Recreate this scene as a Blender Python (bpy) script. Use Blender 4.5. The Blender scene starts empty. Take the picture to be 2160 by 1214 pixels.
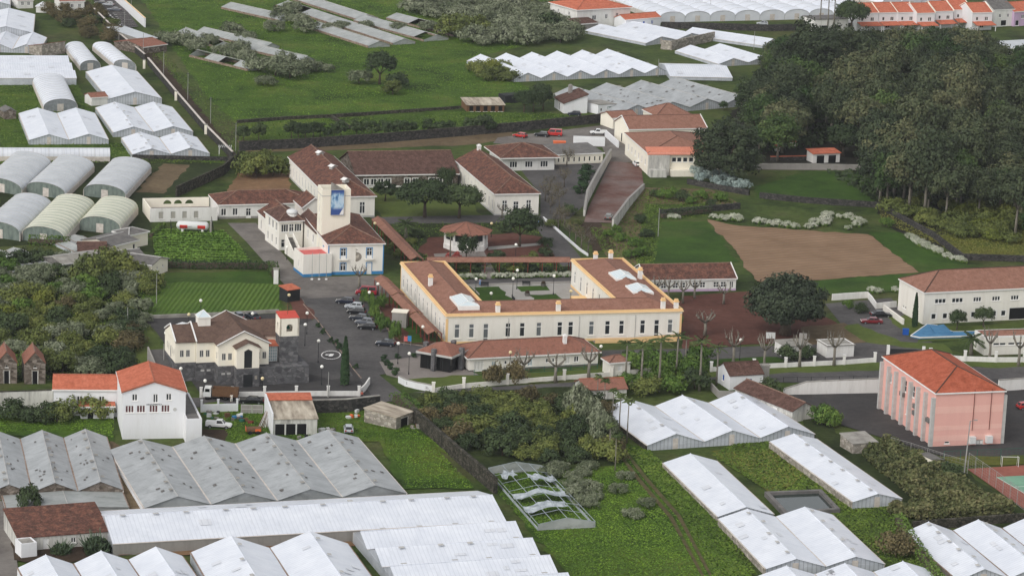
import bpy, math, random
import numpy as np
from mathutils import Vector, Matrix

random.seed(11)
RNG = np.random.default_rng(11)
SC = bpy.context.scene
COL = SC.collection
R = math.radians

# ---------------------------------------------------------------- camera (survey geometry of the valley, metres)
FOC, PITCH, ROLL, EYE = 6500.0, R(13.8), R(2.3), 160.0
cam_d = bpy.data.cameras.new('camera')
cam_d.sensor_width = 36.0
cam_d.lens = FOC / 2160.0 * 36.0
cam_d.clip_start, cam_d.clip_end = 1.0, 9000.0
cam = bpy.data.objects.new('camera', cam_d)
COL.objects.link(cam)
_r0, _u0, _f0 = Vector((1, 0, 0)), Vector((0, math.sin(PITCH), math.cos(PITCH))), Vector((0, math.cos(PITCH), -math.sin(PITCH)))
_ax = _r0 * math.cos(ROLL) + _u0 * math.sin(ROLL)
_ay = -_r0 * math.sin(ROLL) + _u0 * math.cos(ROLL)
_m = Matrix((_ax, _ay, -_f0)).transposed().to_4x4()
_m.translation = Vector((0, 0, EYE))
cam.matrix_world = _m
SC.camera = cam

# ---------------------------------------------------------------- sky, sun, exposure: bright overcast, light from the left
SUN_EL, SUN_AZ = R(42), R(-140)        # azimuth from the view direction, negative = left
world = bpy.data.worlds.new('World')
SC.world = world
world.use_nodes = True
_nt = world.node_tree
_bg = _nt.nodes['Background']
_sky = _nt.nodes.new('ShaderNodeTexSky')
_sky.sky_type = 'NISHITA'
_sky.sun_disc = False
_sky.sun_elevation = SUN_EL
_sky.sun_rotation = SUN_AZ
_sky.air_density, _sky.dust_density, _sky.ozone_density = 1.0, 2.0, 1.0
_hs = _nt.nodes.new('ShaderNodeHueSaturation')
_hs.inputs['Saturation'].default_value = 0.16
_nt.links.new(_sky.outputs[0], _hs.inputs['Color'])
_nt.links.new(_hs.outputs[0], _bg.inputs['Color'])
_bg.inputs['Strength'].default_value = 0.15
sun_d = bpy.data.lights.new('sun', 'SUN')
sun_d.energy = 0.7
sun_d.angle = R(40)
sun_d.color = (1.0, 0.96, 0.9)
sun = bpy.data.objects.new('sun', sun_d)
COL.objects.link(sun)
_dir = Vector((math.sin(SUN_AZ) * math.cos(SUN_EL), math.cos(SUN_AZ) * math.cos(SUN_EL), math.sin(SUN_EL)))
sun.rotation_euler = _dir.to_track_quat('Z', 'Y').to_euler()
sun.location = (0, 600, 400)
SC.view_settings.view_transform = 'Standard'
SC.view_settings.look = 'None'
SC.view_settings.gamma = 1.0
SC.view_settings.use_curve_mapping = False
SC.view_settings.exposure = 0.32
SC.render.engine = 'CYCLES'
SC.cycles.max_bounces = 5
SC.cycles.diffuse_bounces = 3
SC.cycles.glossy_bounces = 2
SC.cycles.transmission_bounces = 2
SC.cycles.transparent_max_bounces = 6
SC.cycles.caustics_reflective = SC.cycles.caustics_refractive = False
SC.cycles.use_denoising = True

# ---------------------------------------------------------------- survey: sight line of a point of the photograph onto the level z
def P(px, py, z=0.0):
    u, v = px - 1080.0, 607.0 - py
    d = _ax * u + _ay * v + _f0 * FOC
    t = (z - EYE) / d.z
    return Vector((d.x * t, d.y * t, z))
def row_of(p):                          # image row of a world point
    d = Vector(p) - Vector((0, 0, EYE)); k = FOC / d.dot(_f0)
    return 607.0 - d.dot(_ay) * k
def scale_at(py):                       # photograph pixels per metre near row py
    return (py + 1013.0) / 170.3
def metres(py, dpx):
    return dpx / scale_at(py) / 0.97

# ---------------------------------------------------------------- mesh helpers
class MB:
    def __init__(s):
        s.v, s.f, s.m = [], [], []
    def poly(s, pts, m=0):
        k = len(s.v); s.v += [tuple(p) for p in pts]; s.f.append(tuple(range(k, k + len(pts)))); s.m.append(m); return s
    def box(s, x0, y0, z0, x1, y1, z1, m=0):
        k = len(s.v)
        s.v += [(x0, y0, z0), (x1, y0, z0), (x1, y1, z0), (x0, y1, z0), (x0, y0, z1), (x1, y0, z1), (x1, y1, z1), (x0, y1, z1)]
        for q in ((0, 3, 2, 1), (4, 5, 6, 7), (0, 1, 5, 4), (1, 2, 6, 5), (2, 3, 7, 6), (3, 0, 4, 7)):
            s.f.append(tuple(k + i for i in q)); s.m.append(m)
        return s
    def slab(s, pts, t, m=0):           # polygon with thickness t downwards
        k, n = len(s.v), len(pts)
        s.v += [tuple(p) for p in pts] + [(p[0], p[1], p[2] - t) for p in pts]
        s.f.append(tuple(range(k, k + n))); s.m.append(m)
        s.f.append(tuple(range(k + 2 * n - 1, k + n - 1, -1))); s.m.append(m)
        for i in range(n):
            j = (i + 1) % n
            s.f.append((k + i, k + n + i, k + n + j, k + j)); s.m.append(m)
        return s
    def prism(s, pts, z0, z1, m=0):
        return s.slab([(p[0], p[1], z1) for p in pts], z1 - z0, m)
    def tube(s, path, rad, n=6, m=0, cap=True):
        path = [Vector(p) for p in path]
        rad = [rad] * len(path) if not hasattr(rad, '__len__') else rad
        k = len(s.v)
        for i, p in enumerate(path):
            d = (path[min(i + 1, len(path) - 1)] - path[max(i - 1, 0)]).normalized()
            a = d.orthogonal().normalized(); b = d.cross(a)
            for j in range(n):
                t = 2 * math.pi * j / n
                s.v.append(tuple(p + (a * math.cos(t) + b * math.sin(t)) * rad[i]))
        for i in range(len(path) - 1):
            for j in range(n):
                s.f.append((k + i * n + j, k + i * n + (j + 1) % n, k + (i + 1) * n + (j + 1) % n, k + (i + 1) * n + j)); s.m.append(m)
        if cap:
            s.f.append(tuple(k + j for j in range(n))[::-1]); s.m.append(m)
            s.f.append(tuple(k + (len(path) - 1) * n + j for j in range(n))); s.m.append(m)
        return s
    def ball(s, c, r, nu=10, nv=6, sz=1.0, m=0):
        k = len(s.v)
        for i in range(nv + 1):
            a = math.pi * i / nv
            for j in range(nu):
                b = 2 * math.pi * j / nu
                s.v.append((c[0] + r * math.sin(a) * math.cos(b), c[1] + r * math.sin(a) * math.sin(b), c[2] + r * sz * math.cos(a)))
        for i in range(nv):
            for j in range(nu):
                s.f.append((k + i * nu + j, k + (i + 1) * nu + j, k + (i + 1) * nu + (j + 1) % nu, k + i * nu + (j + 1) % nu)); s.m.append(m)
        return s
    def mesh(s, name, mats, smooth=False):
        me = bpy.data.meshes.new(name)
        me.from_pydata(s.v, [], s.f)
        for x in (mats if isinstance(mats, (list, tuple)) else [mats]):
            me.materials.append(M[x])
        if any(s.m):
            me.polygons.foreach_set('material_index', s.m)
        if smooth:
            me.polygons.foreach_set('use_smooth', [True] * len(me.polygons))
        me.update()
        return me
    def build(s, name, mats, parent=None, loc=None, rz=0.0, smooth=False):
        return put(name, s.mesh(name, mats, smooth), parent, loc, rz)

def put(name, me, parent=None, loc=None, rz=0.0):
    o = bpy.data.objects.new(name, me)
    COL.objects.link(o)
    if parent: o.parent = parent
    if loc is not None: o.location = loc
    if rz: o.rotation_euler = (0, 0, rz)
    return o
def tag(o, label=None, cat=None, group=None, kind=None):
    if label: o['label'] = label
    if cat: o['category'] = cat
    if group: o['group'] = group
    if kind: o['kind'] = kind
    return o
def thing(name, label, cat, loc=(0, 0, 0), rz=0.0, group=None):
    return tag(put(name, None, None, loc, rz), label, cat, group)
def copy_tree(o, parent=None):
    c = o.copy(); COL.objects.link(c); c.parent = parent
    for ch in o.children: copy_tree(ch, c)
    return c
def rect(A, B, C, z=0.0, by_front=False):
    """corner A, corner B (pixels, seen at height z), back corner C (pixel) or a depth in metres -> origin, angle, length, depth"""
    a, b = P(*A, z), P(*B, z)
    if not isinstance(C, (int, float)):
        c = P(*C, z)
        u = (b - a).normalized(); n = Vector((-u.y, u.x, 0))
        ca, cb = c - a, c - b
        own = abs(ca.dot(u)) / ca.length <= abs(cb.dot(u)) / cb.length
        v = ca if own else cb                   # the side that leads to the back corner
        if v.length > 1.15 * (b - a).length and not by_front:    # the long side is the surer bearing
            v = v.normalized(); u2 = Vector((v.y, -v.x, 0))
            if u2.dot(u) < 0: u2 = -u2
            w = (b - a).dot(u2)
            if own: b = a + u2 * w
            else: a = b - u2 * w
            u = u2; n = Vector((-u.y, u.x, 0))
        W = (c - a).dot(n)
        if W < 0:
            a, b = b, a; W = -W
    else:
        W = C
    u = (b - a)
    return Vector((a.x, a.y, 0)), math.atan2(u.y, u.x), u.length, W
# ---------------------------------------------------------------- materials
M = {}
def lin(c):
    return tuple((x / 255 / 12.92 if x <= 10.3 else ((x / 255 + 0.055) / 1.055) ** 2.4) for x in c) + (1.0,)
class NT:
    def __init__(s, name, rough=0.8, spec=0.25):
        m = bpy.data.materials.new(name); m.use_nodes = True
        s.mat, s.t = m, m.node_tree
        s.b = s.t.nodes['Principled BSDF']
        s.b.inputs['Roughness'].default_value = rough
        s.b.inputs['Specular IOR Level'].default_value = spec
        s.tc = s.n('ShaderNodeTexCoord')
        M[name] = m
    def n(s, typ, **kw):
        x = s.t.nodes.new(typ)
        for k, v in kw.items():
            if k in x.inputs: x.inputs[k].default_value = v
            else: setattr(x, k, v)
        return x
    def l(s, a, b): s.t.links.new(a, b)
    def vec(s, sc=(1, 1, 1), coord='Object'):
        mp = s.n('ShaderNodeMapping'); mp.inputs['Scale'].default_value = sc
        s.l(s.tc.outputs[coord], mp.inputs[0]); return mp.outputs[0]
    def noise(s, scale, detail=4, sc=(1, 1, 1), rough=0.6, coord='Object'):
        x = s.n('ShaderNodeTexNoise'); x.inputs['Scale'].default_value = scale
        x.inputs['Detail'].default_value = detail; x.inputs['Roughness'].default_value = rough
        s.l(s.vec(sc, coord), x.inputs['Vector']); return x.outputs['Fac']
    def ramp(s, fac, stops, lo=0.3, hi=0.7):
        x = s.n('ShaderNodeValToRGB'); e = x.color_ramp.elements
        n = len(stops)
        for i, c in enumerate(stops):
            p = lo + (hi - lo) * i / max(n - 1, 1)
            if i == 0: e[0].position = p; el = e[0]
            elif i == n - 1: el = e[-1]; el.position = p
            else: el = e.new(p)
            el.color = lin(c)
        s.l(fac, x.inputs[0]); return x.outputs[0]
    def mix(s, a, b, fac, mode='MIX'):
        x = s.n('ShaderNodeMix', data_type='RGBA', blend_type=mode)
        for i, v in ((0, fac), (6, a), (7, b)):
            if hasattr(v, 'is_linked') or hasattr(v, 'links'): s.l(v, x.inputs[i])
            else: x.inputs[i].default_value = v
        return x.outputs[2]
    def bump(s, h, strength=0.4, dist=0.05):
        x = s.n('ShaderNodeBump'); x.inputs['Strength'].default_value = strength; x.inputs['Distance'].default_value = dist
        s.l(h, x.inputs['Height']); s.l(x.outputs[0], s.b.inputs['Normal'])
    def col(s, c): s.l(c, s.b.inputs['Base Color'])

def plain(name, *cols, scale=1.5, rough=0.8, spec=0.25, sc=(1, 1, 1), detail=5, bump=0.0, lo=0.32, hi=0.68, coord='Object', metal=0.0):
    t = NT(name, rough, spec)
    t.b.inputs['Metallic'].default_value = metal
    if len(cols) == 1:
        t.b.inputs['Base Color'].default_value = lin(cols[0])
        return t
    f = t.noise(scale, detail, sc, coord=coord)
    t.col(t.ramp(f, cols, lo, hi))
    if bump: t.bump(t.noise(scale * 4, 3, sc, coord=coord), bump)
    return t

def tiles(name, *cols, spot=None, streak=0.5, mott=0.3):
    """weathered clay tiles: patchy colour, courses across the slope, lichen spots"""
    t = NT(name, 0.9, 0.1)
    f = t.noise(0.8, 6, (1, 1, 1), 0.75)
    base = t.ramp(f, cols, 0.34, 0.66)
    g = t.ramp(t.noise(2.4, 5, (1, 1, 1), 0.85), ((70, 70, 70), (230, 230, 230)), 0.3, 0.7)
    c = t.mix(base, g, mott, 'OVERLAY')
    if spot:
        sp = t.ramp(t.noise(0.9, 7, (1.4, 0.8, 1), 0.75), ((0, 0, 0), (255, 255, 255)), 0.56, 0.70)
        x = t.n('ShaderNodeRGBToBW'); t.l(sp, x.inputs[0])
        mul = t.n('ShaderNodeMath', operation='MULTIPLY'); t.l(x.outputs[0], mul.inputs[0]); mul.inputs[1].default_value = streak
        c = t.mix(c, lin(spot), mul.outputs[0])
    t.col(c)
    w = t.n('ShaderNodeTexWave'); w.inputs['Scale'].default_value = 1.3; w.inputs['Distortion'].default_value = 0.6
    w.bands_direction = 'X'; t.l(t.vec(), w.inputs['Vector'])
    t.bump(w.outputs['Fac'], 0.5, 0.06)
    return t

tiles('tile_old', (78, 58, 52), (108, 76, 66), (140, 96, 78), spot=(168, 140, 118), streak=0.35, mott=0.75)
tiles('tile_brown', (134, 96, 80), (148, 108, 92), (158, 118, 102), spot=(100, 76, 68), streak=0.4)
tiles('tile_dull', (74, 54, 48), (98, 74, 66), (112, 86, 78), spot=(140, 112, 98), streak=0.4, mott=0.6)
tiles('tile_church', (92, 74, 66), (106, 86, 76), (118, 96, 84), spot=(80, 66, 60), streak=0.4)
tiles('tile_rust', (126, 88, 74), (150, 104, 88), (142, 100, 86), spot=(110, 76, 66), streak=0.5)
tiles('tile_orange', (176, 98, 74), (194, 112, 86), (206, 126, 100), spot=(150, 80, 60), streak=0.4)
tiles('tile_hall', (150, 80, 58), (172, 92, 68), (186, 106, 82), spot=(132, 76, 60), streak=0.5)
tiles('tile_salmon', (206, 132, 108), (216, 142, 118))
plain('ridge_old', (112, 84, 72), (146, 120, 104), scale=2)
plain('ridge_brown', (112, 82, 70), (126, 94, 82), scale=2)
plain('ridge_dark', (76, 58, 50), (92, 70, 60), scale=2)
plain('ridge_orange', (150, 92, 70), (176, 108, 84), scale=2)

def wallpaint(name, c, dirt=(150, 145, 132), amt=0.35, stain=0.6):
    t = NT(name, 0.85, 0.2)
    f = t.noise(0.6, 6, (1, 1, 0.16), 0.75)
    k = t.ramp(f, ((0, 0, 0), (255, 255, 255)), 0.46, 0.8)
    x = t.n('ShaderNodeRGBToBW'); t.l(k, x.inputs[0])
    mul = t.n('ShaderNodeMath', operation='MULTIPLY'); t.l(x.outputs[0], mul.inputs[0]); mul.inputs[1].default_value = amt
    c1 = t.mix(lin(c), lin(dirt), mul.outputs[0])
    g = t.ramp(t.noise(2.2, 4), ((116, 116, 116), (140, 140, 140)))
    t.col(t.mix(c1, g, 0.3, 'OVERLAY'))
    return t
wallpaint('wall_white', (236, 234, 230))
wallpaint('wall_cream', (240, 236, 228), (196, 188, 174))
wallpaint('wall_ivory', (246, 240, 226), (216, 206, 186), 0.25)
wallpaint('wall_bright', (236, 236, 237), (200, 196, 190), 0.25)
wallpaint('wall_stained', (216, 214, 208), (110, 106, 98), 0.85)
wallpaint('wall_pink', (240, 200, 190), (226, 184, 174), 0.4)
wallpaint('wall_rose', (236, 192, 181), (224, 178, 167), 0.4)
wallpaint('wall_grey', (166, 162, 156), (120, 116, 110), 0.5)
wallpaint('wall_yellow', (242, 210, 160), (224, 186, 128), 0.3)
wallpaint('wall_lilac', (214, 190, 214))
plain('yellow_trim', (240, 214, 176), (234, 204, 160), scale=0.8)
plain('blue_trim', (52, 122, 176), (70, 140, 190), scale=0.8)
plain('blue_paint', (26, 78, 160), (34, 92, 176), scale=1)
plain('white_trim', (232, 230, 226), (240, 238, 234), scale=1)
plain('grey_trim', (176, 174, 170), (196, 194, 190), scale=1)
plain('concrete', (128, 124, 118), (152, 148, 140), (170, 166, 158), scale=0.5, bump=0.2)
plain('concrete_dark', (92, 90, 88), (122, 118, 114), scale=0.7, bump=0.2)
plain('red_paint', (196, 74, 62), (206, 88, 74), scale=1)
plain('red_floor', (200, 96, 92), (214, 114, 108), scale=1)
plain('wood_red', (104, 46, 40), (124, 58, 48), scale=3)
plain('wood_brown', (92, 66, 46), (124, 92, 66), scale=3, sc=(1, 1, 6))
plain('rusty', (122, 110, 98), (176, 164, 146), (206, 196, 178), scale=0.7, sc=(1, 0.2, 1))
plain('dark_metal', (40, 42, 44))
plain('pole_grey', (140, 138, 134), (168, 166, 162), scale=1)
plain('pole_white', (216, 216, 214))
plain('black', (18, 18, 20), rough=0.6)
plain('rubber', (26, 26, 27), rough=0.9)
plain('steel', (150, 152, 156), rough=0.35, metal=0.6)
plain('green_paint', (36, 92, 78), (44, 106, 88), scale=1)
plain('pool_blue', (62, 112, 150), (80, 132, 168), scale=0.6)
plain('signal_red', (200, 52, 44), rough=0.5)
plain('orange_paint', (226, 112, 66), rough=0.6)
plain('skin', (176, 128, 104), rough=0.6)
plain('cloth_blue', (120, 156, 196)); plain('cloth_dark', (44, 46, 56)); plain('cloth_red', (196, 96, 84)); plain('cloth_navy', (60, 84, 128))
plain('hair', (46, 34, 28))
g = plain('globe', (250, 248, 238), rough=0.3); 
plain('globe_old', (232, 214, 168), rough=0.35)
t = NT('glass', 0.12, 0.5); t.b.inputs['Base Color'].default_value = lin((46, 50, 54))
t = NT('glass_red', 0.2, 0.5); t.b.inputs['Base Color'].default_value = lin((96, 58, 62))
t = NT('glass_pale', 0.15, 0.5); t.b.inputs['Base Color'].default_value = lin((170, 184, 188))
t = NT('skylight_glass', 0.2, 0.5); t.b.inputs['Base Color'].default_value = lin((206, 218, 222))
plain('curtain', (206, 204, 198), (222, 220, 214), scale=3, sc=(6, 1, 1))
plain('shutter_grey', (166, 162, 152), (178, 174, 164), scale=4)
plain('glass_dark', (20, 22, 24), rough=0.15, spec=0.5)
for k, c in dict(black=(24, 26, 30), navy=(30, 36, 52), silver=(176, 180, 184), grey=(96, 100, 108), white=(232, 232, 230), red=(186, 44, 40), darkred=(122, 26, 34), crimson=(150, 32, 46), dark=(40, 46, 56), olive=(90, 92, 84)).items():
    t = NT('car_' + k, 0.28, 0.5); t.b.inputs['Base Color'].default_value = lin(c)
    t.b.inputs['Coat Weight'].default_value = 0.4
t = NT('lamp_red', 0.3); t.b.inputs['Base Color'].default_value = lin((170, 30, 26))

def sheeting(name, c1, c2, seam, spacing=0.5, rough=0.35, dirt=None, amt=0.3, axis='Y'):
    """greenhouse cladding: sheets with seams running down the slope (local x across the ridge, y along it)"""
    t = NT(name, rough, 0.3)
    f = t.noise(0.25, 5, (1, 1, 1), 0.65)
    c = t.ramp(f, (c1, c2), 0.35, 0.65)
    w = t.n('ShaderNodeTexWave'); w.wave_type = 'BANDS'; w.bands_direction = axis
    w.inputs['Scale'].default_value = spacing; w.inputs['Distortion'].default_value = 0.15; w.inputs['Detail'].default_value = 1
    t.l(t.vec(), w.inputs['Vector'])
    k = t.ramp(w.outputs['Fac'], ((0, 0, 0), (255, 255, 255)), 0.86, 0.99)
    x = t.n('ShaderNodeRGBToBW'); t.l(k, x.inputs[0])
    mul = t.n('ShaderNodeMath', operation='MULTIPLY'); t.l(x.outputs[0], mul.inputs[0]); mul.inputs[1].default_value = 0.5
    c = t.mix(c, lin(seam), mul.outputs[0])
    if dirt:
        d = t.ramp(t.noise(0.9, 7, (0.35, 1.6, 1), 0.75), ((0, 0, 0), (255, 255, 255)), 0.52, 0.78)
        y = t.n('ShaderNodeRGBToBW'); t.l(d, y.inputs[0])
        m2 = t.n('ShaderNodeMath', operation='MULTIPLY'); t.l(y.outputs[0], m2.inputs[0]); m2.inputs[1].default_value = amt
        c = t.mix(c, lin(dirt), m2.outputs[0])
    t.col(c)
    return t
sheeting('plastic_white', (216, 220, 228), (230, 233, 239), (194, 198, 206), 0.45, dirt=(184, 188, 194), amt=0.55)
sheeting('plastic_soft', (208, 211, 217), (220, 222, 226), (184, 187, 194), 0.3, dirt=(196, 198, 202), amt=0.4)
sheeting('plastic_grey', (182, 186, 190), (200, 203, 206), (158, 162, 166), 0.25, dirt=(150, 152, 150), amt=0.4)
sheeting('plastic_olive', (180, 184, 162), (196, 198, 178), (170, 174, 150), 0.25, dirt=(160, 162, 146), amt=0.4)
sheeting('glass_old', (146, 149, 150), (172, 175, 176), (190, 192, 192), 0.5, rough=0.4, dirt=(92, 94, 92), amt=0.9)
sheeting('glass_derelict', (150, 154, 152), (176, 178, 176), (128, 130, 126), 0.5, rough=0.6, dirt=(96, 102, 86), amt=0.85)
sheeting('gable_sheet', (176, 180, 186), (200, 203, 208), (92, 96, 102), 0.42, dirt=(130, 134, 138), amt=0.7, axis='X')
plain('gutter_rust', (120, 96, 82), (166, 148, 134), scale=1.2)
plain('gutter_pale', (190, 180, 170), (216, 208, 200), scale=1.2)
plain('torn_plastic', (150, 158, 162), (190, 196, 200), scale=1)
plain('frame_pale', (150, 160, 166), (176, 184, 188), scale=1)

def stones(name, cols, mortar, scale=1.6, rough=0.95):
    t = NT(name, rough, 0.1)
    v = t.n('ShaderNodeTexVoronoi'); v.inputs['Scale'].default_value = scale
    t.l(t.vec((1, 1, 1.5)), v.inputs['Vector'])
    bw = t.n('ShaderNodeRGBToBW'); t.l(v.outputs['Color'], bw.inputs[0])
    c = t.ramp(bw.outputs[0], cols, 0.2, 0.8)
    e = t.n('ShaderNodeTexVoronoi'); e.feature = 'DISTANCE_TO_EDGE'; e.inputs['Scale'].default_value = scale
    t.l(t.vec((1, 1, 1.5)), e.inputs['Vector'])
    k = t.ramp(e.outputs['Distance'], ((255, 255, 255), (0, 0, 0)), 0.02, 0.09)
    x = t.n('ShaderNodeRGBToBW'); t.l(k, x.inputs[0])
    c = t.mix(c, lin(mortar), x.outputs[0])
    g = t.ramp(t.noise(0.5, 6), ((96, 96, 96), (160, 160, 160)))
    t.col(t.mix(c, g, 0.5, 'OVERLAY'))
    t.bump(e.outputs['Distance'], 0.7, 0.1)
stones('stone_dark', ((58, 56, 56), (80, 78, 76), (98, 94, 90)), (64, 64, 60))
stones('stone_mossy', ((58, 56, 50), (84, 80, 72), (104, 98, 88)), (54, 56, 44))
stones('stone_church', ((94, 93, 95), (116, 115, 117), (136, 134, 134)), (104, 103, 104), 1.1)
stones('stone_ruin', ((96, 86, 78), (134, 122, 112), (168, 156, 146)), (120, 110, 98), 1.3)
stones('stone_light', ((150, 142, 130), (182, 174, 162), (206, 200, 190)), (160, 152, 140), 1.2)

# ground covers
def ground(name, *cols, s1=0.02, s2=0.4, amt=0.5, lo=0.36, hi=0.64, bump=0.6, fine=((90, 90, 90), (170, 170, 170)), rough=0.95, spot=None, ss=0.03, sa=0.6):
    t = NT(name, rough, 0.1)
    c = t.ramp(t.noise(s1, 6, coord='Object', rough=0.65), cols, lo, hi)
    if spot:
        m_ = t.n('ShaderNodeMath', operation='MULTIPLY'); bw_ = t.n('ShaderNodeRGBToBW')
        t.l(t.ramp(t.noise(ss, 7, rough=0.7), ((0, 0, 0), (255, 255, 255)), 0.52, 0.66), bw_.inputs[0]); t.l(bw_.outputs[0], m_.inputs[0]); m_.inputs[1].default_value = sa
        c = t.mix(c, lin(spot), m_.outputs[0])
    g = t.ramp(t.noise(s2, 5, rough=0.75), fine, 0.3, 0.7)
    t.col(t.mix(c, g, amt, 'OVERLAY'))
    if bump: t.bump(t.noise(s2 * 1.5, 4), bump, 0.25)
    return t
ground('grass_rough', (56, 68, 36), (74, 92, 44), (90, 106, 52), (98, 106, 60), s1=0.05, s2=0.5, amt=0.75, spot=(112, 106, 72))
ground('grass_lush', (54, 76, 26), (74, 102, 34), (86, 114, 38), (104, 124, 48), s1=0.06, s2=0.5, amt=0.6, spot=(108, 112, 52), sa=0.4)
ground('grass_yellow', (84, 94, 40), (104, 110, 46), (120, 116, 58), s1=0.06, s2=0.5, amt=0.6)
ground('lawn', (82, 96, 46), (94, 108, 52), (104, 114, 58), s1=0.08, s2=0.9, amt=0.4)
ground('lawn_green', (52, 76, 28), (68, 96, 34), s1=0.1, s2=0.9, amt=0.35, spot=(94, 104, 56), sa=0.5)
ground('scrub_ground', (48, 58, 32), (62, 74, 40), (76, 88, 48), s1=0.06, s2=0.6, amt=0.8)
ground('wood_ground', (44, 44, 36), (56, 54, 44), s1=0.1, s2=0.6, amt=0.6)
ground('soil_brown', (122, 94, 70), (140, 110, 82), (152, 120, 92), s1=0.07, s2=0.7, amt=0.5)
ground('soil_dry', (112, 96, 74), (136, 118, 92), s1=0.08, s2=0.7, amt=0.6)
ground('soil_dark', (66, 54, 44), (84, 70, 56), s1=0.1, s2=0.7, amt=0.5)
ground('earth_red', (92, 60, 52), (106, 70, 60), (118, 82, 72), s1=0.06, s2=0.6, amt=0.5)
ground('asphalt', (90, 88, 87), (100, 97, 96), (108, 105, 103), s1=0.08, s2=0.9, amt=0.45, bump=0.2, spot=(74, 72, 72), ss=0.12, sa=0.7)
ground('asphalt_dark', (72, 70, 70), (82, 80, 79), s1=0.08, s2=0.9, amt=0.45, bump=0.2, spot=(98, 94, 90), ss=0.1, sa=0.5)
ground('asphalt_pale', (116, 110, 106), (132, 126, 120), (144, 138, 132), s1=0.1, s2=0.9, amt=0.4, bump=0.2, spot=(98, 94, 90), ss=0.12, sa=0.6)
ground('paving', (138, 130, 124), (152, 144, 138), s1=0.2, s2=1.2, amt=0.3, bump=0.2)
ground('paving_light', (164, 160, 154), (178, 174, 168), s1=0.2, s2=1.2, amt=0.3, bump=0.2)
ground('ramp_red', (106, 66, 58), (122, 92, 84), (138, 118, 112), (124, 112, 106), s1=0.07, s2=0.5, amt=0.5, lo=0.3, hi=0.7, bump=0.2)
ground('court_red', (150, 92, 80), (164, 104, 90), s1=0.2, s2=1, amt=0.25, bump=0.1)
ground('court_green', (120, 164, 140), (136, 178, 152), s1=0.2, s2=1, amt=0.25, bump=0.1)
def rows(name, c1, c2, axis_deg, spacing, soil):
    t = NT(name, 0.95, 0.1)
    mp = t.n('ShaderNodeMapping'); mp.inputs['Rotation'].default_value = (0, 0, R(axis_deg))
    t.l(t.tc.outputs['Object'], mp.inputs[0])
    w = t.n('ShaderNodeTexWave'); w.bands_direction = 'X'; w.inputs['Scale'].default_value = 0.3142 / spacing
    w.inputs['Distortion'].default_value = 1.2; w.inputs['Detail'].default_value = 2; w.inputs['Detail Scale'].default_value = 1.5
    t.l(mp.outputs[0], w.inputs['Vector'])
    c = t.ramp(t.noise(0.12, 5), (c1, c2))
    x = t.ramp(w.outputs['Fac'], ((255, 255, 255), (0, 0, 0)), 0.1, 0.55)
    bw = t.n('ShaderNodeRGBToBW'); t.l(x, bw.inputs[0])
    mul = t.n('ShaderNodeMath', operation='MULTIPLY'); t.l(bw.outputs[0], mul.inputs[0]); mul.inputs[1].default_value = 0.45
    t.col(t.mix(c, lin(soil), mul.outputs[0]))
    t.bump(w.outputs['Fac'], 0.8, 0.3)
rows('crop_rows', (72, 98, 38), (90, 114, 46), 4, 1.0, (72, 90, 40))
rows('crop_plough', (126, 102, 80), (148, 122, 98), 62, 2.2, (126, 100, 80))
t = NT('pond_water', 0.08, 0.5); t.b.inputs['Base Color'].default_value = lin((46, 56, 52))

def foliage(name, *cols, rough=0.75, var=0.45, gain=1.4):
    cols = [tuple(min(250, x * gain + 5) for x in c) for c in cols]
    t = NT(name, rough, 0.15)
    at = t.n('ShaderNodeAttribute', attribute_name='tint')
    oi = t.n('ShaderNodeObjectInfo')
    a = t.n('ShaderNodeMath', operation='MULTIPLY'); t.l(at.outputs['Fac'], a.inputs[0]); a.inputs[1].default_value = 1 - var
    b = t.n('ShaderNodeMath', operation='MULTIPLY_ADD'); t.l(oi.outputs['Random'], b.inputs[0]); b.inputs[1].default_value = var; t.l(a.outputs[0], b.inputs[2])
    t.col(t.ramp(b.outputs[0], cols, 0.1, 0.9))
    return t
foliage('leaf_wood', (28, 36, 24), (42, 50, 34), (56, 62, 42), (78, 78, 54), var=0.6, gain=1.32)
foliage('leaf_wood_green', (34, 52, 24), (44, 60, 32), (58, 74, 38), (80, 92, 48), var=0.6, gain=1.2)
foliage('leaf_dark', (30, 40, 24), (42, 52, 32), (56, 66, 40), gain=1.35)
foliage('leaf_ficus', (34, 42, 30), (46, 55, 40), (60, 68, 50), var=0.2, gain=1.1)
foliage('leaf_olive', (58, 66, 34), (76, 84, 42), (98, 102, 52), gain=1.22)
foliage('leaf_yellow', (74, 84, 34), (96, 104, 42), (116, 118, 54), gain=1.1)
foliage('leaf_grey', (72, 82, 58), (96, 104, 78), (120, 126, 100), (142, 146, 122), var=0.25, gain=1.0)
foliage('leaf_brown', (58, 54, 36), (74, 68, 46), (92, 82, 56), gain=1.25)
foliage('leaf_bright', (52, 72, 30), (68, 90, 36), (86, 104, 46), gain=1.2)
foliage('leaf_palm', (44, 56, 30), (62, 76, 40), (88, 98, 58), gain=1.15)
foliage('leaf_cypress', (22, 36, 22), (32, 48, 28), (44, 60, 34))
foliage('leaf_silver', (118, 134, 130), (142, 156, 150), (162, 174, 166), gain=1.0)
foliage('flower_white', (140, 148, 122), (176, 178, 158), (202, 202, 186), gain=1.0)
foliage('tuft_green', (46, 60, 22), (60, 78, 26), (76, 94, 34), (90, 102, 42), var=0.0, gain=1.25)
foliage('tuft_lush', (44, 62, 20), (66, 90, 26), (90, 112, 36), var=0.0, gain=1.3)
foliage('tuft_yellow', (84, 92, 42), (102, 104, 48), (118, 110, 58), var=0.0, gain=1.1)
foliage('tuft_crop', (70, 98, 38), (88, 116, 46), (104, 128, 56), var=0.0, gain=1.2)
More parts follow.
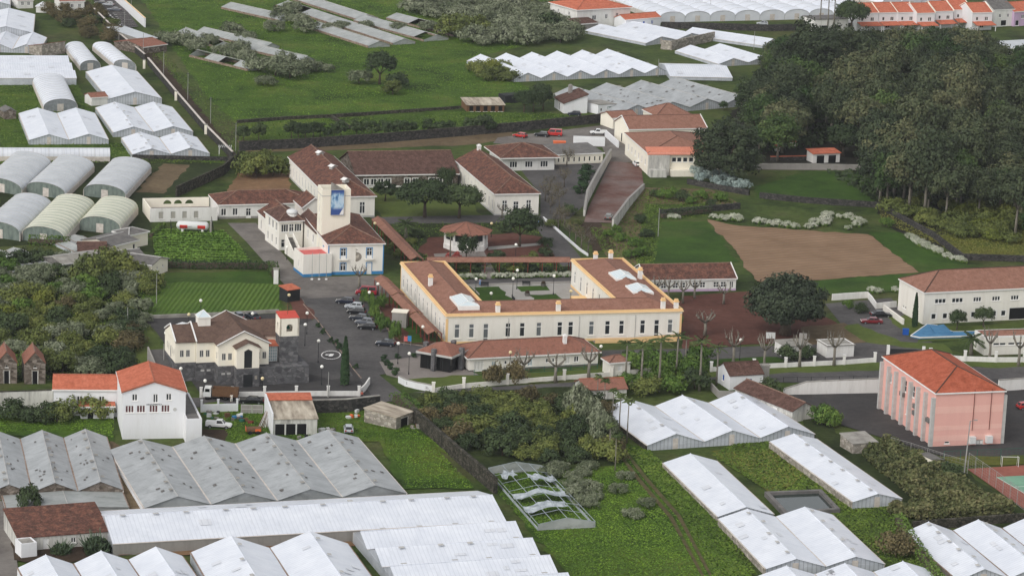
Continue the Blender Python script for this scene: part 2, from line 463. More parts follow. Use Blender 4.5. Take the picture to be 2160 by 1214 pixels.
foliage('tuft_plant', (54, 62, 36), (74, 80, 48), (98, 98, 64), (118, 110, 78), var=0.0, gain=1.1)
foliage('tuft_flower', (150, 60, 50), (180, 150, 90), (90, 100, 50), var=0.0)
plain('bark', (72, 62, 52), (96, 84, 72), scale=2, sc=(4, 4, 0.6))
plain('bark_pale', (108, 102, 92), (142, 136, 124), scale=2, sc=(3, 3, 0.8))
plain('bark_grey', (98, 92, 84), (124, 116, 106), scale=2)

# printed banner on the tower: blue tones, pale masts, darker bands top and bottom
t = NT('banner_print', 0.6)
sep = t.n('ShaderNodeSeparateXYZ'); t.l(t.tc.outputs['Generated'], sep.inputs[0])
pic = t.ramp(t.noise(1.2, 5, (1.6, 1, 0.5)), ((52, 96, 146), (112, 156, 196), (176, 204, 224), (196, 214, 228)), 0.36, 0.62)
band = t.ramp(sep.outputs['Z'], ((255, 255, 255), (255, 255, 255), (0, 0, 0), (0, 0, 0), (0, 0, 0), (0, 0, 0), (0, 0, 0), (255, 255, 255)), 0.08, 0.92)
bw = t.n('ShaderNodeRGBToBW'); t.l(band, bw.inputs[0])
t.col(t.mix(pic, lin((58, 86, 148)), bw.outputs[0]))
foliage('red_flower', (150, 70, 66), (190, 92, 86), (206, 120, 110), gain=1.0)
ground('track_soil', (92, 86, 58), (108, 98, 68), (84, 92, 50), s1=0.2, s2=0.7, amt=0.6)
t = NT('glass_grey', 0.15, 0.5); t.b.inputs['Base Color'].default_value = lin((108, 112, 114))
# ---------------------------------------------------------------- builders: ground patches, walls, fences
_layer = [0]
def patch(name, mat, pts, z=None, smooth=2, jitter=0.0):
    if z is None:
        _layer[0] += 1; z = 0.0025 * _layer[0]
    q = [P(x, y, z) for x, y in pts]
    if not any(k in mat for k in ('asphalt', 'paving', 'court', 'ramp', 'track')):       # ragged margins
        rn = random.Random(len(pts) * 31 + int(pts[0][0])); r = []
        for a, b in zip(q, q[1:] + q[:1]):
            n = max(1, int((b - a).length / 2.5)); d = (b - a).normalized(); s = Vector((-d.y, d.x, 0))
            r += [a + (b - a) * (i / n) + (s * rn.gauss(0, .38) if i else Vector()) for i in range(n)]
        q = r
    mb = MB(); mb.poly(q)
    return tag(mb.build(name, mat), kind='structure')

def wall_run(name, label, pts, h, th, mat, cap=None, z0=0.0, group=None, pillars=None, cat='wall', capname='coping'):
    """wall along a ground polyline (pixels); optional coping and pillars at each vertex or at a spacing"""
    q = [P(x, y, z0) for x, y in pts]
    base = q[0].copy()
    root = thing(name, label, cat, base, 0, group)
    q = [p - base for p in q]
    hs = h if hasattr(h, '__len__') else [h] * len(q)
    def strip(dz0, dz1, t):
        mb = MB()
        side = []
        for i, p in enumerate(q):
            d = (q[min(i + 1, len(q) - 1)] - q[max(i - 1, 0)]).normalized()
            side.append(Vector((-d.y, d.x, 0)) * t / 2)
        for i in range(len(q) - 1):
            a, b = q[i], q[i + 1]
            z00, z01 = (dz0 if dz0 == 0 else hs[i] + dz0), (dz0 if dz0 == 0 else hs[i + 1] + dz0)
            z10, z11 = hs[i] + dz1, hs[i + 1] + dz1
            c = [a - side[i], b - side[i + 1], b + side[i + 1], a + side[i]]
            zs0, zs1 = (z00, z01, z01, z00), (z10, z11, z11, z10)
            k = len(mb.v)
            mb.v += [(c[j].x, c[j].y, zs0[j]) for j in range(4)] + [(c[j].x, c[j].y, zs1[j]) for j in range(4)]
            for f in ((0, 3, 2, 1), (4, 5, 6, 7), (0, 1, 5, 4), (1, 2, 6, 5), (2, 3, 7, 6), (3, 0, 4, 7)):
                mb.f.append(tuple(k + j for j in f)); mb.m.append(0)
        return mb
    strip(0, 0, th).build('wall_body', mat, root)
    if cap:
        strip(0.001, 0.12, th + 0.08).build(capname, cap, root)
    if pillars:
        w, ph, pm = pillars
        me = MB().box(-w / 2, -w / 2, 0, w / 2, w / 2, ph).box(-w / 2 - 0.06, -w / 2 - 0.06, ph, w / 2 + 0.06, w / 2 + 0.06, ph + 0.12).mesh('pillar', pm)
        for p in q: put('pillar', me, root, p)
    return root

def fence_run(name, label, pts, h, mat='dark_metal', step=3.0, rails=(0.15, 0.97), mesh=False, z0=0.0):
    q = [P(x, y, z0) for x, y in pts]; base = q[0].copy()
    root = thing(name, label, 'fence', base); q = [p - base for p in q]
    post = MB().tube([(0, 0, 0), (0, 0, h)], 0.05, 5).mesh('post', mat)
    rail = MB()
    for a, b in zip(q, q[1:]):
        L = (b - a).length; n = max(1, round(L / step))
        for i in range(n): put('post', post, root, a + (b - a) * (i / n))
        for r in rails: rail.tube([a + Vector((0, 0, r * h)), b + Vector((0, 0, r * h))], 0.035, 4)
        if mesh:
            k = max(2, int(L / 0.8))
            for i in range(k + 1):
                p = a + (b - a) * (i / k); rail.tube([p + Vector((0, 0, .1)), p + Vector((0, 0, h * .97))], 0.012, 3, cap=False)
            for r in np.arange(.3, h, .5): rail.tube([a + Vector((0, 0, r)), b + Vector((0, 0, r))], 0.012, 3, cap=False)
    put('post', post, root, q[-1])
    rail.build('rail', mat, root)
    return root

# ---------------------------------------------------------------- builders: facades and roofs
FACE = {'f': lambda L, W, x, y, z: (x, y, z), 'b': lambda L, W, x, y, z: (x, W - y, z),
        'l': lambda L, W, x, y, z: (y, x, z), 'r': lambda L, W, x, y, z: (L - y, x, z)}
def facade(mb, face, L, W, z0, z1, holes, m=0, depth=0.16):
    """one wall with real openings and reveals; x runs from the left end (f, b) or from the front (l, r)"""
    ln = L if face in 'fb' else W
    T = FACE[face]
    xs = sorted({0.0, ln} | {round(v, 3) for h in holes for v in (h[0], h[0] + h[2])})
    zs = sorted({z0, z1} | {round(v, 3) for h in holes for v in (h[1], h[1] + h[3])})
    for i in range(len(xs) - 1):
        for j in range(len(zs) - 1):
            cx, cz = (xs[i] + xs[i + 1]) / 2, (zs[j] + zs[j + 1]) / 2
            if any(h[0] < cx < h[0] + h[2] and h[1] < cz < h[1] + h[3] for h in holes): continue
            mb.poly([T(L, W, x, 0, z) for x, z in ((xs[i], zs[j]), (xs[i + 1], zs[j]), (xs[i + 1], zs[j + 1]), (xs[i], zs[j + 1]))], m)
    for x, z, w, h in holes:
        c = ((x, z), (x + w, z), (x + w, z + h), (x, z + h))
        for i in range(4):
            a, b = c[i], c[(i + 1) % 4]
            mb.poly([T(L, W, a[0], 0, a[1]), T(L, W, b[0], 0, b[1]), T(L, W, b[0], depth, b[1]), T(L, W, a[0], depth, a[1])], m)

_win = {}
def window_mesh(w, h, kind, fm, gm):
    key = (round(w, 2), round(h, 2), kind, fm, gm)
    if key in _win: return _win[key]
    b = 0.09
    fr, pn, sl = MB(), MB(), None
    if kind.startswith('door'):
        fr.box(-w / 2, .06, 0, -w / 2 + b, .16, h).box(w / 2 - b, .06, 0, w / 2, .16, h).box(-w / 2 + b, .06, h - b, w / 2 - b, .16, h)
        if kind == 'doorg':
            fr.box(-w / 2 + b, .09, 0, w / 2 - b, .15, h * .3).box(-.05, .07, h * .3, .05, .15, h - b).box(-w / 2 + b, .07, h * .72, w / 2 - b, .15, h * .72 + .1)
        pn.box(-w / 2 + b, .11, h * .3 if kind == 'doorg' else .0, w / 2 - b, .14, h - b)
        if kind == 'doorp':
            for s in (-1, 1):
                for z in (.15, .55): fr.box(s * w * .24 - w * .15, .08, h * z, s * w * .24 + w * .15, .115, h * (z + .3))
    else:
        fr.box(-w / 2, .05, 0, -w / 2 + b, .16, h).box(w / 2 - b, .05, 0, w / 2, .16, h)
        fr.box(-w / 2 + b, .05, 0, w / 2 - b, .16, b).box(-w / 2 + b, .05, h - b, w / 2 - b, .16, h)
        if kind == 't': fr.box(-w / 2 + b, .05, h * .66, w / 2 - b, .16, h * .66 + .16)
        if kind == 'tt': fr.box(-w / 2 + b, .05, h * .7, w / 2 - b, .16, h * .7 + .16).box(-w / 2 + b, .05, h * .18, w / 2 - b, .16, h * .18 + .14)
        if kind in ('2', '2t'): fr.box(-.07, .05, b, .07, .155, h - b)
        if kind == '2t': fr.box(-w / 2 + b, .06, h * .68, -.07, .15, h * .68 + .12).box(.07, .06, h * .68, w / 2 - b, .15, h * .68 + .12)
        if kind == '3': fr.box(-w / 6 - .07, .05, b, -w / 6 + .07, .155, h - b).box(w / 6 - .07, .05, b, w / 6 + .07, .155, h - b)
        if kind[0] == 'g':
            nx, nz = int(kind[1]), int(kind[2])
            for i in range(1, nx): fr.box(-w / 2 + w * i / nx - .05, .05, b, -w / 2 + w * i / nx + .05, .15, h - b)
            for i in range(1, nz): fr.box(-w / 2 + b, .06, h * i / nz - .05, w / 2 - b, .145, h * i / nz + .05)
        pn.box(-w / 2 + b, .12, b, w / 2 - b, .14, h - b)
        sl = MB().box(-w / 2 - .12, -.1, -.12, w / 2 + .12, .02, -.005)
    r = (fr.mesh('window', fm), pn.mesh('pane', gm), sl)
    _win[key] = r
    return r
ROT = {'f': 0, 'b': math.pi, 'l': -math.pi / 2, 'r': math.pi / 2}
def opening(root, face, L, W, x, z, w, h, kind, fm='white_trim', gm='glass', surround=None, sill='white_trim'):
    T = FACE[face]
    f, p, s = window_mesh(w, h, kind, fm, gm)
    isd = kind.startswith('door')
    o = put('door' if isd else 'window', f, root, T(L, W, x, 0, z), ROT[face])
    put('door_panel' if isd else 'pane', p, o)
    if s and sill:
        k = ('sill', round(w, 2), sill)
        if k not in _win: _win[k] = s.mesh('sill', sill)
        put('sill', _win[k], o)
    if surround:
        k = ('sur', round(w, 2), round(h, 2), surround, isd)
        if k not in _win:
            t = .16; mb = MB().box(-w / 2 - t, -.04, 0, -w / 2, .03, h).box(w / 2, -.04, 0, w / 2 + t, .03, h).box(-w / 2 - t, -.04, h, w / 2 + t, .03, h + t)
            _win[k] = mb.mesh('surround', surround)
        put('surround', _win[k], o)
    return o

def roof_faces(kind, L, W, z, r, ov):
    x0, x1, y0, y1 = -ov, L + ov, -ov, W + ov
    e = z
    if kind == 'flat': return [[(x0, y0, z), (x1, y0, z), (x1, y1, z), (x0, y1, z)]], []
    if kind == 'shedf': return [[(x0, y0, e), (x1, y0, e), (x1, y1, e + r), (x0, y1, e + r)]], []
    if kind == 'shedb': return [[(x0, y0, e + r), (x1, y0, e + r), (x1, y1, e), (x0, y1, e)]], []
    if kind == 'shedl': return [[(x0, y0, e), (x1, y0, e + r), (x1, y1, e + r), (x0, y1, e)]], []
    if kind == 'shedr': return [[(x0, y0, e + r), (x1, y0, e), (x1, y1, e), (x0, y1, e + r)]], []
    if kind == 'pyr':
        c = (L / 2, W / 2, e + r); q = [(x0, y0, e), (x1, y0, e), (x1, y1, e), (x0, y1, e)]
        return [[q[i], q[(i + 1) % 4], c] for i in range(4)], [(q[i], c) for i in range(4)]
    if kind in ('hip', 'hipl', 'hipr', 'gx'):
        hw = (y1 - y0) / 2
        a = x0 + (hw if kind in ('hip', 'hipl') else 0); b = x1 - (hw if kind in ('hip', 'hipr') else 0)
        if a < b:
            ym = (y0 + y1) / 2
            A, B = (a, ym, e + r), (b, ym, e + r)
            fs = [[(x0, y0, e), (x1, y0, e), B, A], [(x1, y1, e), (x0, y1, e), A, B]]
            rl = [(A, B)]
            if kind in ('hip', 'hipl'): fs.append([(x0, y1, e), (x0, y0, e), A]); rl += [((x0, y0, e), A), ((x0, y1, e), A)]
            if kind in ('hip', 'hipr'): fs.append([(x1, y0, e), (x1, y1, e), B]); rl += [((x1, y0, e), B), ((x1, y1, e), B)]
            return fs, rl
        kind = 'hipy'
    hw = (x1 - x0) / 2; xm = (x0 + x1) / 2
    a = y0 + (hw if kind in ('hipy', 'hipf') else 0); b = y1 - (hw if kind in ('hipy', 'hipb') else 0)
    A, B = (xm, a, e + r), (xm, b, e + r)
    fs = [[(x0, y1, e), (x0, y0, e), A, B], [(x1, y0, e), (x1, y1, e), B, A]]
    rl = [(A, B)]
    if kind in ('hipy', 'hipf'): fs.append([(x0, y0, e), (x1, y0, e), A]); rl += [((x0, y0, e), A), ((x1, y0, e), A)]
    if kind in ('hipy', 'hipb'): fs.append([(x1, y1, e), (x0, y1, e), B]); rl += [((x0, y1, e), B), ((x1, y1, e), B)]
    return fs, rl

def add_roof(root, kind, L, W, z, r, ov=0.35, mat='tile_brown', ridge='ridge_brown', fascia=None, name='roof', t=0.16):
    fs, rl = roof_faces(kind, L, W, z + t, r, ov)
    mb = MB()
    for f in fs: mb.slab(f, t)
    ro = mb.build(name, mat, root)
    if rl and ridge:
        rb = MB()
        for a, b in rl: rb.tube([(a[0], a[1], a[2] + .03), (b[0], b[1], b[2] + .03)], .13, 5)
        rb.build('ridge', ridge, ro)
    if fascia and kind != 'flat':
        fb = MB(); x0, x1, y0, y1 = -ov - .06, L + ov + .06, -ov - .06, W + ov + .06
        zf, zb, zl, zr = z, z, z, z
        if kind in ('hip', 'hipf', 'hipy', 'hipl', 'hipr', 'gx', 'pyr', 'shedf'): fb.box(x0, y0, z - .08, x1, y0 + .055, z + t + .02)
        if kind in ('hip', 'hipy', 'hipf', 'gy', 'hipl', 'pyr', 'hipb'): fb.box(x0, y0 + .06, z - .08, x0 + .055, y1, z + t + .02)
        if kind in ('hip', 'hipy', 'hipf', 'gy', 'hipr', 'pyr', 'hipb'): fb.box(x1 - .055, y0 + .06, z - .08, x1, y1, z + t + .02)
        if fb.v: fb.build('gutter', fascia, ro)
    return ro

def gable_tris(mb, kind, L, W, z, r, m=0):
    if kind in ('gx', 'hipr'): mb.poly([(0, 0, z), (0, W, z), (0, W / 2, z + r)], m)
    if kind in ('gx', 'hipl'): mb.poly([(L, 0, z), (L, W, z), (L, W / 2, z + r)], m)
    if kind in ('gy', 'hipb'): mb.poly([(0, 0, z), (L, 0, z), (L / 2, 0, z + r)], m)
    if kind in ('gy', 'hipf'): mb.poly([(0, W, z), (L, W, z), (L / 2, W, z + r)], m)
    if kind in ('shedf', 'shedb'):
        y = W if kind == 'shedf' else 0
        for x in (0, L): mb.poly([(x, 0, z), (x, W, z), (x, y, z + r)], m)
        mb.poly([(0, y, z), (L, y, z), (L, y, z + r), (0, y, z + r)], m)
    if kind in ('shedl', 'shedr'):
        x = L if kind == 'shedl' else 0
        for y in (0, W): mb.poly([(0, y, z), (L, y, z), (x, y, z + r)], m)
        mb.poly([(x, 0, z), (x, W, z), (x, W, z + r), (x, 0, z + r)], m)

def house(name, label, A, B, C, z, roof='hip', rise=2.0, wall='wall_white', tile='tile_brown', ridge='ridge_brown', ov=0.35, wins=(), cat='building',
          group=None, plinth=None, fascia='white_trim', parapet=None, z0=0.0, trims=None, chim=(), coping=None, base=None, fm='white_trim', rt=0.16):
    """wins: (face, fraction or metres along, sill z, w, h, kind[, pane material[, surround[, frame material]]])"""
    o, rz, L, W = rect(A, B, C, z)
    root = thing(name, label, cat, o, rz, group)
    mb = MB()
    holes = {k: [] for k in 'fblr'}
    ops = []
    for wn in wins:
        face, x, sz, w, h, kind = wn[:6]
        gm = wn[6] if len(wn) > 6 and wn[6] else 'glass'
        sur = wn[7] if len(wn) > 7 else None
        fr = wn[8] if len(wn) > 8 else fm
        ln = L if face in 'fb' else W
        if 0 <= x <= 1: x = x * ln
        if x - w / 2 < .1 or x + w / 2 > ln - .1: continue
        holes[face].append((round(x - w / 2, 3), round(sz, 3), round(w, 3), round(h, 3)))
        ops.append((face, x, sz, w, h, kind, fr, gm, sur))
    for k in 'fblr': facade(mb, k, L, W, z0, z, holes[k])
    gable_tris(mb, roof, L, W, z, rise)
    mb.build('wall', wall, root)
    for face, x, sz, w, h, kind, fr, gm, sur in ops: opening(root, face, L, W, x, sz, w, h, kind, fr, gm, sur)
    if roof != 'none':
        add_roof(root, roof, L, W, z, rise, ov, tile, ridge, fascia if roof not in ('flat',) else None, t=rt)
    if parapet:
        ph, pm = parapet
        t = .25; pb = MB()
        pb.box(0, 0, z, L, t, z + ph).box(0, W - t, z, L, W, z + ph).box(0, t, z, t, W - t, z + ph).box(L - t, t, z, L, W - t, z + ph)
        pb.build('parapet', pm, root)
    if plinth:
        ph, pm = plinth; e = .035
        pb = MB()
        dh = {k: sorted((h[0] - .02, h[0] + h[2] + .02) for h in holes[k] if h[1] < z0 + ph) for k in 'flr'}
        for k in 'flr':
            ln = L if k == 'f' else W; x = -e if k == 'f' else 0.0
            for a, b in dh[k] + [(ln + (e if k == 'f' else 0), 0)]:
                if a > x:
                    q = [FACE[k](L, W, xx, yy, 0)[:2] for xx, yy in ((x, -e), (a, -e), (a, .0), (x, .0))]
                    pb.prism(q, z0, z0 + ph)
                x = b
        pb.build('plinth', pm, root)
    if trims:
        cb = MB(); w = .22; e = .025
        for x in (-e, L + e - w): cb.box(x, -e - .02, z0, x + w, w, z - .02)
        cb.build('corner_trim', trims, root)
    if coping:                                       # white verge strips along gables
        vb = MB()
        if roof in ('gx',):
            for x in (-ov, L + ov):
                for y in (-ov, W + ov):
                    vb.tube([(x, y, z + .2), (x, W / 2, z + rise + .24)], .14, 4)
        if roof in ('gy', 'hipb'):
            for x in (-ov, L + ov):
                vb.tube([(x, -ov, z + .2), (L / 2, -ov, z + rise + .24)], .14, 4)
        if vb.v: vb.build('verge', coping, root)
    for c in chim:
        cx, cy, cz, cw, ch, cm, capm = c
        ch_o = MB().box(-cw / 2, -cw / 2, 0, cw / 2, cw / 2, ch).build('chimney', cm, root, (cx * L, cy * W, cz))
        MB().box(-cw / 2 - .08, -cw / 2 - .08, ch, cw / 2 + .08, cw / 2 + .08, ch + .25).box(-cw / 3, -cw / 3, ch + .25, cw / 3, cw / 3, ch + .5).build('chimney_cap', capm, ch_o)
    root['_L'], root['_W'] = L, W
    return root

# ---------------------------------------------------------------- builders: greenhouses
def greenhouse(label, A, B, C, h, rise, n, mat='plastic_white', gable='gable_sheet', gut='gutter_pale', vents=0, group=None, wall='gable_sheet', seed=0, door=True, sag=0.05, low=None, hole=0.0):
    """n gabled spans side by side between eave corners A and B, running back to C"""
    rn = random.Random(seed + int(A[0] * 7 + A[1]))
    o, rz, L, W = rect(A, B, C, h)
    root = thing('greenhouse', label, 'greenhouse', o, rz, group)
    sw = L / n
    nb = max(2, int(W / 6))
    for i in range(n):
        x0, x1 = i * sw, (i + 1) * sw
        xm = (x0 + x1) / 2
        ys = [W * j / nb for j in range(nb + 1)]
        dz = [rn.uniform(-sag, sag) for _ in ys]
        for s, (xa, xb) in enumerate(((x0 + .08, xm), (x1 - .08, xm))):
            mb = MB()
            for j in range(nb):
                if hole and rn.random() < hole: continue
                mb.slab([(xa, ys[j] - (.15 if j == 0 else 0), h + dz[j] * .5), (xb, ys[j] - (.15 if j == 0 else 0), h + rise + dz[j]), (xb, ys[j + 1], h + rise + dz[j + 1]), (xa, ys[j + 1], h + dz[j + 1] * .5)], .05)
            if mb.v: mb.build('roof_slope', mat, root)
        for nm, y in (('front_gable', .1), ('back_gable', W - .1)):
            mb = MB(); mb.prism([(x0, y - .04), (x1, y - .04), (x1, y + .04), (x0, y + .04)], 0, h - .02)
            mb.poly([(x0 + .1, y, h - .02), (x1 - .1, y, h - .02), (xm, y, h + rise - .1)])
            g = mb.build(nm, gable, root)
            if y < 1 and door:
                w = 1.0; MB().box(xm - w / 2, y - .1, 0, xm + w / 2, y - .05, min(2.0, h + rise * .75)).build('door', 'gutter_pale', g)
        MB().tube([(xm, -.15, h + rise + .04), (xm, W, h + rise + .04)], .07, 4).build('ridge_cap', mat if mat.startswith('plastic') else 'grey_trim', root)
        for k in range(4 if mat == 'plastic_white' else 12 if mat == 'glass_old' else 0):
            e = rn.choice((-1, 1)); t0 = rn.uniform(.12, .7); big = mat[0] == 'p'
            w_, l_ = (rn.uniform(.12, .28), rn.uniform(.8, 2.2)) if big else (rn.uniform(.05, .12), rn.uniform(.4, .9)); y = rn.uniform(.06, .9) * W
            q = [(xm + e * sw / 2 * t_, yy, h + rise * (1 - t_) + .09) for t_, yy in ((t0, y), (t0 + w_, y), (t0 + w_, y + l_), (t0, y + l_))]
            MB().slab(q, .03).build('repair_sheet' if big else 'broken_pane', 'plastic_soft' if big else 'concrete_dark', root)
        for k in range(vents):
            y = W * (k + .5 + rn.uniform(-.15, .15)) / vents
            s = -1 if i % 2 == 0 and rn.random() < .8 else 1
            xa, xb = xm + s * .25, xm + s * .85
            za, zb = h + rise + .18, h + rise - .85 * rise / (sw / 2) + .42
            MB().slab([(xa, y - .45, za), (xb, y - .45, zb), (xb, y + .45, zb), (xa, y + .45, za)], .05).build('roof_vent', 'grey_trim' if mat[0] == 'p' else 'concrete', root)
        if i: MB().box(x0 - .14, -.1, h - .06, x0 + .14, W, h + .02).build('valley_gutter', gut, root)
    for x in (0, L):
        MB().box(x - .06, 0, 0, x + .06, W, h - .03).build('side_wall', wall, root)
        MB().box(x - .16, -.1, h - .1, x + .1, W, h - .02).build('eave_gutter', gut, root)
    return root

def tunnel(label, A, B, C, h, rise, mat='plastic_soft', n=1, end='green_mesh', hoops=2.5, group=None, by_front=False, name='polytunnel'):
    o, rz, L, W = rect(A, B, C, h, by_front)
    root = thing(name, label, 'polytunnel' if n < 3 else 'greenhouse', o, rz, group)
    sw = L / n; N = 14
    for i in range(n):
        cx = (i + .5) * sw; a = sw / 2 - .04
        arc = [(cx - a * math.cos(math.pi * k / N), h + rise * math.sin(math.pi * k / N) ** .9) for k in range(N + 1)]
        nb = max(1, int(W / hoops))
        mb = MB(); k0 = 0
        for j in range(nb + 1):
            y = W * j / nb
            mb.v += [(x, y, z) for x, z in arc]
        for j in range(nb):
            for k in range(N):
                a0 = j * (N + 1) + k
                mb.f.append((a0, a0 + 1, a0 + N + 2, a0 + N + 1)); mb.m.append(0)
        mb.build('cover', mat, root, smooth=True)
        hp = MB()
        hp.tube([(x, 0, z + .02) for x, z in arc], .05, 4, cap=False)
        hm = hp.mesh('hoop', 'grey_trim' if mat != 'plastic_olive' else 'wall_ivory')
        for j in range(nb + 1): put('hoop', hm, root, (0, W * j / nb + (-.03 if j == 0 else 0), 0.0))
        for y, nm in ((.08, 'front_end'), (W - .08, 'back_end')):
            e = MB(); q = [(x, y, max(z - .06, 0)) for x, z in arc]
            e.poly([(arc[0][0], y, 0)] + q + [(arc[-1][0], y, 0)])
            g = e.build(nm, end, root)
            if y < 1: MB().box(cx - .9, y - .08, 0, cx + .9, y - .04, min(2.1, h + rise * .7)).build('door', 'gutter_pale', g)
    for x in (.0, L):
        MB().box(x - .08, 0, 0, x + .08, W, h + .05).build('side_wall', 'gutter_pale', root)
    if by_front:                                     # ends cut parallel to the track: oblique plan
        u = Vector((math.cos(rz), math.sin(rz), 0)); k = (P(*C, h) - P(*(A if abs(C[0] - A[0]) < abs(C[0] - B[0]) else B), h)).dot(u) / W; seen = set()
        for ch in root.children_recursive:
            if ch.data.name not in seen:
                seen.add(ch.data.name)
                for v in ch.data.vertices: v.co.x += k * v.co.y
            ch.location.x += k * ch.location.y
    return root
plain('green_mesh', (92, 104, 98), (126, 136, 128), scale=1.2, sc=(1, 1, .4))
plain('mesh_grey', (120, 124, 126), (150, 154, 156), scale=1.2)

def walkway(label, path, width=2.6, h=2.5, steps=0, group='covered walkways', z0=0.0):
    """tiled gable roof on red posts along a ground polyline"""
    q = [P(x, y, h) for x, y in path]; base = Vector((q[0].x, q[0].y, 0))
    root = thing('covered_walkway', label, 'walkway', base, 0, group)
    q = [Vector((p.x, p.y, 0)) - base for p in q]
    post = MB().box(-.09, -.09, 0, .09, .09, h).mesh('post', 'wood_red')
    for a, b in zip(q, q[1:]):
        d = (b - a); L = d.length; d.normalize(); s = Vector((-d.y, d.x, 0)) * width / 2
        n = max(1, int(L / 14)) if steps else 1
        for k in range(n):
            p0, p1 = a + (b - a) * (k / n), a + (b - a) * ((k + 1) / n)
            hh = h + (steps * .22 * (n - 1 - k) if steps else 0)
            up = Vector((0, 0, hh)); ap = Vector((0, 0, hh + .75))
            mb = MB()
            mb.slab([p0 - s * 1.2 + up, p1 - s * 1.2 + up, p1 + ap, p0 + ap], .1).slab([p1 + s * 1.2 + up, p0 + s * 1.2 + up, p0 + ap, p1 + ap], .1)
            ro = mb.build('roof', 'tile_brown', root)
            MB().tube([p0 + ap, p1 + ap], .1, 5).build('ridge', 'ridge_brown', ro)
            bm = MB()
            for e in (-1, 1): bm.tube([p0 + s * e + up - Vector((0, 0, .08)), p1 + s * e + up - Vector((0, 0, .08))], .08, 4)
            bm.build('beam', 'wood_red', root)
        m = max(1, int(L / 3.2))
        for k in range(m + 1):
            for e in (-1, 1): put('post', post, root, a + (b - a) * (k / m) + s * e)
    return root

def skylight(root, x, y, z, w, l, h, rz=0.0):
    o = MB().box(-w / 2, -l / 2, -.6, w / 2, l / 2, .25).build('skylight', 'white_trim', root, (x, y, z), rz)
    g = MB(); zz = .26
    g.poly([(-w / 2 + .1, -l / 2 + .5, zz), (-w / 2 + .1, l / 2 - .5, zz), (0, l / 2 - 1.2, zz + h), (0, -l / 2 + 1.2, zz + h)])
    g.poly([(w / 2 - .1, l / 2 - .5, zz), (w / 2 - .1, -l / 2 + .5, zz), (0, -l / 2 + 1.2, zz + h), (0, l / 2 - 1.2, zz + h)])
    g.poly([(-w / 2 + .1, -l / 2 + .5, zz), (0, -l / 2 + 1.2, zz + h), (w / 2 - .1, -l / 2 + .5, zz)])
    g.poly([(w / 2 - .1, l / 2 - .5, zz), (0, l / 2 - 1.2, zz + h), (-w / 2 + .1, l / 2 - .5, zz)])
    g.build('pane', 'skylight_glass', o)
    b = MB()
    b.tube([(0, -l / 2 + 1.2, zz + h), (0, l / 2 - 1.2, zz + h)], .08, 4)
    for sx in (-1, 1):
        for sy in (-1, 1): b.tube([(sx * (w / 2 - .1), sy * (l / 2 - .5), zz), (0, sy * (l / 2 - 1.2), zz + h)], .06, 4)
        k = int(l / 1.0)
        for i in range(1, k):
            yy = -l / 2 + .5 + (l - 1) * i / k
            b.tube([(sx * (w / 2 - .1), yy, zz), (0, max(-l / 2 + 1.2, min(l / 2 - 1.2, yy)), zz + h)], .035, 3)
    b.build('glazing_bar', 'white_trim', o)

# ---------------------------------------------------------------- builders: street furniture, vehicles, people
_lamp = {}
def lamp(label, px, py, h=4.3, globe='globe'):
    root = thing('street_lamp', label, 'street lamp', P(px, py), 0, 'globe lamps of the hospital grounds')
    if h not in _lamp: _lamp[h] = MB().tube([(0, 0, 0), (0, 0, .5), (0, 0, .55), (0, 0, h)], [.11, .11, .06, .05], 6).mesh('lamp_post', 'dark_metal')
    if globe not in _lamp: _lamp[globe] = MB().ball((0, 0, 0), .34, 12, 8).mesh('globe', globe, True)
    put('lamp_post', _lamp[h], root)
    put('globe', _lamp[globe], root, (0, 0, h + .28))
    return root
def pole(label, px, py, h, r=.12, mat='pole_grey', arm=True, name='utility_pole', head=False, lean=0.0):
    root = thing(name, label, 'pole', P(px, py), random.uniform(-.3, .3), 'utility poles')
    MB().tube([(0, 0, 0), (lean, 0, h)], [r, r * .65], 6).build('post', mat, root)
    if arm: MB().box(lean - .6, -.05, h - .45, lean + .6, .05, h - .33).build('cross_arm', 'dark_metal', root)
    if head:
        MB().tube([(lean, 0, h - .1), (lean + .9, 0, h + .15)], .05, 4).box(lean + .7, -.12, h + .08, lean + 1.3, .12, h + .22).build('lamp_head', 'pole_grey', root)
    return root

CAR = {  # profile of body (x along, z) and of cabin; front is +x
    'hatch': ([(-1.9, .32), (-1.95, .62), (-1.86, .92), (.95, .9), (1.75, .76), (1.95, .58), (1.93, .32)], [(-1.82, .9), (-1.5, 1.42), (.15, 1.46), (.95, .88)], 1.7),
    'sedan': ([(-2.25, .32), (-2.3, .62), (-2.2, .93), (1.0, .9), (2.05, .78), (2.28, .58), (2.25, .32)], [(-1.75, .9), (-1.05, 1.38), (.25, 1.42), (1.1, .88)], 1.75),
    'van': ([(-2.3, .36), (-2.35, .9), (-2.3, 1.2), (1.5, 1.15), (2.15, .95), (2.3, .6), (2.28, .36)], [(-2.28, 1.15), (-2.2, 2.0), (1.0, 2.02), (1.75, 1.1)], 1.8),
    'pickup': ([(-2.4, .45), (-2.42, .8), (-2.4, 1.0), (1.2, .98), (2.1, .92), (2.3, .7), (2.28, .45)], [(-.55, .95), (-.45, 1.62), (.55, 1.65), (1.15, .95)], 1.7),
}
_car = {}
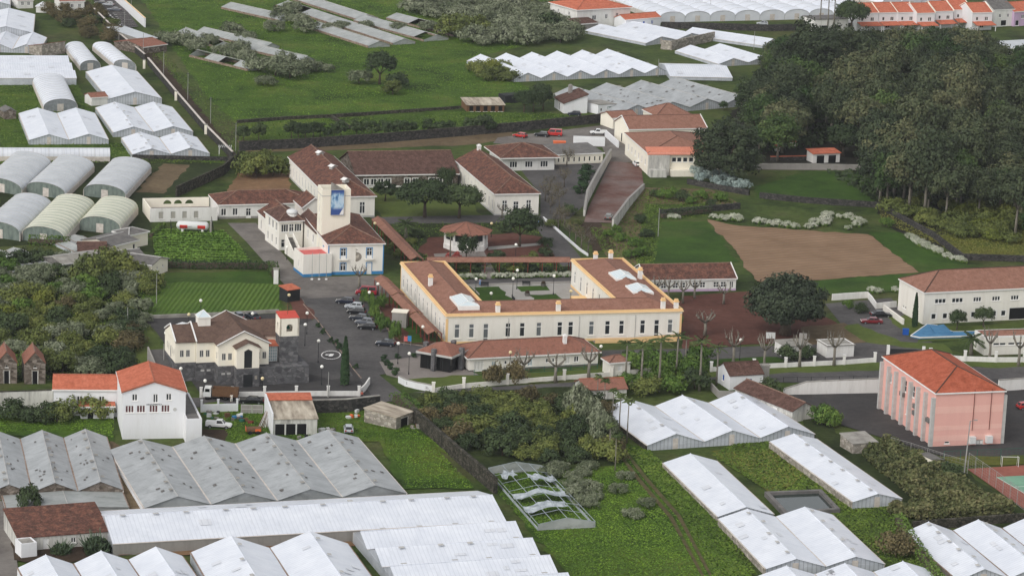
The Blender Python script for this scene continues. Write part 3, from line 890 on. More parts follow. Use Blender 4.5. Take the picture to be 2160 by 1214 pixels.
def car_meshes(kind, paint):
    key = (kind, paint)
    if key in _car: return _car[key]
    prof, cab, w = CAR[kind]
    hw = w / 2
    mb = MB()
    cx = sum(p[0] for p in prof) / len(prof); cz = .62
    inn = [(cx + (x - cx) * .965, cz + (z - cz) * .8) for x, z in prof]
    rings = [(-hw, inn), (-hw + .12, prof), (hw - .12, prof), (hw, inn)]
    n = len(prof)
    for y, r in rings: mb.v += [(x, y, z) for x, z in r]
    for k in range(3):
        for i in range(n):
            j = (i + 1) % n
            mb.f.append((k * n + i, k * n + j, (k + 1) * n + j, (k + 1) * n + i)); mb.m.append(0)
    mb.f.append(tuple(range(n))[::-1]); mb.m.append(0); mb.f.append(tuple(range(3 * n, 4 * n))); mb.m.append(0)
    # cabin: lofted trapezoid
    yb, yt = hw - .1, hw - .3
    k = len(mb.v)
    (a, az), (b, bz), (c, cz2), (d, dz) = cab
    mb.v += [(a, -yb, az), (b, -yt, bz), (c, -yt, cz2), (d, -yb, dz), (a, yb, az), (b, yt, bz), (c, yt, cz2), (d, yb, dz)]
    for q in ((0, 1, 2, 3), (7, 6, 5, 4), (0, 4, 5, 1), (1, 5, 6, 2), (2, 6, 7, 3)):
        mb.f.append(tuple(k + i for i in q)); mb.m.append(0)
    def lerp(p, q, t): return tuple(p[i] + (q[i] - p[i]) * t for i in range(3))
    gl = []
    V = mb.v[k:k + 8]
    def pane(p, off):
        m_ = MB(); m_.poly([tuple(v[i] + off[i] for i in range(3)) for v in p]); gl.append(m_)
    for s, (i0, i1, i2, i3) in ((-1, (0, 1, 2, 3)), (1, (4, 5, 6, 7))):
        bl, tl, tr, br = V[i0], V[i1], V[i2], V[i3]
        segs = ((.06, .46), (.52, .94)) if kind != 'pickup' else ((.12, .88),)
        for t0, t1 in segs:
            pane([lerp(lerp(bl, br, t0), lerp(tl, tr, t0), .14), lerp(lerp(bl, br, t1), lerp(tl, tr, t1), .14), lerp(lerp(bl, br, t1), lerp(tl, tr, t1), .86), lerp(lerp(bl, br, t0), lerp(tl, tr, t0), .86)], (0, s * .012, .006))
    for (i0, i1, i2, i3), ox in (((3, 2, 6, 7), .014), ((0, 1, 5, 4), -.014)):
        bl, tl, tr, br = V[i0], V[i1], V[i2], V[i3]
        pane([lerp(lerp(bl, br, .07), lerp(tl, tr, .07), .1), lerp(lerp(bl, br, .93), lerp(tl, tr, .93), .1), lerp(lerp(bl, br, .93), lerp(tl, tr, .93), .9), lerp(lerp(bl, br, .07), lerp(tl, tr, .07), .9)], (ox, 0, .01))
    r = .31 if kind in ('hatch', 'sedan') else .36
    wh = MB().tube([(0, -.1, 0), (0, .1, 0)], r, 12).mesh('wheel', 'rubber')
    rim = MB().tube([(0, -.115, 0), (0, .115, 0)], r * .62, 10).mesh('rim', 'steel')
    xf = max(p[0] for p in prof); xr = min(p[0] for p in prof)
    hl = MB().box(-.06, -.17, -.07, .03, .17, .08).mesh('headlight', 'globe')
    tl_ = MB().box(-.03, -.14, -.1, .05, .14, .12).mesh('tail_light', 'lamp_red')
    bp = MB().box(xf - .06, -hw + .15, .34, xf + .05, hw - .15, .5).box(xr - .05, -hw + .15, .34, xr + .06, hw - .15, .5).mesh('bumper', 'dark_metal')
    extra = None
    if kind == 'pickup':
        e = MB().box(-2.36, -.72, 1.0, -.62, -.66, 1.25).box(-2.36, .66, 1.0, -.62, .72, 1.25).box(-2.38, -.66, 1.0, -2.32, .66, 1.25)
        extra = e.mesh('cargo_bed', paint)
    _car[key] = (mb.mesh('body', paint), [g_.mesh('window', 'glass_dark') for g_ in gl], wh, rim, hl, tl_, bp, r, xf, xr, hw, extra)
    return _car[key]
def car(label, px, py, deg, kind='hatch', paint='car_black', name=None, group='parked cars', cat='car', z=0.0):
    body, glass, wh, rim, hl, tl_, bp, r, xf, xr, hw, extra = car_meshes(kind, paint)
    root = thing(name or ('parked_car' if kind in ('hatch', 'sedan') else 'parked_van' if kind == 'van' else 'pickup_truck'), label, cat, P(px, py, z), R(deg), group)
    put('body', body, root)
    for g_ in glass: put('window', g_, root)
    for sx in (xf * .63, xr * .64):
        for sy in (-1, 1):
            o = put('wheel', wh, root, (sx, sy * (hw - .09), r)); put('rim', rim, o)
    for sy in (-1, 1):
        put('headlight', hl, root, (xf - .02, sy * (hw - .35), .66)); put('tail_light', tl_, root, (xr + .0, sy * (hw - .3), .74))
    put('bumper', bp, root)
    if extra: put('cargo_bed', extra, root)
    return root

def person(label, px, py, shirt, trousers, deg=0, sit=False):
    root = thing('person', label, 'person', P(px, py), R(deg))
    def skinned(name, verts, edges, rad, mat, par, rootv=0):
        me = bpy.data.meshes.new(name); me.from_pydata(verts, edges, []); me.materials.append(M[mat])
        o = put(name, me, par)
        md = o.modifiers.new('skin', 'SKIN')
        for i, r_ in enumerate(rad): me.skin_vertices[0].data[i].radius = (r_, r_)
        me.skin_vertices[0].data[rootv].use_root = True
        o.modifiers.new('sub', 'SUBSURF').levels = 1
        o.modifiers['sub'].render_levels = 1
        return o
    v = [(0, 0, .95), (0, 0, 1.2), (0, 0, 1.42), (0, 0.01, 1.52), (0.01, 0, 1.66), (0, .19, 1.4), (.03, .25, 1.12), (.14, .24, .9), (0, -.19, 1.4), (-.03, -.25, 1.12), (.1, -.24, .88),
         (0, .1, .9), (.1, .11, .5), (.02, .11, .08), (.16, .11, .04), (0, -.1, .9), (-.05, -.11, .5), (-.12, -.11, .08), (.02, -.11, .04)]
    e = [(0, 1), (1, 2), (2, 3), (3, 4), (2, 5), (5, 6), (6, 7), (2, 8), (8, 9), (9, 10), (0, 11), (11, 12), (12, 13), (13, 14), (0, 15), (15, 16), (16, 17), (17, 18)]
    rd = [.15, .14, .16, .06, .11, .07, .05, .04, .07, .05, .04, .1, .07, .05, .04, .1, .07, .05, .04]
    skinned('body', v, e, rd, 'skin', root)
    skinned('shirt', [(0, 0, .92), (0, 0, 1.2), (0, 0, 1.44), (0, .2, 1.41), (.03, .26, 1.14), (0, -.2, 1.41), (-.03, -.26, 1.14)], [(0, 1), (1, 2), (2, 3), (3, 4), (2, 5), (5, 6)], [.175, .165, .17, .09, .07, .09, .07], shirt, root)
    skinned('trousers', [(0, 0, .95), (0, .1, .88), (.1, .11, .5), (.02, .11, .12), (0, -.1, .88), (-.05, -.11, .5), (-.12, -.11, .12)], [(0, 1), (1, 2), (2, 3), (0, 4), (4, 5), (5, 6)], [.175, .125, .09, .075, .125, .09, .075], trousers, root)
    MB().ball((-.015, 0, 1.7), .125, 10, 6).build('hair', 'hair', root, smooth=True)
    return root
# ================================================================ SETTING: ground, fields, roads
tag(MB().poly([(-900, 250, 0), (900, 250, 0), (900, 2300, 0), (-900, 2300, 0)]).build('ground', 'grass_rough'), kind='structure')
patch('meadow', 'grass_lush', [(300, 0), (1180, -40), (1260, 60), (1010, 120), (1090, 172), (1160, 210), (975, 232), (500, 262), (430, 200)])
patch('grass_strip', 'grass_lush', [(500, 262), (975, 234), (1170, 240), (1290, 242), (1080, 268), (800, 290), (505, 310)])
patch('grass_bank', 'grass_rough', [(330, 60), (420, 180), (520, 330), (640, 330), (620, 380), (470, 410), (300, 180), (250, 70)])
patch('grass_verge', 'grass_lush', [(0, 168), (160, 172), (230, 300), (480, 330), (470, 345), (0, 345)])
patch('farm_yard', 'scrub_ground', [(0, 345), (330, 335), (480, 345), (400, 400), (320, 420), (320, 500), (0, 520)])
patch('vegetable_plot', 'soil_dry', [(345, 345), (400, 348), (345, 408), (285, 405)])
patch('scrub_land', 'scrub_ground', [(-60, 545), (200, 545), (340, 570), (300, 665), (310, 700), (235, 800), (110, 800), (-60, 815)])
patch('green_field', 'lawn_green', [(300, 575), (592, 572), (600, 662), (300, 668)])
patch('crop_field', 'crop_rows', [(308, 620), (330, 596), (500, 596), (590, 600), (592, 658), (304, 662)])
patch('crop_field', 'crop_rows', [(322, 500), (345, 484), (470, 487), (505, 520), (535, 560), (330, 556)])
patch('dry_strip', 'soil_dry', [(500, 296), (800, 296), (1080, 275), (1085, 295), (990, 305), (720, 316), (520, 322)])
patch('garden_plot', 'soil_brown', [(500, 365), (610, 365), (615, 402), (480, 405)])
# hospital drives and yards
patch('service_yard', 'asphalt_pale', [(1050, 290), (1290, 262), (1325, 285), (1352, 340), (1285, 345), (1270, 310), (1160, 312), (1040, 302)])
patch('asphalt_yard', 'asphalt', [(1115, 345), (1290, 342), (1235, 430), (1200, 462), (1140, 462), (1140, 410), (1100, 360)])
patch('hospital_park', 'lawn', [(735, 385), (985, 385), (1010, 450), (1040, 462), (820, 470), (770, 420)])
patch('garden_ground', 'scrub_ground', [(795, 468), (1140, 462), (1215, 560), (1170, 590), (880, 590), (870, 540)])
patch('garden_soil', 'earth_red', [(905, 500), (1080, 490), (1145, 500), (1185, 555), (1060, 552), (925, 548), (880, 530)])
patch('park_path', 'asphalt', [(780, 458), (1045, 453), (1140, 455), (1150, 466), (1040, 470), (800, 472)])
patch('park_drive', 'asphalt', [(1120, 462), (1158, 462), (1215, 530), (1240, 560), (1185, 562), (1148, 505)])
patch('garden_path', 'paving', [(1000, 535), (1020, 528), (1060, 600), (1025, 600)])
patch('garden_path', 'paving_light', [(1030, 520), (1140, 512), (1140, 517), (1030, 527)])
patch('terrace_paving', 'paving', [(915, 535), (1010, 530), (1010, 545), (918, 545)])
patch('courtyard', 'paving_light', [(985, 597), (1205, 590), (1330, 640), (1040, 650)])
patch('park_drive', 'asphalt', [(965, 590), (1205, 580), (1215, 594), (985, 600)])
patch('lawn', 'lawn_green', [(1000, 606), (1052, 604), (1085, 634), (1024, 640)])
patch('lawn', 'lawn_green', [(1088, 604), (1152, 602), (1160, 612), (1100, 615)])
patch('lawn', 'lawn_green', [(1112, 621), (1172, 619), (1190, 633), (1124, 636)])
patch('front_yard', 'asphalt_pale', [(480, 470), (540, 470), (640, 585), (805, 580), (830, 625), (640, 640), (600, 600), (520, 510)])
patch('drive', 'asphalt', [(640, 630), (800, 620), (830, 720), (930, 730), (960, 762), (800, 790), (850, 830), (780, 842), (720, 745), (650, 660)])
patch('parking_yard', 'asphalt_dark', [(303, 672), (450, 667), (588, 660), (640, 660), (650, 665), (720, 745), (790, 842), (430, 840), (395, 790), (330, 700)])
patch('stone_plaza', 'asphalt', [(620, 690), (668, 672), (745, 792), (700, 800), (620, 780)])
patch('lawn', 'lawn', [(262, 800), (300, 690), (318, 685), (372, 770), (395, 800), (330, 830), (240, 830)])
patch('planting_bed', 'earth_red', [(605, 620), (635, 628), (672, 672), (618, 672)])
patch('planting_bed', 'earth_red', [(800, 640), (835, 720), (925, 728), (860, 690), (850, 640)])
patch('lawn', 'lawn_green', [(833, 640), (858, 636), (895, 722), (868, 722)])
patch('forecourt', 'paving', [(800, 762), (900, 748), (1000, 785), (1010, 790), (850, 800), (815, 790)])
patch('lawn', 'lawn', [(850, 800), (1010, 790), (1250, 778), (1390, 765), (1390, 778), (1180, 802), (980, 812), (915, 818)])
patch('street', 'asphalt', [(-60, 862), (400, 838), (780, 842), (850, 830), (915, 822), (1200, 806), (1500, 790), (1900, 778), (2240, 768), (2240, 800), (1860, 806), (1660, 806), (1500, 800), (1200, 816), (900, 834), (780, 852), (400, 858), (-60, 880)])
patch('verge', 'lawn', [(1390, 778), (1640, 765), (1870, 758), (2230, 752), (2230, 770), (1860, 780), (1650, 786), (1500, 795), (1390, 798)])
patch('park_drive', 'asphalt', [(1270, 738), (1440, 735), (1640, 728), (1830, 722), (2000, 745), (2000, 765), (1640, 762), (1420, 770), (1270, 765)])
patch('lawn', 'lawn_green', [(1400, 768), (1480, 758), (1640, 752), (1660, 760), (1500, 775), (1400, 780)])
patch('school_yard', 'earth_red', [(1436, 624), (1580, 614), (1700, 640), (1790, 700), (1640, 722), (1440, 735)])
patch('asphalt_yard', 'asphalt', [(1740, 640), (1880, 628), (1910, 668), (1980, 735), (1960, 748), (1850, 735), (1780, 690)])
patch('lawn', 'lawn', [(1870, 668), (1910, 665), (1950, 690), (2160, 680), (2160, 705), (2060, 715), (1935, 722)])
patch('dry_bank', 'soil_dry', [(1690, 690), (1780, 680), (1835, 720), (1700, 728)])
patch('lawn', 'lawn', [(1780, 690), (1810, 682), (1900, 720), (1990, 724), (2010, 745), (1830, 722)])
# fields to the right of the hospital
patch('garden_slope', 'soil_dry', [(1240, 470), (1290, 480), (1360, 395), (1500, 400), (1560, 430), (1400, 450), (1380, 560), (1290, 560)])
patch('soil_bed', 'soil_dark', [(1225, 470), (1262, 468), (1300, 525), (1250, 530)])
patch('meadow', 'grass_rough', [(1360, 430), (1500, 430), (1560, 590), (1340, 590), (1350, 500)])
patch('green_field', 'lawn_green', [(1392, 468), (1490, 466), (1560, 552), (1370, 558)])
patch('brown_field', 'crop_plough', [(1492, 462), (1560, 476), (1830, 494), (1880, 530), (1938, 574), (1735, 590), (1600, 594), (1562, 545)])
patch('green_field', 'lawn_green', [(1730, 590), (1938, 574), (1938, 612), (1750, 622), (1720, 605)])
patch('green_field', 'lawn_green', [(1830, 488), (1900, 490), (2050, 565), (1940, 574), (1878, 528)])
patch('meadow', 'lawn_green', [(1590, 395), (1700, 360), (1850, 365), (1850, 432), (1600, 418)])
patch('wood_floor', 'wood_ground', [(1480, 330), (1620, 130), (1900, 100), (2120, 120), (2215, 135), (2215, 500), (1960, 520), (1860, 470), (1850, 430), (1840, 358), (1620, 345)])
patch('yellow_meadow', 'grass_yellow', [(1960, 500), (2200, 470), (2200, 540), (2050, 545)])
patch('ramp_road', 'ramp_red', [(1288, 340), (1352, 345), (1358, 392), (1296, 470), (1232, 468), (1240, 440)])
patch('terrace', 'paving', [(1440, 345), (1850, 350), (1850, 360), (1440, 356)])
# bottom right and centre
patch('grass_field', 'grass_lush', [(860, 900), (1040, 1020), (1200, 1214), (1240, 1250), (1610, 1250), (1500, 1090), (1370, 950), (1300, 930), (1290, 840), (870, 850)])
patch('scrub_land', 'scrub_ground', [(840, 830), (1210, 815), (1300, 840), (1300, 980), (1040, 1000), (900, 900)])
patch('grass_yard', 'grass_lush', [(430, 850), (800, 852), (880, 900), (1000, 1030), (850, 1030), (800, 930), (430, 940)])
patch('soil_bed', 'soil_dark', [(425, 905), (480, 905), (475, 935), (425, 935)])
patch('meadow', 'grass_yellow', [(1500, 950), (1640, 930), (1780, 1040), (1650, 1060), (1560, 990)])
patch('meadow', 'grass_rough', [(1560, 930), (1640, 925), (1790, 1060), (1900, 1060), (1930, 1130), (1990, 1214), (1850, 1214), (1700, 1090), (1600, 1000)])
patch('soil_bed', 'soil_dark', [(1820, 1132), (1910, 1128), (1930, 1160), (1840, 1165)])
patch('scrub_land', 'scrub_ground', [(1690, 860), (1800, 930), (1950, 960), (2050, 1000), (2160, 1090), (2200, 1110), (1920, 1110), (1840, 1095), (1800, 1030), (1700, 930)])
patch('asphalt_yard', 'asphalt_dark', [(1650, 832), (1860, 828), (1900, 800), (2240, 798), (2240, 960), (1990, 962), (1920, 940), (1790, 900), (1690, 870)])
patch('grass_strip', 'grass_yellow', [(1985, 962), (2200, 958), (2200, 975), (2010, 984)])
patch('sports_court', 'court_red', [(2040, 988), (2240, 975), (2240, 1110), (2160, 1072)])
patch('sports_pitch', 'court_green', [(2100, 1005), (2240, 998), (2240, 1075), (2170, 1045)])
patch('bare_soil', 'soil_brown', [(240, 1150), (560, 1118), (740, 1122), (750, 1150), (600, 1160), (250, 1170)])
patch('lane', 'asphalt_pale', [(-20, 1050), (20, 1060), (40, 1214), (55, 1250), (-40, 1250)])
patch('farm_yard', 'soil_dark', [(18, 1060), (270, 1060), (262, 1160), (120, 1190), (30, 1180)])
patch('farm_yard', 'soil_dry', [(230, 925), (262, 945), (305, 1075), (262, 1075)])
patch('meadow', 'grass_lush', [(-40, 860), (110, 850), (240, 880), (240, 930), (-40, 915)])
patch('farm_track', 'track_soil', [(1286, 925), (1312, 925), (1330, 965), (1306, 965)])
patch('farm_track', 'track_soil', [(1306, 960), (1313, 960), (1352, 1010), (1420, 1090), (1486, 1214), (1480, 1214), (1412, 1092), (1344, 1012)])
patch('farm_track', 'track_soil', [(1322, 960), (1329, 960), (1366, 1006), (1436, 1086), (1503, 1214), (1497, 1214), (1428, 1088), (1358, 1008)])
# lane and car park at the upper left
patch('lane', 'asphalt_dark', [(192, -5), (262, -5), (268, 60), (250, 60)])
patch('car_park', 'asphalt', [(220, -5), (248, -5), (292, 56), (266, 60)])
patch('lane', 'soil_dark', [(258, 62), (300, 85), (360, 150), (500, 330), (485, 332), (330, 150)])
mk = MB()
for i in range(13):
    t = i / 13; a = P(207 + 54 * t, 7 + 53 * t, .2); b = P(207 + 54 * (t + .45 / 13), 7 + 53 * (t + .45 / 13), .2)
    d = Vector((.25, .1, 0)); mk.poly([a - d, b - d, b + d, a + d])
tag(mk.build('road_marking', 'white_trim'), kind='structure')
mk = MB()
for i in range(9):
    y = 28 + i * 3.6; a, b = P(222 + (y - 8) * .78, y, .2), P(248 + (y - 8) * .85, y - .5, .2)
    d = Vector((0, .25, 0)); mk.poly([a - d, b - d, b + d, a + d])
tag(mk.build('bay_marking', 'white_trim'), kind='structure')
mk = MB()
for p, q in zip([(2104, 1006), (2172, 1046), (2140, 1026)], [(2172, 1046), (2200, 1062), (2200, 1022)]):
    A_, B_ = P(*p, .2), P(*q, .2); d = (B_ - A_).normalized(); s = Vector((-d.y, d.x, 0)) * .06; mk.poly([A_ - s, B_ - s, B_ + s, A_ + s])
tag(mk.build('court_line', 'white_trim'), kind='structure')

# ================================================================ GREENHOUSES
g = 'white greenhouses at the upper left'
greenhouse('twin-span white greenhouse beside the small stone hut at far left', (62, 297), (229, 294), (200, 238), 1.3, 1.5, 2, group=g)
greenhouse('twin-span white greenhouse with dark roof vents beside the lane wall', (239, 279), (407, 277), (363, 225), 1.3, 1.5, 2, vents=6, group=g)
greenhouse('wide single-span white greenhouse behind the little brown-roofed pump house', (227, 207), (341, 207), (289, 150), 1.8, 1.9, 1, group=g)
greenhouse('short twin-span white greenhouse nearest the end of the lane', (279, 325), (442, 323), (405, 289), 1.2, 1.5, 2, vents=5, group=g)
greenhouse('tall white greenhouse cut by the left edge near the top', (-46, 71), (70, 69), (74, 30), 2.2, 1.9, 1, group=g)
greenhouse('twin-span white greenhouse in front of the brown-roofed stone shed', (-39, 112), (85, 105), (99, 79), 1.2, 1.6, 2, group=g)
greenhouse('long white greenhouse lying crosswise at the left edge', (161, 165), (139, 118), (-60, 162), 2.0, 1.1, 3, group=g, door=False)
greenhouse('farthest white greenhouse at the top left corner', (-60, 12), (22, 10), (22, -14), 2.0, 1.5, 1, group=g)
g = 'arched plastic tunnels at the upper left'
tunnel('white arched tunnel standing left of its twin below the scrub', (169, 140), (212, 138), (137, 100), 1.3, 1.7, 'plastic_white', end='mesh_grey', group=g, by_front=True)
tunnel('white arched tunnel closest to the lane wall', (240, 136), (287, 140), (195, 98), 1.3, 1.7, 'plastic_white', end='mesh_grey', group=g, by_front=True)
tunnel('white arched tunnel in the grass beside the long crosswise greenhouse', (92, 226), (163, 223), (69, 172), 1.4, 2.1, 'plastic_white', end='mesh_grey', group=g, by_front=True)
tunnel('long low white tunnel lying crosswise along the grass', (231, 331), (230, 323), (-60, 322), 1.2, 1.8, 'plastic_soft', end='mesh_grey', hoops=3.5, group=g)
g = 'big grey and olive arched tunnels'
tunnel('grey arched tunnel cut by the left edge, upper row', (-38, 385), (46, 402), (108, 345), 1.4, 2.0, 'plastic_grey', group=g, by_front=True)
tunnel('grey arched tunnel in the middle of the upper row', (55, 395), (138, 410), (199, 351), 1.4, 2.0, 'plastic_grey', group=g, by_front=True)
tunnel('grey arched tunnel beside the vegetable plot', (176, 401), (265, 412), (319, 353), 1.4, 2.0, 'plastic_grey', group=g, by_front=True)
tunnel('grey and cream arched tunnel cut by the left edge, lower row', (-45, 481), (42, 494), (110, 433), 1.6, 2.2, 'plastic_grey', group=g, by_front=True)
tunnel('olive arched tunnel in the middle of the lower row', (47, 492), (136, 503), (200, 434), 1.6, 2.2, 'plastic_olive', group=g, by_front=True)
tunnel('short olive arched tunnel with corrugated doors beside the sheds', (167, 471), (254, 481), (291, 438), 1.6, 2.2, 'plastic_olive', group=g, by_front=True)
g = 'white greenhouses beyond the walled yard'
greenhouse('row of six white greenhouse spans across the meadow edge', (1085, 167), (1413, 152), (1000, 127), .9, 1.8, 6, vents=2, group=g)
greenhouse('white greenhouse joined crosswise to the end of the six-span row', (1545, 164), (1518, 136), (1412, 160), 1.0, 1.6, 1, group=g, door=False)
greenhouse('twin-span white greenhouse reaching the dark trees', (1515, 135), (1640, 128), (1424, 107), .9, 1.6, 2, group=g)
greenhouse('twin-span white greenhouse below the small blue-windowed house', (1362, 91), (1490, 76), (1247, 63), .9, 1.6, 2, group=g)
greenhouse('narrow white greenhouse beside the dark field wall', (1607, 96), (1650, 87), (1481, 63), .9, 1.5, 1, group=g)
greenhouse('four-span grey glasshouse behind the hospital roofs', (1305, 239), (1600, 213), (1242, 192), 1.2, 2.0, 4, 'glass_old', vents=3, group='grey glasshouses')
tunnel('far block of white arched tunnels along the top edge', (1392, 38), (1860, 28), 62, 1.6, 2.0, 'plastic_white', n=9, end='plastic_soft', hoops=6, name='greenhouse')
tunnel('white plastic tunnel block behind the terrace houses', (1860, 8), (1985, 2), 40, 1.6, 2.0, 'plastic_white', n=3, end='plastic_soft', hoops=6, name='greenhouse')
g = 'derelict glasshouses overgrown in the meadow'
for k, (a, b, c, lab) in enumerate([
        ((583, 41), (628, 38), (507, 11), 'derelict grey glasshouse at the top left of the ruined group'),
        ((690, 46), (735, 43), (628, 8), 'derelict grey glasshouse with an open gable end, left of two'),
        ((752, 40), (798, 37), (655, -8), 'derelict grey glasshouse with an open gable end, right of two'),
        ((777, 97), (823, 94), (690, 52), 'nearest derelict glasshouse sinking into the meadow scrub'),
        ((835, 93), (876, 88), (735, 43), 'second derelict glasshouse, middle of the three long ones'),
        ((902, 86), (946, 80), (797, 39), 'third derelict glasshouse, right of the three long ones'),
        ((962, 75), (1000, 70), (858, 34), 'derelict glasshouse half lost under grey shrubs at right'),
        ((452, 97), (492, 95), (372, 67), 'derelict glasshouse beside the brown-roofed lane shed'),
        ((556, 101), (592, 98), (413, 67), 'derelict glasshouse between the grey shrubs at the lane side'),
        ((520, 145), (556, 142), (432, 112), 'derelict glasshouse lowest of the left group'),
        ((630, 128), (664, 125), (545, 98), 'derelict glasshouse broken off among grey shrubs')]):
    greenhouse(lab, a, b, c, .7, 1.3, 1, 'glass_derelict', 'glass_derelict', 'gutter_rust', group=g, wall='gutter_rust', sag=.15, hole=.12, door=False, seed=k)
g = 'grey glasshouses'
greenhouse('three-span grey glasshouse with stone gables at the left edge', (-30, 1038), (260, 1031), (225, 920), 1.3, 1.5, 3, 'glass_old', 'stone_ruin', 'gutter_rust', vents=7, group=g, wall='wall_white', door=False)
greenhouse('four-span grey glasshouse below the white gabled house', (304, 1070), (858, 1039), (264, 946), 1.3, 1.7, 4, 'glass_old', 'glass_old', 'gutter_pale', vents=6, group=g, wall='wall_bright', door=False)
g = 'white greenhouses along the bottom'
greenhouse('very long white greenhouse lying crosswise below the grey glasshouses', (1067, 1099), (1044, 1032), (238, 1146), 2.0, 1.9, 1, vents=12, group=g, wall='wall_grey', gut='gutter_pale')
greenhouse('four-span white greenhouse at bottom centre beside the green field', (1215, 1247), (1068, 1101), (740, 1117), 1.8, 1.6, 4, vents=4, group=g, wall='wall_stained')
greenhouse('white greenhouse of three narrow spans at the bottom left corner', (112, 1331), (485, 1311), (385, 1171), 1.5, 1.8, 3, vents=0, group=g, gut='gutter_rust', wall='wall_bright')
greenhouse('white greenhouse of two wide spans at the bottom edge', (487, 1311), (836, 1285), (734, 1145), 1.8, 2.4, 2, vents=4, group=g, gut='gutter_rust')
g = 'white greenhouses at the lower right'
greenhouse('three-span white greenhouse beside the tall thin palms', (1365, 938), (1719, 914), (1275, 862), 1.1, 1.8, 3, group=g, vents=2, wall='stone_mossy')
greenhouse('long single white greenhouse beside the plantation', (1798, 1057), (1900, 1048), (1623, 930), 1.5, 1.2, 1, group=g, vents=7, wall='stone_light')
greenhouse('long single white greenhouse beside the farm track', (1513, 1088), (1633, 1083), (1398, 975), 1.0, 1.5, 1, group=g, wall='stone_light')
greenhouse('twin-span white greenhouse in front of the pond', (1615, 1198), (1866, 1187), (1515, 1093), 1.3, 1.5, 2, group=g, vents=5, wall='stone_light')
greenhouse('white greenhouse spans at the right edge near the bottom corner', (2020, 1222), (2345, 1206), (1931, 1121), 1.2, 1.7, 3, group=g, vents=6, wall='stone_light', gut='gutter_rust')
greenhouse('white greenhouse of three spans cut by the bottom edge', (1665, 1292), (2045, 1276), (1958, 1200), 1.2, 1.6, 3, group=g)
# ================================================================ BUILDINGS
def row(face, xs, z, w, h, kind, gm=None, sur=None, fr='white_trim'):
    return [(face, x, z, w, h, kind, gm, sur, fr) for x in xs]
def even(n, a=0.06, b=0.94):
    return [a + (b - a) * i / max(n - 1, 1) for i in range(n)]

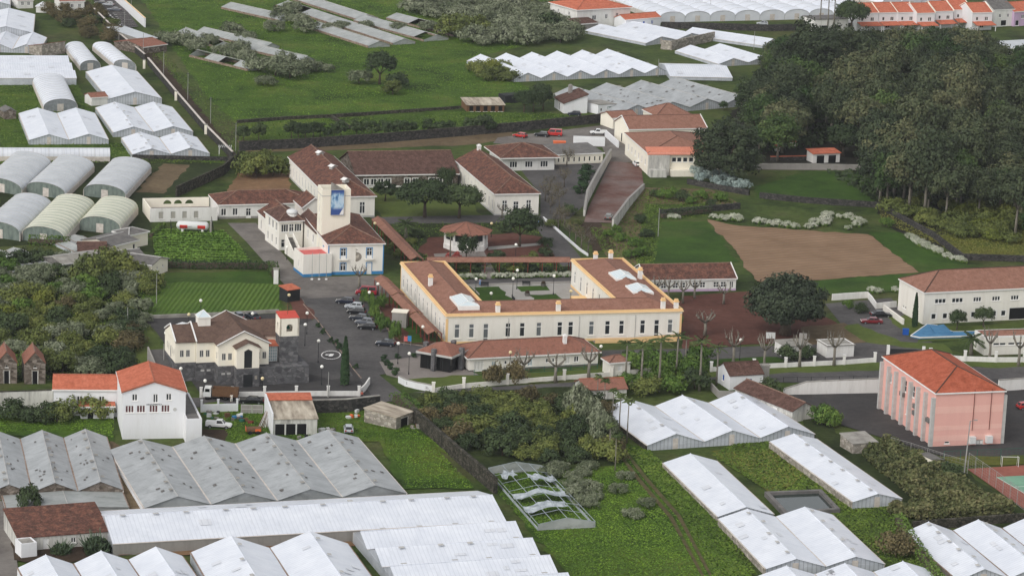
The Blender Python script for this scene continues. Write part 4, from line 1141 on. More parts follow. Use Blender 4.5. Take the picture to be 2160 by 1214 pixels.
# ---- U-shaped hospital building with yellow trim
def u_building():
    A, B, z = (942, 663), (1439, 652), 6.2
    o, rz, L, W = rect(A, B, (829, 553), z)
    root = thing('hospital_building', 'U-shaped cream building with yellow cornice, brown roof and glass skylights', 'building', o, rz)
    c, s = math.cos(rz), math.sin(rz)
    def loc(px, py, zz):
        p = P(px, py, zz) - o; return p.x * c + p.y * s, -p.x * s + p.y * c
    wl = loc(935, 548, z)[0]; wr = L - loc(1202, 542, z)[0]; fd = loc(1022, 636, z)[1]
    w1, w2 = max(8.5, min(wl, 13)), max(8.5, min(wr, 13))
    fd = max(8.0, min(fd, 12))
    front = [(x - 942) / 497 * L for x in (965, 995, 1025, 1071, 1101, 1136, 1180, 1203, 1247, 1281, 1311, 1356, 1386, 1415)]
    mb = MB(); ops = []
    def wallface(ox, oy, rot, ln, holes, z0=0.0):
        tmp = MB(); facade(tmp, 'f', ln, 1, z0, z - .9, [(x - w / 2, zz, w, h) for x, zz, w, h, k in holes])
        ca, sa = math.cos(rot), math.sin(rot)
        k0 = len(mb.v)
        mb.v += [(ox + v[0] * ca - v[1] * sa, oy + v[0] * sa + v[1] * ca, v[2]) for v in tmp.v]
        for f in tmp.f: mb.f.append(tuple(k0 + i for i in f)); mb.m.append(0)
        for x, zz, w, h, k in holes: ops.append((ox + x * ca, oy + x * sa, rot, zz, w, h, k))
    hf = [(x, 1.25 if i not in (2, 12) else .35, 1.05, 2.85 if i not in (2, 12) else 3.75, 't' if i not in (2, 12) else 'tt') for i, x in enumerate(front)]
    wallface(0, 0, 0, L, hf)
    side = [(W * t, 1.25, 1.0, 2.85, 't') for t in even(11, .06, .95)]
    wallface(0, W, -math.pi / 2, W, side)
    wallface(L, 0, math.pi / 2, W, [(W * t, 1.25, 1.0, 2.85, 't') for t in even(10, .06, .95)])
    wallface(w1, W, math.pi, w1, [(w1 * t, 1.25, 1.0, 2.85, 't') for t in (.25, .75)])
    wallface(L, W, math.pi, w2, [(w2 * t, 1.25, 1.0, 2.85, 't') for t in (.25, .75)])
    wi = W - fd
    wallface(w1, fd, math.pi / 2, wi, [(wi * t, 1.25, 1.0, 2.85, 't') for t in even(7, .1, .93)])
    wallface(L - w2, W, -math.pi / 2, wi, [(wi * t, .9 if i in (1, 4) else 1.5, 1.0, 3.2 if i in (1, 4) else 2.6, 't') for i, t in enumerate(even(7, .08, .93))])
    wallface(L - w2, fd, math.pi, L - w1 - w2, [((L - w1 - w2) * t, 1.25, 1.0, 2.85, 't') for t in even(6, .1, .9)])
    mb.build('wall', 'wall_cream', root)
    for x, y, rot, zz, w, h, k in ops:
        f, p, sl = window_mesh(w, h, k, 'white_trim', random.choice(('glass', 'glass', 'glass', 'glass_grey')))
        wo = put('window', f, root, (x, y, zz), rot); put('pane', p, wo)
        key = ('usill', w)
        if key not in _win: _win[key] = MB().box(-w / 2 - .3, -.1, -.3, w / 2 + .3, .02, -.1).mesh('sill', 'wall_cream')
        put('sill', _win[key], wo)
    outline = [(0, 0), (L, 0), (L, W), (L - w2, W), (L - w2, fd), (w1, fd), (w1, W), (0, W)]
    def ring(e0, e1, z0, z1, mat, name):
        def off(e):
            r = []
            n = len(outline)
            for i in range(n):
                p0, p1, p2 = Vector(outline[i - 1]), Vector(outline[i]), Vector(outline[(i + 1) % n])
                d0, d1 = (p1 - p0).normalized(), (p2 - p1).normalized()
                n0, n1 = Vector((d0.y, -d0.x)), Vector((d1.y, -d1.x))
                r.append(p1 + (n0 + n1) * e)
            return r
        a, b = off(e0), off(e1); q = MB(); n = len(a)
        for i in range(n):
            j = (i + 1) % n
            A0, A1, B0, B1 = a[i], a[j], b[i], b[j]
            q.poly([(A0.x, A0.y, z0), (A1.x, A1.y, z0), (A1.x, A1.y, z1), (A0.x, A0.y, z1)])
            q.poly([(B0.x, B0.y, z0), (B1.x, B1.y, z0), (B1.x, B1.y, z1), (B0.x, B0.y, z1)])
            q.poly([(A0.x, A0.y, z1), (A1.x, A1.y, z1), (B1.x, B1.y, z1), (B0.x, B0.y, z1)])
            q.poly([(A0.x, A0.y, z0), (A1.x, A1.y, z0), (B1.x, B1.y, z0), (B0.x, B0.y, z0)])
        return q.build(name, mat, root)
    ring(.04, -.3, z - .9, z - .45, 'wall_ivory', 'frieze')
    ring(.3, -.3, z - .45, z - .25, 'yellow_trim', 'cornice')
    ring(.16, -.25, z - .25, z + .12, 'wall_yellow', 'parapet')
    ring(.05, .0, 0, .5, 'wall_yellow', 'plinth')
    cb = MB()
    for x, y in ((-.03, -.03), (L - .42, -.03), (-.03, W - .42)): cb.box(x, y, .5, x + .45, y + .45, z - .9)
    cb.build('corner_trim', 'wall_yellow', root)
    zr, rise = z - .3, 1.7
    i = .3
    O = [(i, i), (L - i, i), (L - i, W - i), (L - w2 + i, W - i), (L - w2 + i, fd - i), (w1 - i, fd - i), (w1 - i, W - i), (i, W - i)]
    O = [(x, y, zr) for x, y in O]
    R1, R2 = (w1 / 2, fd / 2, zr + rise), (L - w2 / 2, fd / 2, zr + rise)
    R3, R4 = (L - w2 / 2, W - w2 / 2, zr + rise), (w1 / 2, W - w1 / 2, zr + rise)
    rb = MB()
    for f in ([O[0], O[1], R2, R1], [O[7], O[0], R1, R4], [O[6], O[7], R4], [O[5], O[6], R4, R1], [O[4], O[5], R1, R2], [O[3], O[4], R2, R3], [O[2], O[3], R3], [O[1], O[2], R3, R2]): rb.poly(f)
    ro = rb.build('roof', 'tile_brown', root)
    rg = MB()
    for a, b in ((R1, R2), (R2, R3), (R1, R4), (O[0], R1), (O[1], R2), (O[6], R4), (O[7], R4), (O[2], R3), (O[3], R3)): rg.tube([a, b], .1, 4)
    rg.build('ridge', 'ridge_brown', ro)
    for px, py, zz in ((908, 597, 6.9), (1050, 656, 6.4), (1178, 654, 6.4), (1256, 548, 6.6), (1288, 545, 6.6), (1350, 582, 6.9), (1400, 648, 6.6), (1427, 650, 6.3)):
        x, y = loc(px, py, zz)
        x, y = min(max(x, .9), L - .9), min(max(y, .9), W - .9)
        ch = MB().box(-.42, -.42, 0, .42, .42, 1.9).build('chimney', 'white_trim', root, (x, y, zz - .6))
        MB().box(-.52, -.52, 1.9, .52, .52, 2.08).box(-.36, -.36, 2.08, .36, .36, 2.5).build('chimney_cap', 'wall_yellow', ch)
    for px, py, ln in ((980, 634, 8.5), (1313, 580, 6.5), (1349, 608, 6.5)):
        x, y = loc(px, py, 7.4); skylight(root, x, y, 7.1, 4.4, ln, .8)
    for x in (L * .26, L * .56, L * .8): MB().tube([(x, -.1, .3), (x, -.1, z - .95)], .06, 5).build('downpipe', 'grey_trim', root)
    for y in (W * .3, W * .62): MB().tube([(-.1, y, .3), (-.1, y, z - .95)], .06, 5).build('downpipe', 'grey_trim', root)
    # yellow access ramp along the right of the front
    rp = MB(); xs = (L * .62, L * .97)
    rp.slab([(xs[0], -2.2, .05), (xs[1], -2.2, 1.0), (xs[1], -.06, 1.0), (xs[0], -.06, .05)], .04, 1)
    rp.poly([(xs[0], -2.2, .0), (xs[1], -2.2, .0), (xs[1], -2.2, 1.5), (xs[0], -2.2, .55)], 0)
    rp.poly([(xs[0], -2.0, .06), (xs[1], -2.0, 1.0), (xs[1], -2.0, 1.5), (xs[0], -2.0, .55)], 0)
    rp.poly([(xs[0], -2.2, .55), (xs[1], -2.2, 1.5), (xs[1], -2.0, 1.5), (xs[0], -2.0, .55)], 0)
    rp.poly([(xs[1], -2.2, 0), (xs[1], -.06, 0), (xs[1], -.06, 1.0), (xs[1], -2.2, 1.0)], 0)
    rp.build('access_ramp', ['wall_yellow', 'paving'], root)
    # raised entrance step in the court
    sb = MB().box(L - w2 - 3.2, fd + 14, 0, L - w2 - .06, fd + 24, .9).build('court_steps', 'wall_yellow', root)
    return root
u_building()

# ---- old hospital wings
house('old_ward', 'white ward with a long red-brown hipped roof and three ridge vents', (694, 416), (794, 417), (610, 332), 5.0, 'hipf', 3.0, 'wall_cream', 'tile_old', 'ridge_old', .35,
      row('f', (.35, .73), .9, 1.3, 2.8, '2t') + row('l', even(13, .05, .95), .9, 1.0, 2.6, '2t'), plinth=(.4, 'grey_trim'), group='old hospital wards')
for k in range(3):
    px_, py_ = ((675, 326), (702, 355), (729, 383))[k]; p_ = P(px_, py_, 7.9)
    rv = thing('ridge_vent', ('white ridge vent farthest from the tower on the long ward roof', 'middle white ridge vent on the long ward roof', 'white ridge vent nearest the tower on the long ward roof')[k], 'roof vent', (p_.x, p_.y, 7.75), .75)
    MB().box(-.7, -.5, 0, .7, .5, .7).build('box', 'grey_trim', rv); MB().slab([(-1.0, -.8, .72), (0, -.8, 1.15), (0, .8, 1.15), (-1.0, .8, .72)], .08).slab([(1.0, .8, .72), (0, .8, 1.15), (0, -.8, 1.15), (1.0, -.8, .72)], .08).build('cap', 'white_trim', rv)
house('old_ward', 'low ward with a wide brown roof behind the park lawn', (752, 370), (966, 367), 20, 3.2, 'gx', 3.9, 'stone_ruin', 'tile_dull', 'ridge_old', .4,
      row('f', (.1, .17, .24, .31, .5, .58, .74, .82), .7, 1.4, 1.6, '2', None, 'white_trim') + [('f', .93, 0, 1.1, 2.3, 'door', 'black')], plinth=(.5, 'wall_white'), group='old hospital wards')
house('old_ward', 'white ward with a mottled hipped roof facing the park drive', (1045, 410), (1139, 410), (962, 339), 5.2, 'hipf', 3.0, 'wall_cream', 'tile_old', 'ridge_old', .35,
      row('f', (.22, .77), .9, 1.2, 2.8, '2t') + [('f', .48, 0, 1.3, 3.4, 'doorg')] + row('l', even(11, .06, .94), .9, 1.0, 2.6, '2t'), plinth=(.4, 'grey_trim'), group='old hospital wards',
      chim=((.5, .96, 7.4, .9, 1.8, 'wall_white', 'white_trim'),))
house('old_ward', 'low back ward with red-brown roof and open veranda', (1062, 333), (1170, 331), 13, 3.4, 'hip', 2.4, 'wall_white', 'tile_old', 'ridge_old', 1.2,
      row('f', (.2, .5, .8), .8, 2.0, 1.6, '3'), group='old hospital wards')
house('store_wing', 'low grey-roofed wing with a row of narrow windows', (1172, 327), (1272, 323), (1158, 309), 2.6, 'shedf', .5, 'wall_ivory', 'concrete_dark', None, .3,
      row('f', even(9, .07, .94), .6, .55, 1.3, '1', 'glass', None, 'wall_ivory'))
house('kitchen_wing', 'long white wing with red-brown hipped roof left of the tower', (462, 433), (662, 428), 11, 3.3, 'hip', 2.1, 'wall_white', 'tile_old', 'ridge_old', .3,
      [('f', .05, .8, 1.2, 1.7, '2'), ('f', .17, .8, 1.2, 1.7, '2'), ('f', .31, 0, 1.2, 2.4, 'doorg')] + row('f', (.5, .62), .8, 1.2, 1.7, '2'), plinth=(.5, 'wall_grey'))
# roofless court with blind windows and arched openings
o, rz, L, W = rect((317, 440), (459, 437), (355, 417), 3.2)
rt = thing('court_wall', 'roofless white court walls with three arches left of the kitchen wing', 'building', o, rz)
mb = MB(); hs = [(L * t - .55, .7, 1.1, 1.7) for t in (.16, .34, .51, .68)]
facade(mb, 'f', L, W, 0, 3.2, hs); mb.box(0, .17, 0, L, .32, 3.2); mb.build('front_wall', 'wall_white', rt)
for t in (.16, .34, .51, .68): opening(rt, 'f', L, W, L * t, .7, 1.1, 1.7, '1', 'grey_trim', 'shutter_grey')
bw_ = MB()
ax = [L * t for t in (.37, .53, .7)]
N = 10; hw = 1.0
def arch_wall(mb, L, y, z0, z1, ax, hw, zs):
    xs = [0.0]
    for a in ax: xs += [a - hw, a + hw]
    xs.append(L)
    for i in range(0, len(xs), 2): mb.box(xs[i], y, z0, xs[i + 1], y + .3, z1)
    for a in ax:
        mb.box(a - hw, y, z0, a + hw, y + .3, zs)
        for k in range(N):
            t0, t1 = math.pi * k / N, math.pi * (k + 1) / N
            x0, x1 = a - hw * math.cos(t0), a - hw * math.cos(t1)
            h0, h1 = zs + hw * math.sin(t0), zs + hw * math.sin(t1)
            mb.poly([(x0, y, h0), (x1, y, h1), (x1, y, z1), (x0, y, z1)])
            mb.poly([(x0, y, h0), (x1, y, h1), (x1, y + .3, h1), (x0, y + .3, h0)])
            mb.poly([(x0, y, z1), (x1, y, z1), (x1, y + .3, z1), (x0, y + .3, z1)])
arch_wall(bw_, L, W - .3, 0, 3.2, ax, 1.0, 1.7)
bw_.build('arched_wall', 'wall_ivory', rt)
MB().box(0, .33, 0, .3, W - .31, 3.2).build('side_wall', 'wall_ivory', rt)
MB().box(.31, .33, .9, L, W - .31, 1.0).build('court_floor', 'paving', rt)

# ---- clinic with the tall tower
BL = 'blue_trim'
house('clinic_house', 'cream two-storey house with blue window surrounds and old tiled roof', (693, 516), (810, 514), (757, 455), 6.8, 'hip', 2.5, 'wall_cream', 'tile_old', 'ridge_old', .3,
      [('f', .27, 3.6, 1.2, 2.3, 'doorg', 'glass', BL), ('f', .74, 3.6, 1.2, 2.3, 'doorg', 'glass', BL), ('f', .27, .9, 1.2, 1.7, '2t', 'glass', BL), ('f', .74, 0, 1.1, 2.6, 'doorp', 'white_trim', BL),
       ('l', .2, 3.4, .9, 1.8, '2', 'glass', BL)] + row('r', even(6), 3.6, 1.1, 2.0, '2', None, BL), plinth=(.7, BL), trims=BL)
o, rz, L, W = rect((693, 516), (810, 514), (757, 455), 6.8)
cl = [x for x in bpy.data.objects if x.name.startswith('clinic_house')][-1]
for t in (.27, .74):
    b = MB().box(L * t - 1.0, -.7, 3.35, L * t + 1.0, -.04, 3.5).build('balcony', 'wall_cream', cl)
    r_ = MB()
    for k in range(11): r_.tube([(L * t - .95 + .19 * k, -.66, 3.5), (L * t - .95 + .19 * k, -.66, 4.35)], .02, 3)
    r_.tube([(L * t - .95, -.66, 4.35), (L * t + .95, -.66, 4.35)], .03, 4); r_.build('railing', 'white_trim', b)
em = MB()
q = [(L * .5 + 1.25 * math.sin(math.pi * k / 12), 4.0 + 1.05 * math.cos(math.pi * k / 12)) for k in range(13)]
for a, b in zip(q, q[1:]): em.poly([(L * .5, -.05, 4.0), (a[0], -.05, a[1]), (b[0], -.05, b[1])])
em.box(L * .5 - .08, -.06, 2.95, L * .5 - .005, .0, 5.9).box(L * .5 - .005, -.06, 5.5, L * .5 + .35, .0, 5.58)
em.build('wall_emblem', 'stone_light', cl)

TZ = 17.2
tw = house('clinic_tower', 'tall cream tower with a blue banner hung on its front', (680, 411), (740, 410), 5.2, TZ - 1.0, 'flat', 0, 'wall_ivory', 'concrete', None, -.3,
           [('l', .55, zz, .7, 1.7, '1') for zz in (3.2, 6.0, 8.8, 11.6)] + [('l', .55, 14.0, .7, 1.4, '1')], parapet=(1.2, 'wall_ivory'), cat='tower')
L, W = tw['_L'], tw['_W']
MB().box(-.06, -.06, TZ - 1.35, L + .06, -.002, TZ - 1.2).box(-.06, -.002, TZ - 1.35, -.002, W, TZ - 1.2).build('string_course', 'grey_trim', tw)
bn = thing('banner', 'blue printed banner with a white corner mark hanging on the tower', 'banner', tw.matrix_world @ Vector((0, 0, 0)) if False else Vector(tw.location), tw.rotation_euler.z)
bx0, bx1 = L * .30, L * .75
MB().box(bx0, -.34, 11.7, bx1, -.3, 17.3).build('cloth', 'banner_print', bn)
fb = MB(); t_ = .07
for a in (bx0 - t_, bx1): fb.box(a, -.4, 11.65, a + t_, -.2, 17.4)
fb.box(bx0, -.4, 11.62, bx1, -.2, 11.69).box(bx0, -.4, 17.31, bx1, -.2, 17.38)
for zz in (12.5, 14.6, 16.4): fb.box(bx0, -.2, zz, bx0 + .08, -.07, zz + .08).box(bx1 - .08, -.2, zz, bx1, -.07, zz + .08)
fb.build('frame', 'grey_trim', bn)
MB().poly([(bx1 - .95, -.345, 11.75), (bx1 - .03, -.345, 11.75), (bx1 - .03, -.345, 13.3), (bx1 - .5, -.345, 12.6)]).build('corner_mark', 'white_trim', bn)
MB().prism([(0, 0), (1, 0)], 0, 1) if False else None
fin = MB(); fin.v += [(bx0, -.3, 17.4), (bx1, -.3, 17.4), (bx0, -.3, 18.9), (bx0 + .2, -.3, 18.95), (bx0, .1, 17.4), (bx1, .1, 17.4), (bx0, .1, 18.9), (bx0 + .2, .1, 18.95)]
for f in ((0, 1, 3, 2), (4, 6, 7, 5), (0, 2, 6, 4), (2, 3, 7, 6), (3, 1, 5, 7), (0, 4, 5, 1)): fin.f.append(f); fin.m.append(0)
fin.build('top_fin', 'concrete', bn)

house('clinic_wing', 'two-storey cream clinic wing with glazed upper veranda and outside stair', (589, 468), (641, 467), (560, 447), 6.6, 'hip', 1.9, 'wall_cream', 'tile_dull', 'ridge_old', .3,
      row('f', (.24, .8), 4.2, 1.7, 1.8, 'g31') + [('f', .52, 3.6, 1.1, 2.4, 'doorg'), ('f', .24, .0, 1.6, 2.5, 'doorg')] + row('l', (.2, .45, .7), 4.2, 1.2, 1.9, 'g21') + row('l', (.2, .5, .8), .8, .8, 1.9, '1'))
house('clinic_annex', 'low cream annex with old tiled roof at the left of the clinic', (575, 474), (650, 472), (545, 447), 3.9, 'hipf', 2.6, 'wall_cream', 'tile_old', 'ridge_old', .3,
      row('l', (.2, .5, .8), .5, .9, 2.2, '1') + [('l', .35, 0, 1.0, 2.5, 'door', 'black')])
house('clinic_link', 'cream link block with brown roof between veranda and tower', (668, 493), (705, 493), (632, 459), 6.2, 'hipf', 1.8, 'wall_cream', 'tile_dull', 'ridge_old', .25,
      row('l', (.2, .5, .8), 3.4, 1.2, 1.9, '2'), fascia=None)
house('clinic_gable', 'cream gabled block with white verges behind the clinic', (640, 440), (690, 440), (622, 424), 6.0, 'gy', 2.3, 'wall_cream', 'tile_old', 'ridge_old', .3, coping='white_trim')
tb = house('clinic_terrace', 'cream terrace block with a pinkish red roof floor beside the forecourt', (640, 544), (700, 541), (621, 529), 4.3, 'flat', 0, 'wall_cream', 'red_floor', None, -.26,
      [('l', .5, 1.6, .5, 1.6, '1')], parapet=(.7, 'wall_cream'), plinth=(.65, BL))
# outside stair
o, rz, L, W = rect((622, 550), (641, 549), 7.6, 0)
st = thing('outside_stair', 'white outside stair with dark treads climbing to the veranda', 'stair', o, rz)
for k in range(15): MB().box(.25, k * .5, 0, 1.75, k * .5 + .5, .24 * (k + 1)).build('step', 'concrete_dark', st)
for x in (.0, 1.76):
    sb = MB(); sb.v += [(x, 0, 0), (x, 7.5, 0), (x, 7.5, 4.6), (x, 0, 1.1), (x + .24, 0, 0), (x + .24, 7.5, 0), (x + .24, 7.5, 4.6), (x + .24, 0, 1.1)]
    for f in ((0, 1, 2, 3), (7, 6, 5, 4), (3, 2, 6, 7), (0, 3, 7, 4), (1, 5, 6, 2)): sb.f.append(f); sb.m.append(0)
    sb.build('balustrade', 'wall_cream', st)
for k in range(3):
    fp = thing('flag_pole', ('left', 'middle', 'right')[k] + ' of three bare flag poles before the clinic terrace', 'flag pole', P(658 + 15 * k, 590), 0, 'flag poles')
    MB().tube([(0, 0, 0), (0, 0, 6.2)], [.06, .04], 5).build('pole', 'pole_grey', fp); MB().box(-.25, -.25, 0, .25, .25, .3).build('foot', 'white_trim', fp)
# white roof domes of the clinic
for k, (px, py, zz, r_) in enumerate(((616, 448, 8.2, 1.35), (594, 440, 6.2, .6), (592, 433, 6.2, .55))):
    p = P(px, py, zz)
    d = thing('roof_dome', ('large white roof lantern on the clinic wing', 'small white roof ventilator nearer the veranda', 'small white roof ventilator farther from the veranda')[k], 'skylight', (p.x, p.y, zz - .6))
    MB().tube([(0, 0, -.6), (0, 0, .7)], r_ * .9, 10).build('drum', 'white_trim', d)
    MB().ball((0, 0, .7), r_, 12, 8, .55).build('dome', 'pole_white', d, smooth=True)

# ---- front reception range and entrance pavilion
house('reception_range', 'low cream reception range with rust-tiled roof and satellite dish', (990, 756), (1262, 742), 9.0, 2.7, 'hip', 2.1, 'wall_cream', 'tile_rust', 'ridge_brown', .5,
      [('f', .075, .2, 1.9, 1.9, 'g31', 'curtain'), ('f', .19, .7, .9, 1.2, '2', 'glass_pale'), ('f', .28, 1.2, .5, .7, '1'), ('f', .33, 1.2, .5, .7, '1'), ('f', .47, .6, 1.0, 1.4, '2', 'glass_pale'), ('f', .6, 1.1, .5, .8, '1'), ('f', .65, 1.1, .5, .8, '1'), ('f', .76, .6, 1.1, 1.5, '2', 'curtain'), ('f', .83, .9, 1.0, 1.2, '2')],
      plinth=(.35, 'concrete_dark'), chim=((.77, .3, 3.6, .7, 1.9, 'white_trim', 'white_trim'),))
c = P(936, 738, 3.4); fr = P(948, 749, 3.4)
an = math.atan2(fr.y - c.y, fr.x - c.x); r_ = 5.0
pv = thing('entrance_pavilion', 'dark glass entrance pavilion with hipped rust roof and white fascia', 'pavilion', (c.x, c.y, 0), an)
q = [(r_ * math.cos(math.pi / 2 * k), r_ * math.sin(math.pi / 2 * k)) for k in range(4)]
rb = MB(); top = (0, 0, 5.2)
for k in range(4): rb.poly([(*[v * 1.12 for v in q[k]], 3.55), (*[v * 1.12 for v in q[(k + 1) % 4]], 3.55), top])
rf = rb.build('roof', 'tile_rust', pv)
fb = MB().prism([(v[0] * 1.14, v[1] * 1.14) for v in q], 3.12, 3.54); fb.build('fascia', 'grey_trim', pv)
for k in range(4):
    a, b = Vector((*q[k], 0)) * .93, Vector((*q[(k + 1) % 4], 0)) * .93
    for j in range(4):
        p0, p1 = a + (b - a) * (j / 4 + .01), a + (b - a) * ((j + 1) / 4 - .01)
        m_ = MB(); m_.poly([p0, p1, p1 + Vector((0, 0, 3.1)), p0 + Vector((0, 0, 3.1))]); m_.build('glass_pane', 'glass_dark', pv)
    m_ = MB()
    for j in range(5): m_.tube([a + (b - a) * (j / 4), a + (b - a) * (j / 4) + Vector((0, 0, 3.12))], .07, 4)
    m_.build('glazing_bar', 'dark_metal', pv)
    mid = (Vector((*q[k], 0)) + Vector((*q[(k + 1) % 4], 0))) / 2
    d_ = (mid.normalized())
    py = MB(); py.box(-.45, -.4, 0, .45, .4, 4.5); py.build('stone_pylon', 'stone_church', pv, mid * .99 + d_ * .5, math.atan2(d_.y, d_.x))

# ---- gazebo
c = P(982, 522, 0)
gz = thing('gazebo', 'octagonal white garden pavilion with an orange-brown tiled roof', 'gazebo', (c.x, c.y, 0), R(12))
def octo(r): return [(r * math.cos(math.pi / 4 * k), r * math.sin(math.pi / 4 * k)) for k in range(8)]
MB().prism(octo(5.2), 0, 1.1).build('base', 'wall_white', gz)
wb = MB(); q = octo(4.9)
for k in range(8):
    a, b = q[k], q[(k + 1) % 8]; wb.prism([a, b, (b[0] * .95, b[1] * .95), (a[0] * .95, a[1] * .95)], 1.1, 2.2)
wb.build('parapet', 'wall_white', gz)
pm = MB().box(-.22, -.22, 1.1, .22, .22, 4.1).mesh('post', 'white_trim')
for p in octo(4.85): put('post', pm, gz, (p[0], p[1], .002))
for k in range(8):
    a, b = q[k], q[(k + 1) % 8]; m_ = MB(); m_.poly([(a[0] * .97, a[1] * .97, 2.25), (b[0] * .97, b[1] * .97, 2.25), (b[0] * .97, b[1] * .97, 3.9), (a[0] * .97, a[1] * .97, 3.9)]); m_.build('glass_pane', 'glass', gz)
rb = MB(); q = octo(6.2); q0 = octo(.02)
for k in range(8):
    a, b = q[k], q[(k + 1) % 8]; rb.slab([(*a, 4.1), (*b, 4.1), (0, 0, 6.1)], .12)
ro = rb.build('roof', 'tile_rust', gz)
rb = MB()
for a in q: rb.tube([(*a, 4.12), (0, 0, 6.14)], .09, 4)
rb.build('ridge', 'ridge_brown', ro)
MB().slab([(-.9, -5.3, 1.08), (.9, -5.3, 1.08), (.9, -12, .1), (-.9, -12, .1)], .1).build('entry_ramp', 'paving', gz)

# ---- covered walkways
walkway('covered walkway with brown roof along the left of the garden', [(797, 462), (880, 547)])
walkway('stepped covered walkway running beside the U-shaped building to the drive', [(803, 590), (918, 704)], steps=1)
walkway('covered walkway crossing the garden behind the court', [(900, 549), (1202, 549)])

# ---- chapel with bell tower on a stone basement
FZ = 3.7
def nave():
    o, rz, L, W = rect((461, 729), (567, 724), (425, 686), FZ + 4.0)
    root = thing('chapel', 'cream chapel with brown cross-gabled roof on a dark stone basement', 'church', o, rz)
    E = FZ + 4.0; RI = 2.5
    def block(x0, y0, x1, y1, holes_f=(), holes_l=(), eave=E, stone=True):
        l_, w_ = x1 - x0, y1 - y0
        mb = MB()
        for face, hs in (('f', holes_f), ('l', holes_l), ('r', ()), ('b', ())):
            facade(mb, face, l_, w_, FZ, eave, [(x - w / 2, z, w, h) for x, z, w, h, k in hs])
        for i in range(len(mb.v)): mb.v[i] = (mb.v[i][0] + x0, mb.v[i][1] + y0, mb.v[i][2])
        mb.build('wall', 'wall_ivory', root)
        MB().box(x0 - .06, y0 - .06, 0, x1 + .06, y1, FZ).build('stone_base', 'stone_church', root)
        for face, hs in (('f', holes_f), ('l', holes_l)):
            for x, z, w, h, k in hs:
                f, p, s = window_mesh(w, h, k, 'grey_trim', 'glass')
                loc_ = (x0 + x, y0, z) if face == 'f' else (x0, y0 + x, z)
                wo = put('window', f, root, loc_, ROT[face]); put('pane', p, wo)
    wz, ww, wh = FZ + 1.1, .75, 1.35
    pair = lambda c: [(c - .6, wz, ww, wh, '2'), (c + .6, wz, ww, wh, '2')]
    block(0, 0, L, W, pair(L * .17) + pair(L * .85), [(1.5, wz, .6, wh, '1')])
    mb = MB(); mb.poly([(0, 0, E), (L, 0, E), (L / 2, 0, E + RI)]).poly([(0, W, E), (L, W, E), (L / 2, W, E + RI)]); mb.build('gable', 'wall_ivory', root)
    # wings
    block(-3.6, 3.0, -.01, 14.0, pair(1.6))
    block(-7.6, 3.6, -3.66, 13.4, pair(1.9), [(1.2, wz, .6, wh, '1'), (2.6, wz, .6, wh, '1'), (4.2, FZ + .05, 1.0, 2.4, '1'), (6.0, wz, .6, wh, '1'), (7.4, wz, .6, wh, '1')])
    block(L + .01, 6.0, L + 3.2, 13.0)
    rf = MB()
    ov = .35
    rf.slab([(-ov, -ov, E + .1), (L / 2, -ov, E + RI + .2), (L / 2, W + ov, E + RI + .2), (-ov, W + ov, E + .1)], .14)
    rf.slab([(L + ov, W + ov, E + .1), (L / 2, W + ov, E + RI + .2), (L / 2, -ov, E + RI + .2), (L + ov, -ov, E + .1)], .14)
    r0 = rf.build('roof', 'tile_church', root)
    rg = MB().tube([(L / 2, -ov, E + RI + .22), (L / 2, W + ov, E + RI + .22)], .12, 5); rg.build('ridge', 'ridge_dark', r0)
    def xroof(x0, x1, y0, y1, rise, e=E):
        ym = (y0 + y1) / 2; q = MB()
        q.slab([(x0, y0 - ov, e + .12), (x1, y0 - ov, e + .12), (x1, ym, e + rise + .2), (x0, ym, e + rise + .2)], .13)
        q.slab([(x1, y1 + ov, e + .12), (x0, y1 + ov, e + .12), (x0, ym, e + rise + .2), (x1, ym, e + rise + .2)], .13)
        return q.build('wing_roof', 'tile_church', root)
    xroof(-3.6, L / 2 - 1.2, 3.0, 14.0, RI - .15); xroof(-7.6, -3.7, 3.6, 13.4, 2.1); xroof(L / 2 + 1.2, L + 3.6, 6.0, 13.0, RI - .3)
    for x, y0, y1, rs in ((-7.62, 3.6, 13.4, 2.1), (-3.66, 3.0, 14.0, RI - .15)):
        ym = (y0 + y1) / 2
        MB().poly([(x + .05, y0, E), (x + .05, y1, E), (x + .05, ym, E + rs)]).build('gable', 'wall_ivory', root)
        MB().tube([(x, y0 - ov, E + .3), (x, ym, E + rs + .38), (x, y1 + ov, E + .3)], .17, 4).build('verge', 'white_trim', root)
    for y in (-ov, W + ov):
        MB().tube([(-ov, y, E + .14), (L / 2, y, E + RI + .26), (L + ov, y, E + .14)], .13, 4).build('verge', 'white_trim', root)
    # porch
    px0, px1, py0 = L * .315, L * .755, -2.4
    pe = E - .1; pw = px1 - px0; pm_ = (px0 + px1) / 2
    mb = MB(); dw = 1.55
    facade(mb, 'f', pw, 2.4, FZ, pe, [(pw / 2 - dw / 2, FZ + .02, dw, 3.3)])
    mb.v = [(x + px0, y + py0, z) for x, y, z in mb.v]
    mb.poly([(px0, py0, FZ), (px0, 0, FZ), (px0, 0, pe), (px0, py0, pe)]).poly([(px1, py0, FZ), (px1, 0, FZ), (px1, 0, pe), (px1, py0, pe)])
    mb.poly([(px0, py0, pe), (px1, py0, pe), (pm_, py0, pe + 1.1)])
    mb.build('porch_wall', 'wall_ivory', root)
    MB().box(px0 - .05, py0 - .05, 0, px1 + .05, -.07, FZ).build('stone_base', 'stone_church', root)
    q = MB().slab([(px0 - .4, py0 - .3, pe + .05), (pm_, py0 - .3, pe + 1.25), (pm_, .2, pe + 1.25), (px0 - .4, .2, pe + .05)], .12).slab([(px1 + .4, .2, pe + .05), (pm_, .2, pe + 1.25), (pm_, py0 - .3, pe + 1.25), (px1 + .4, py0 - .3, pe + .05)], .12)
    q.build('porch_roof', 'tile_church', root)
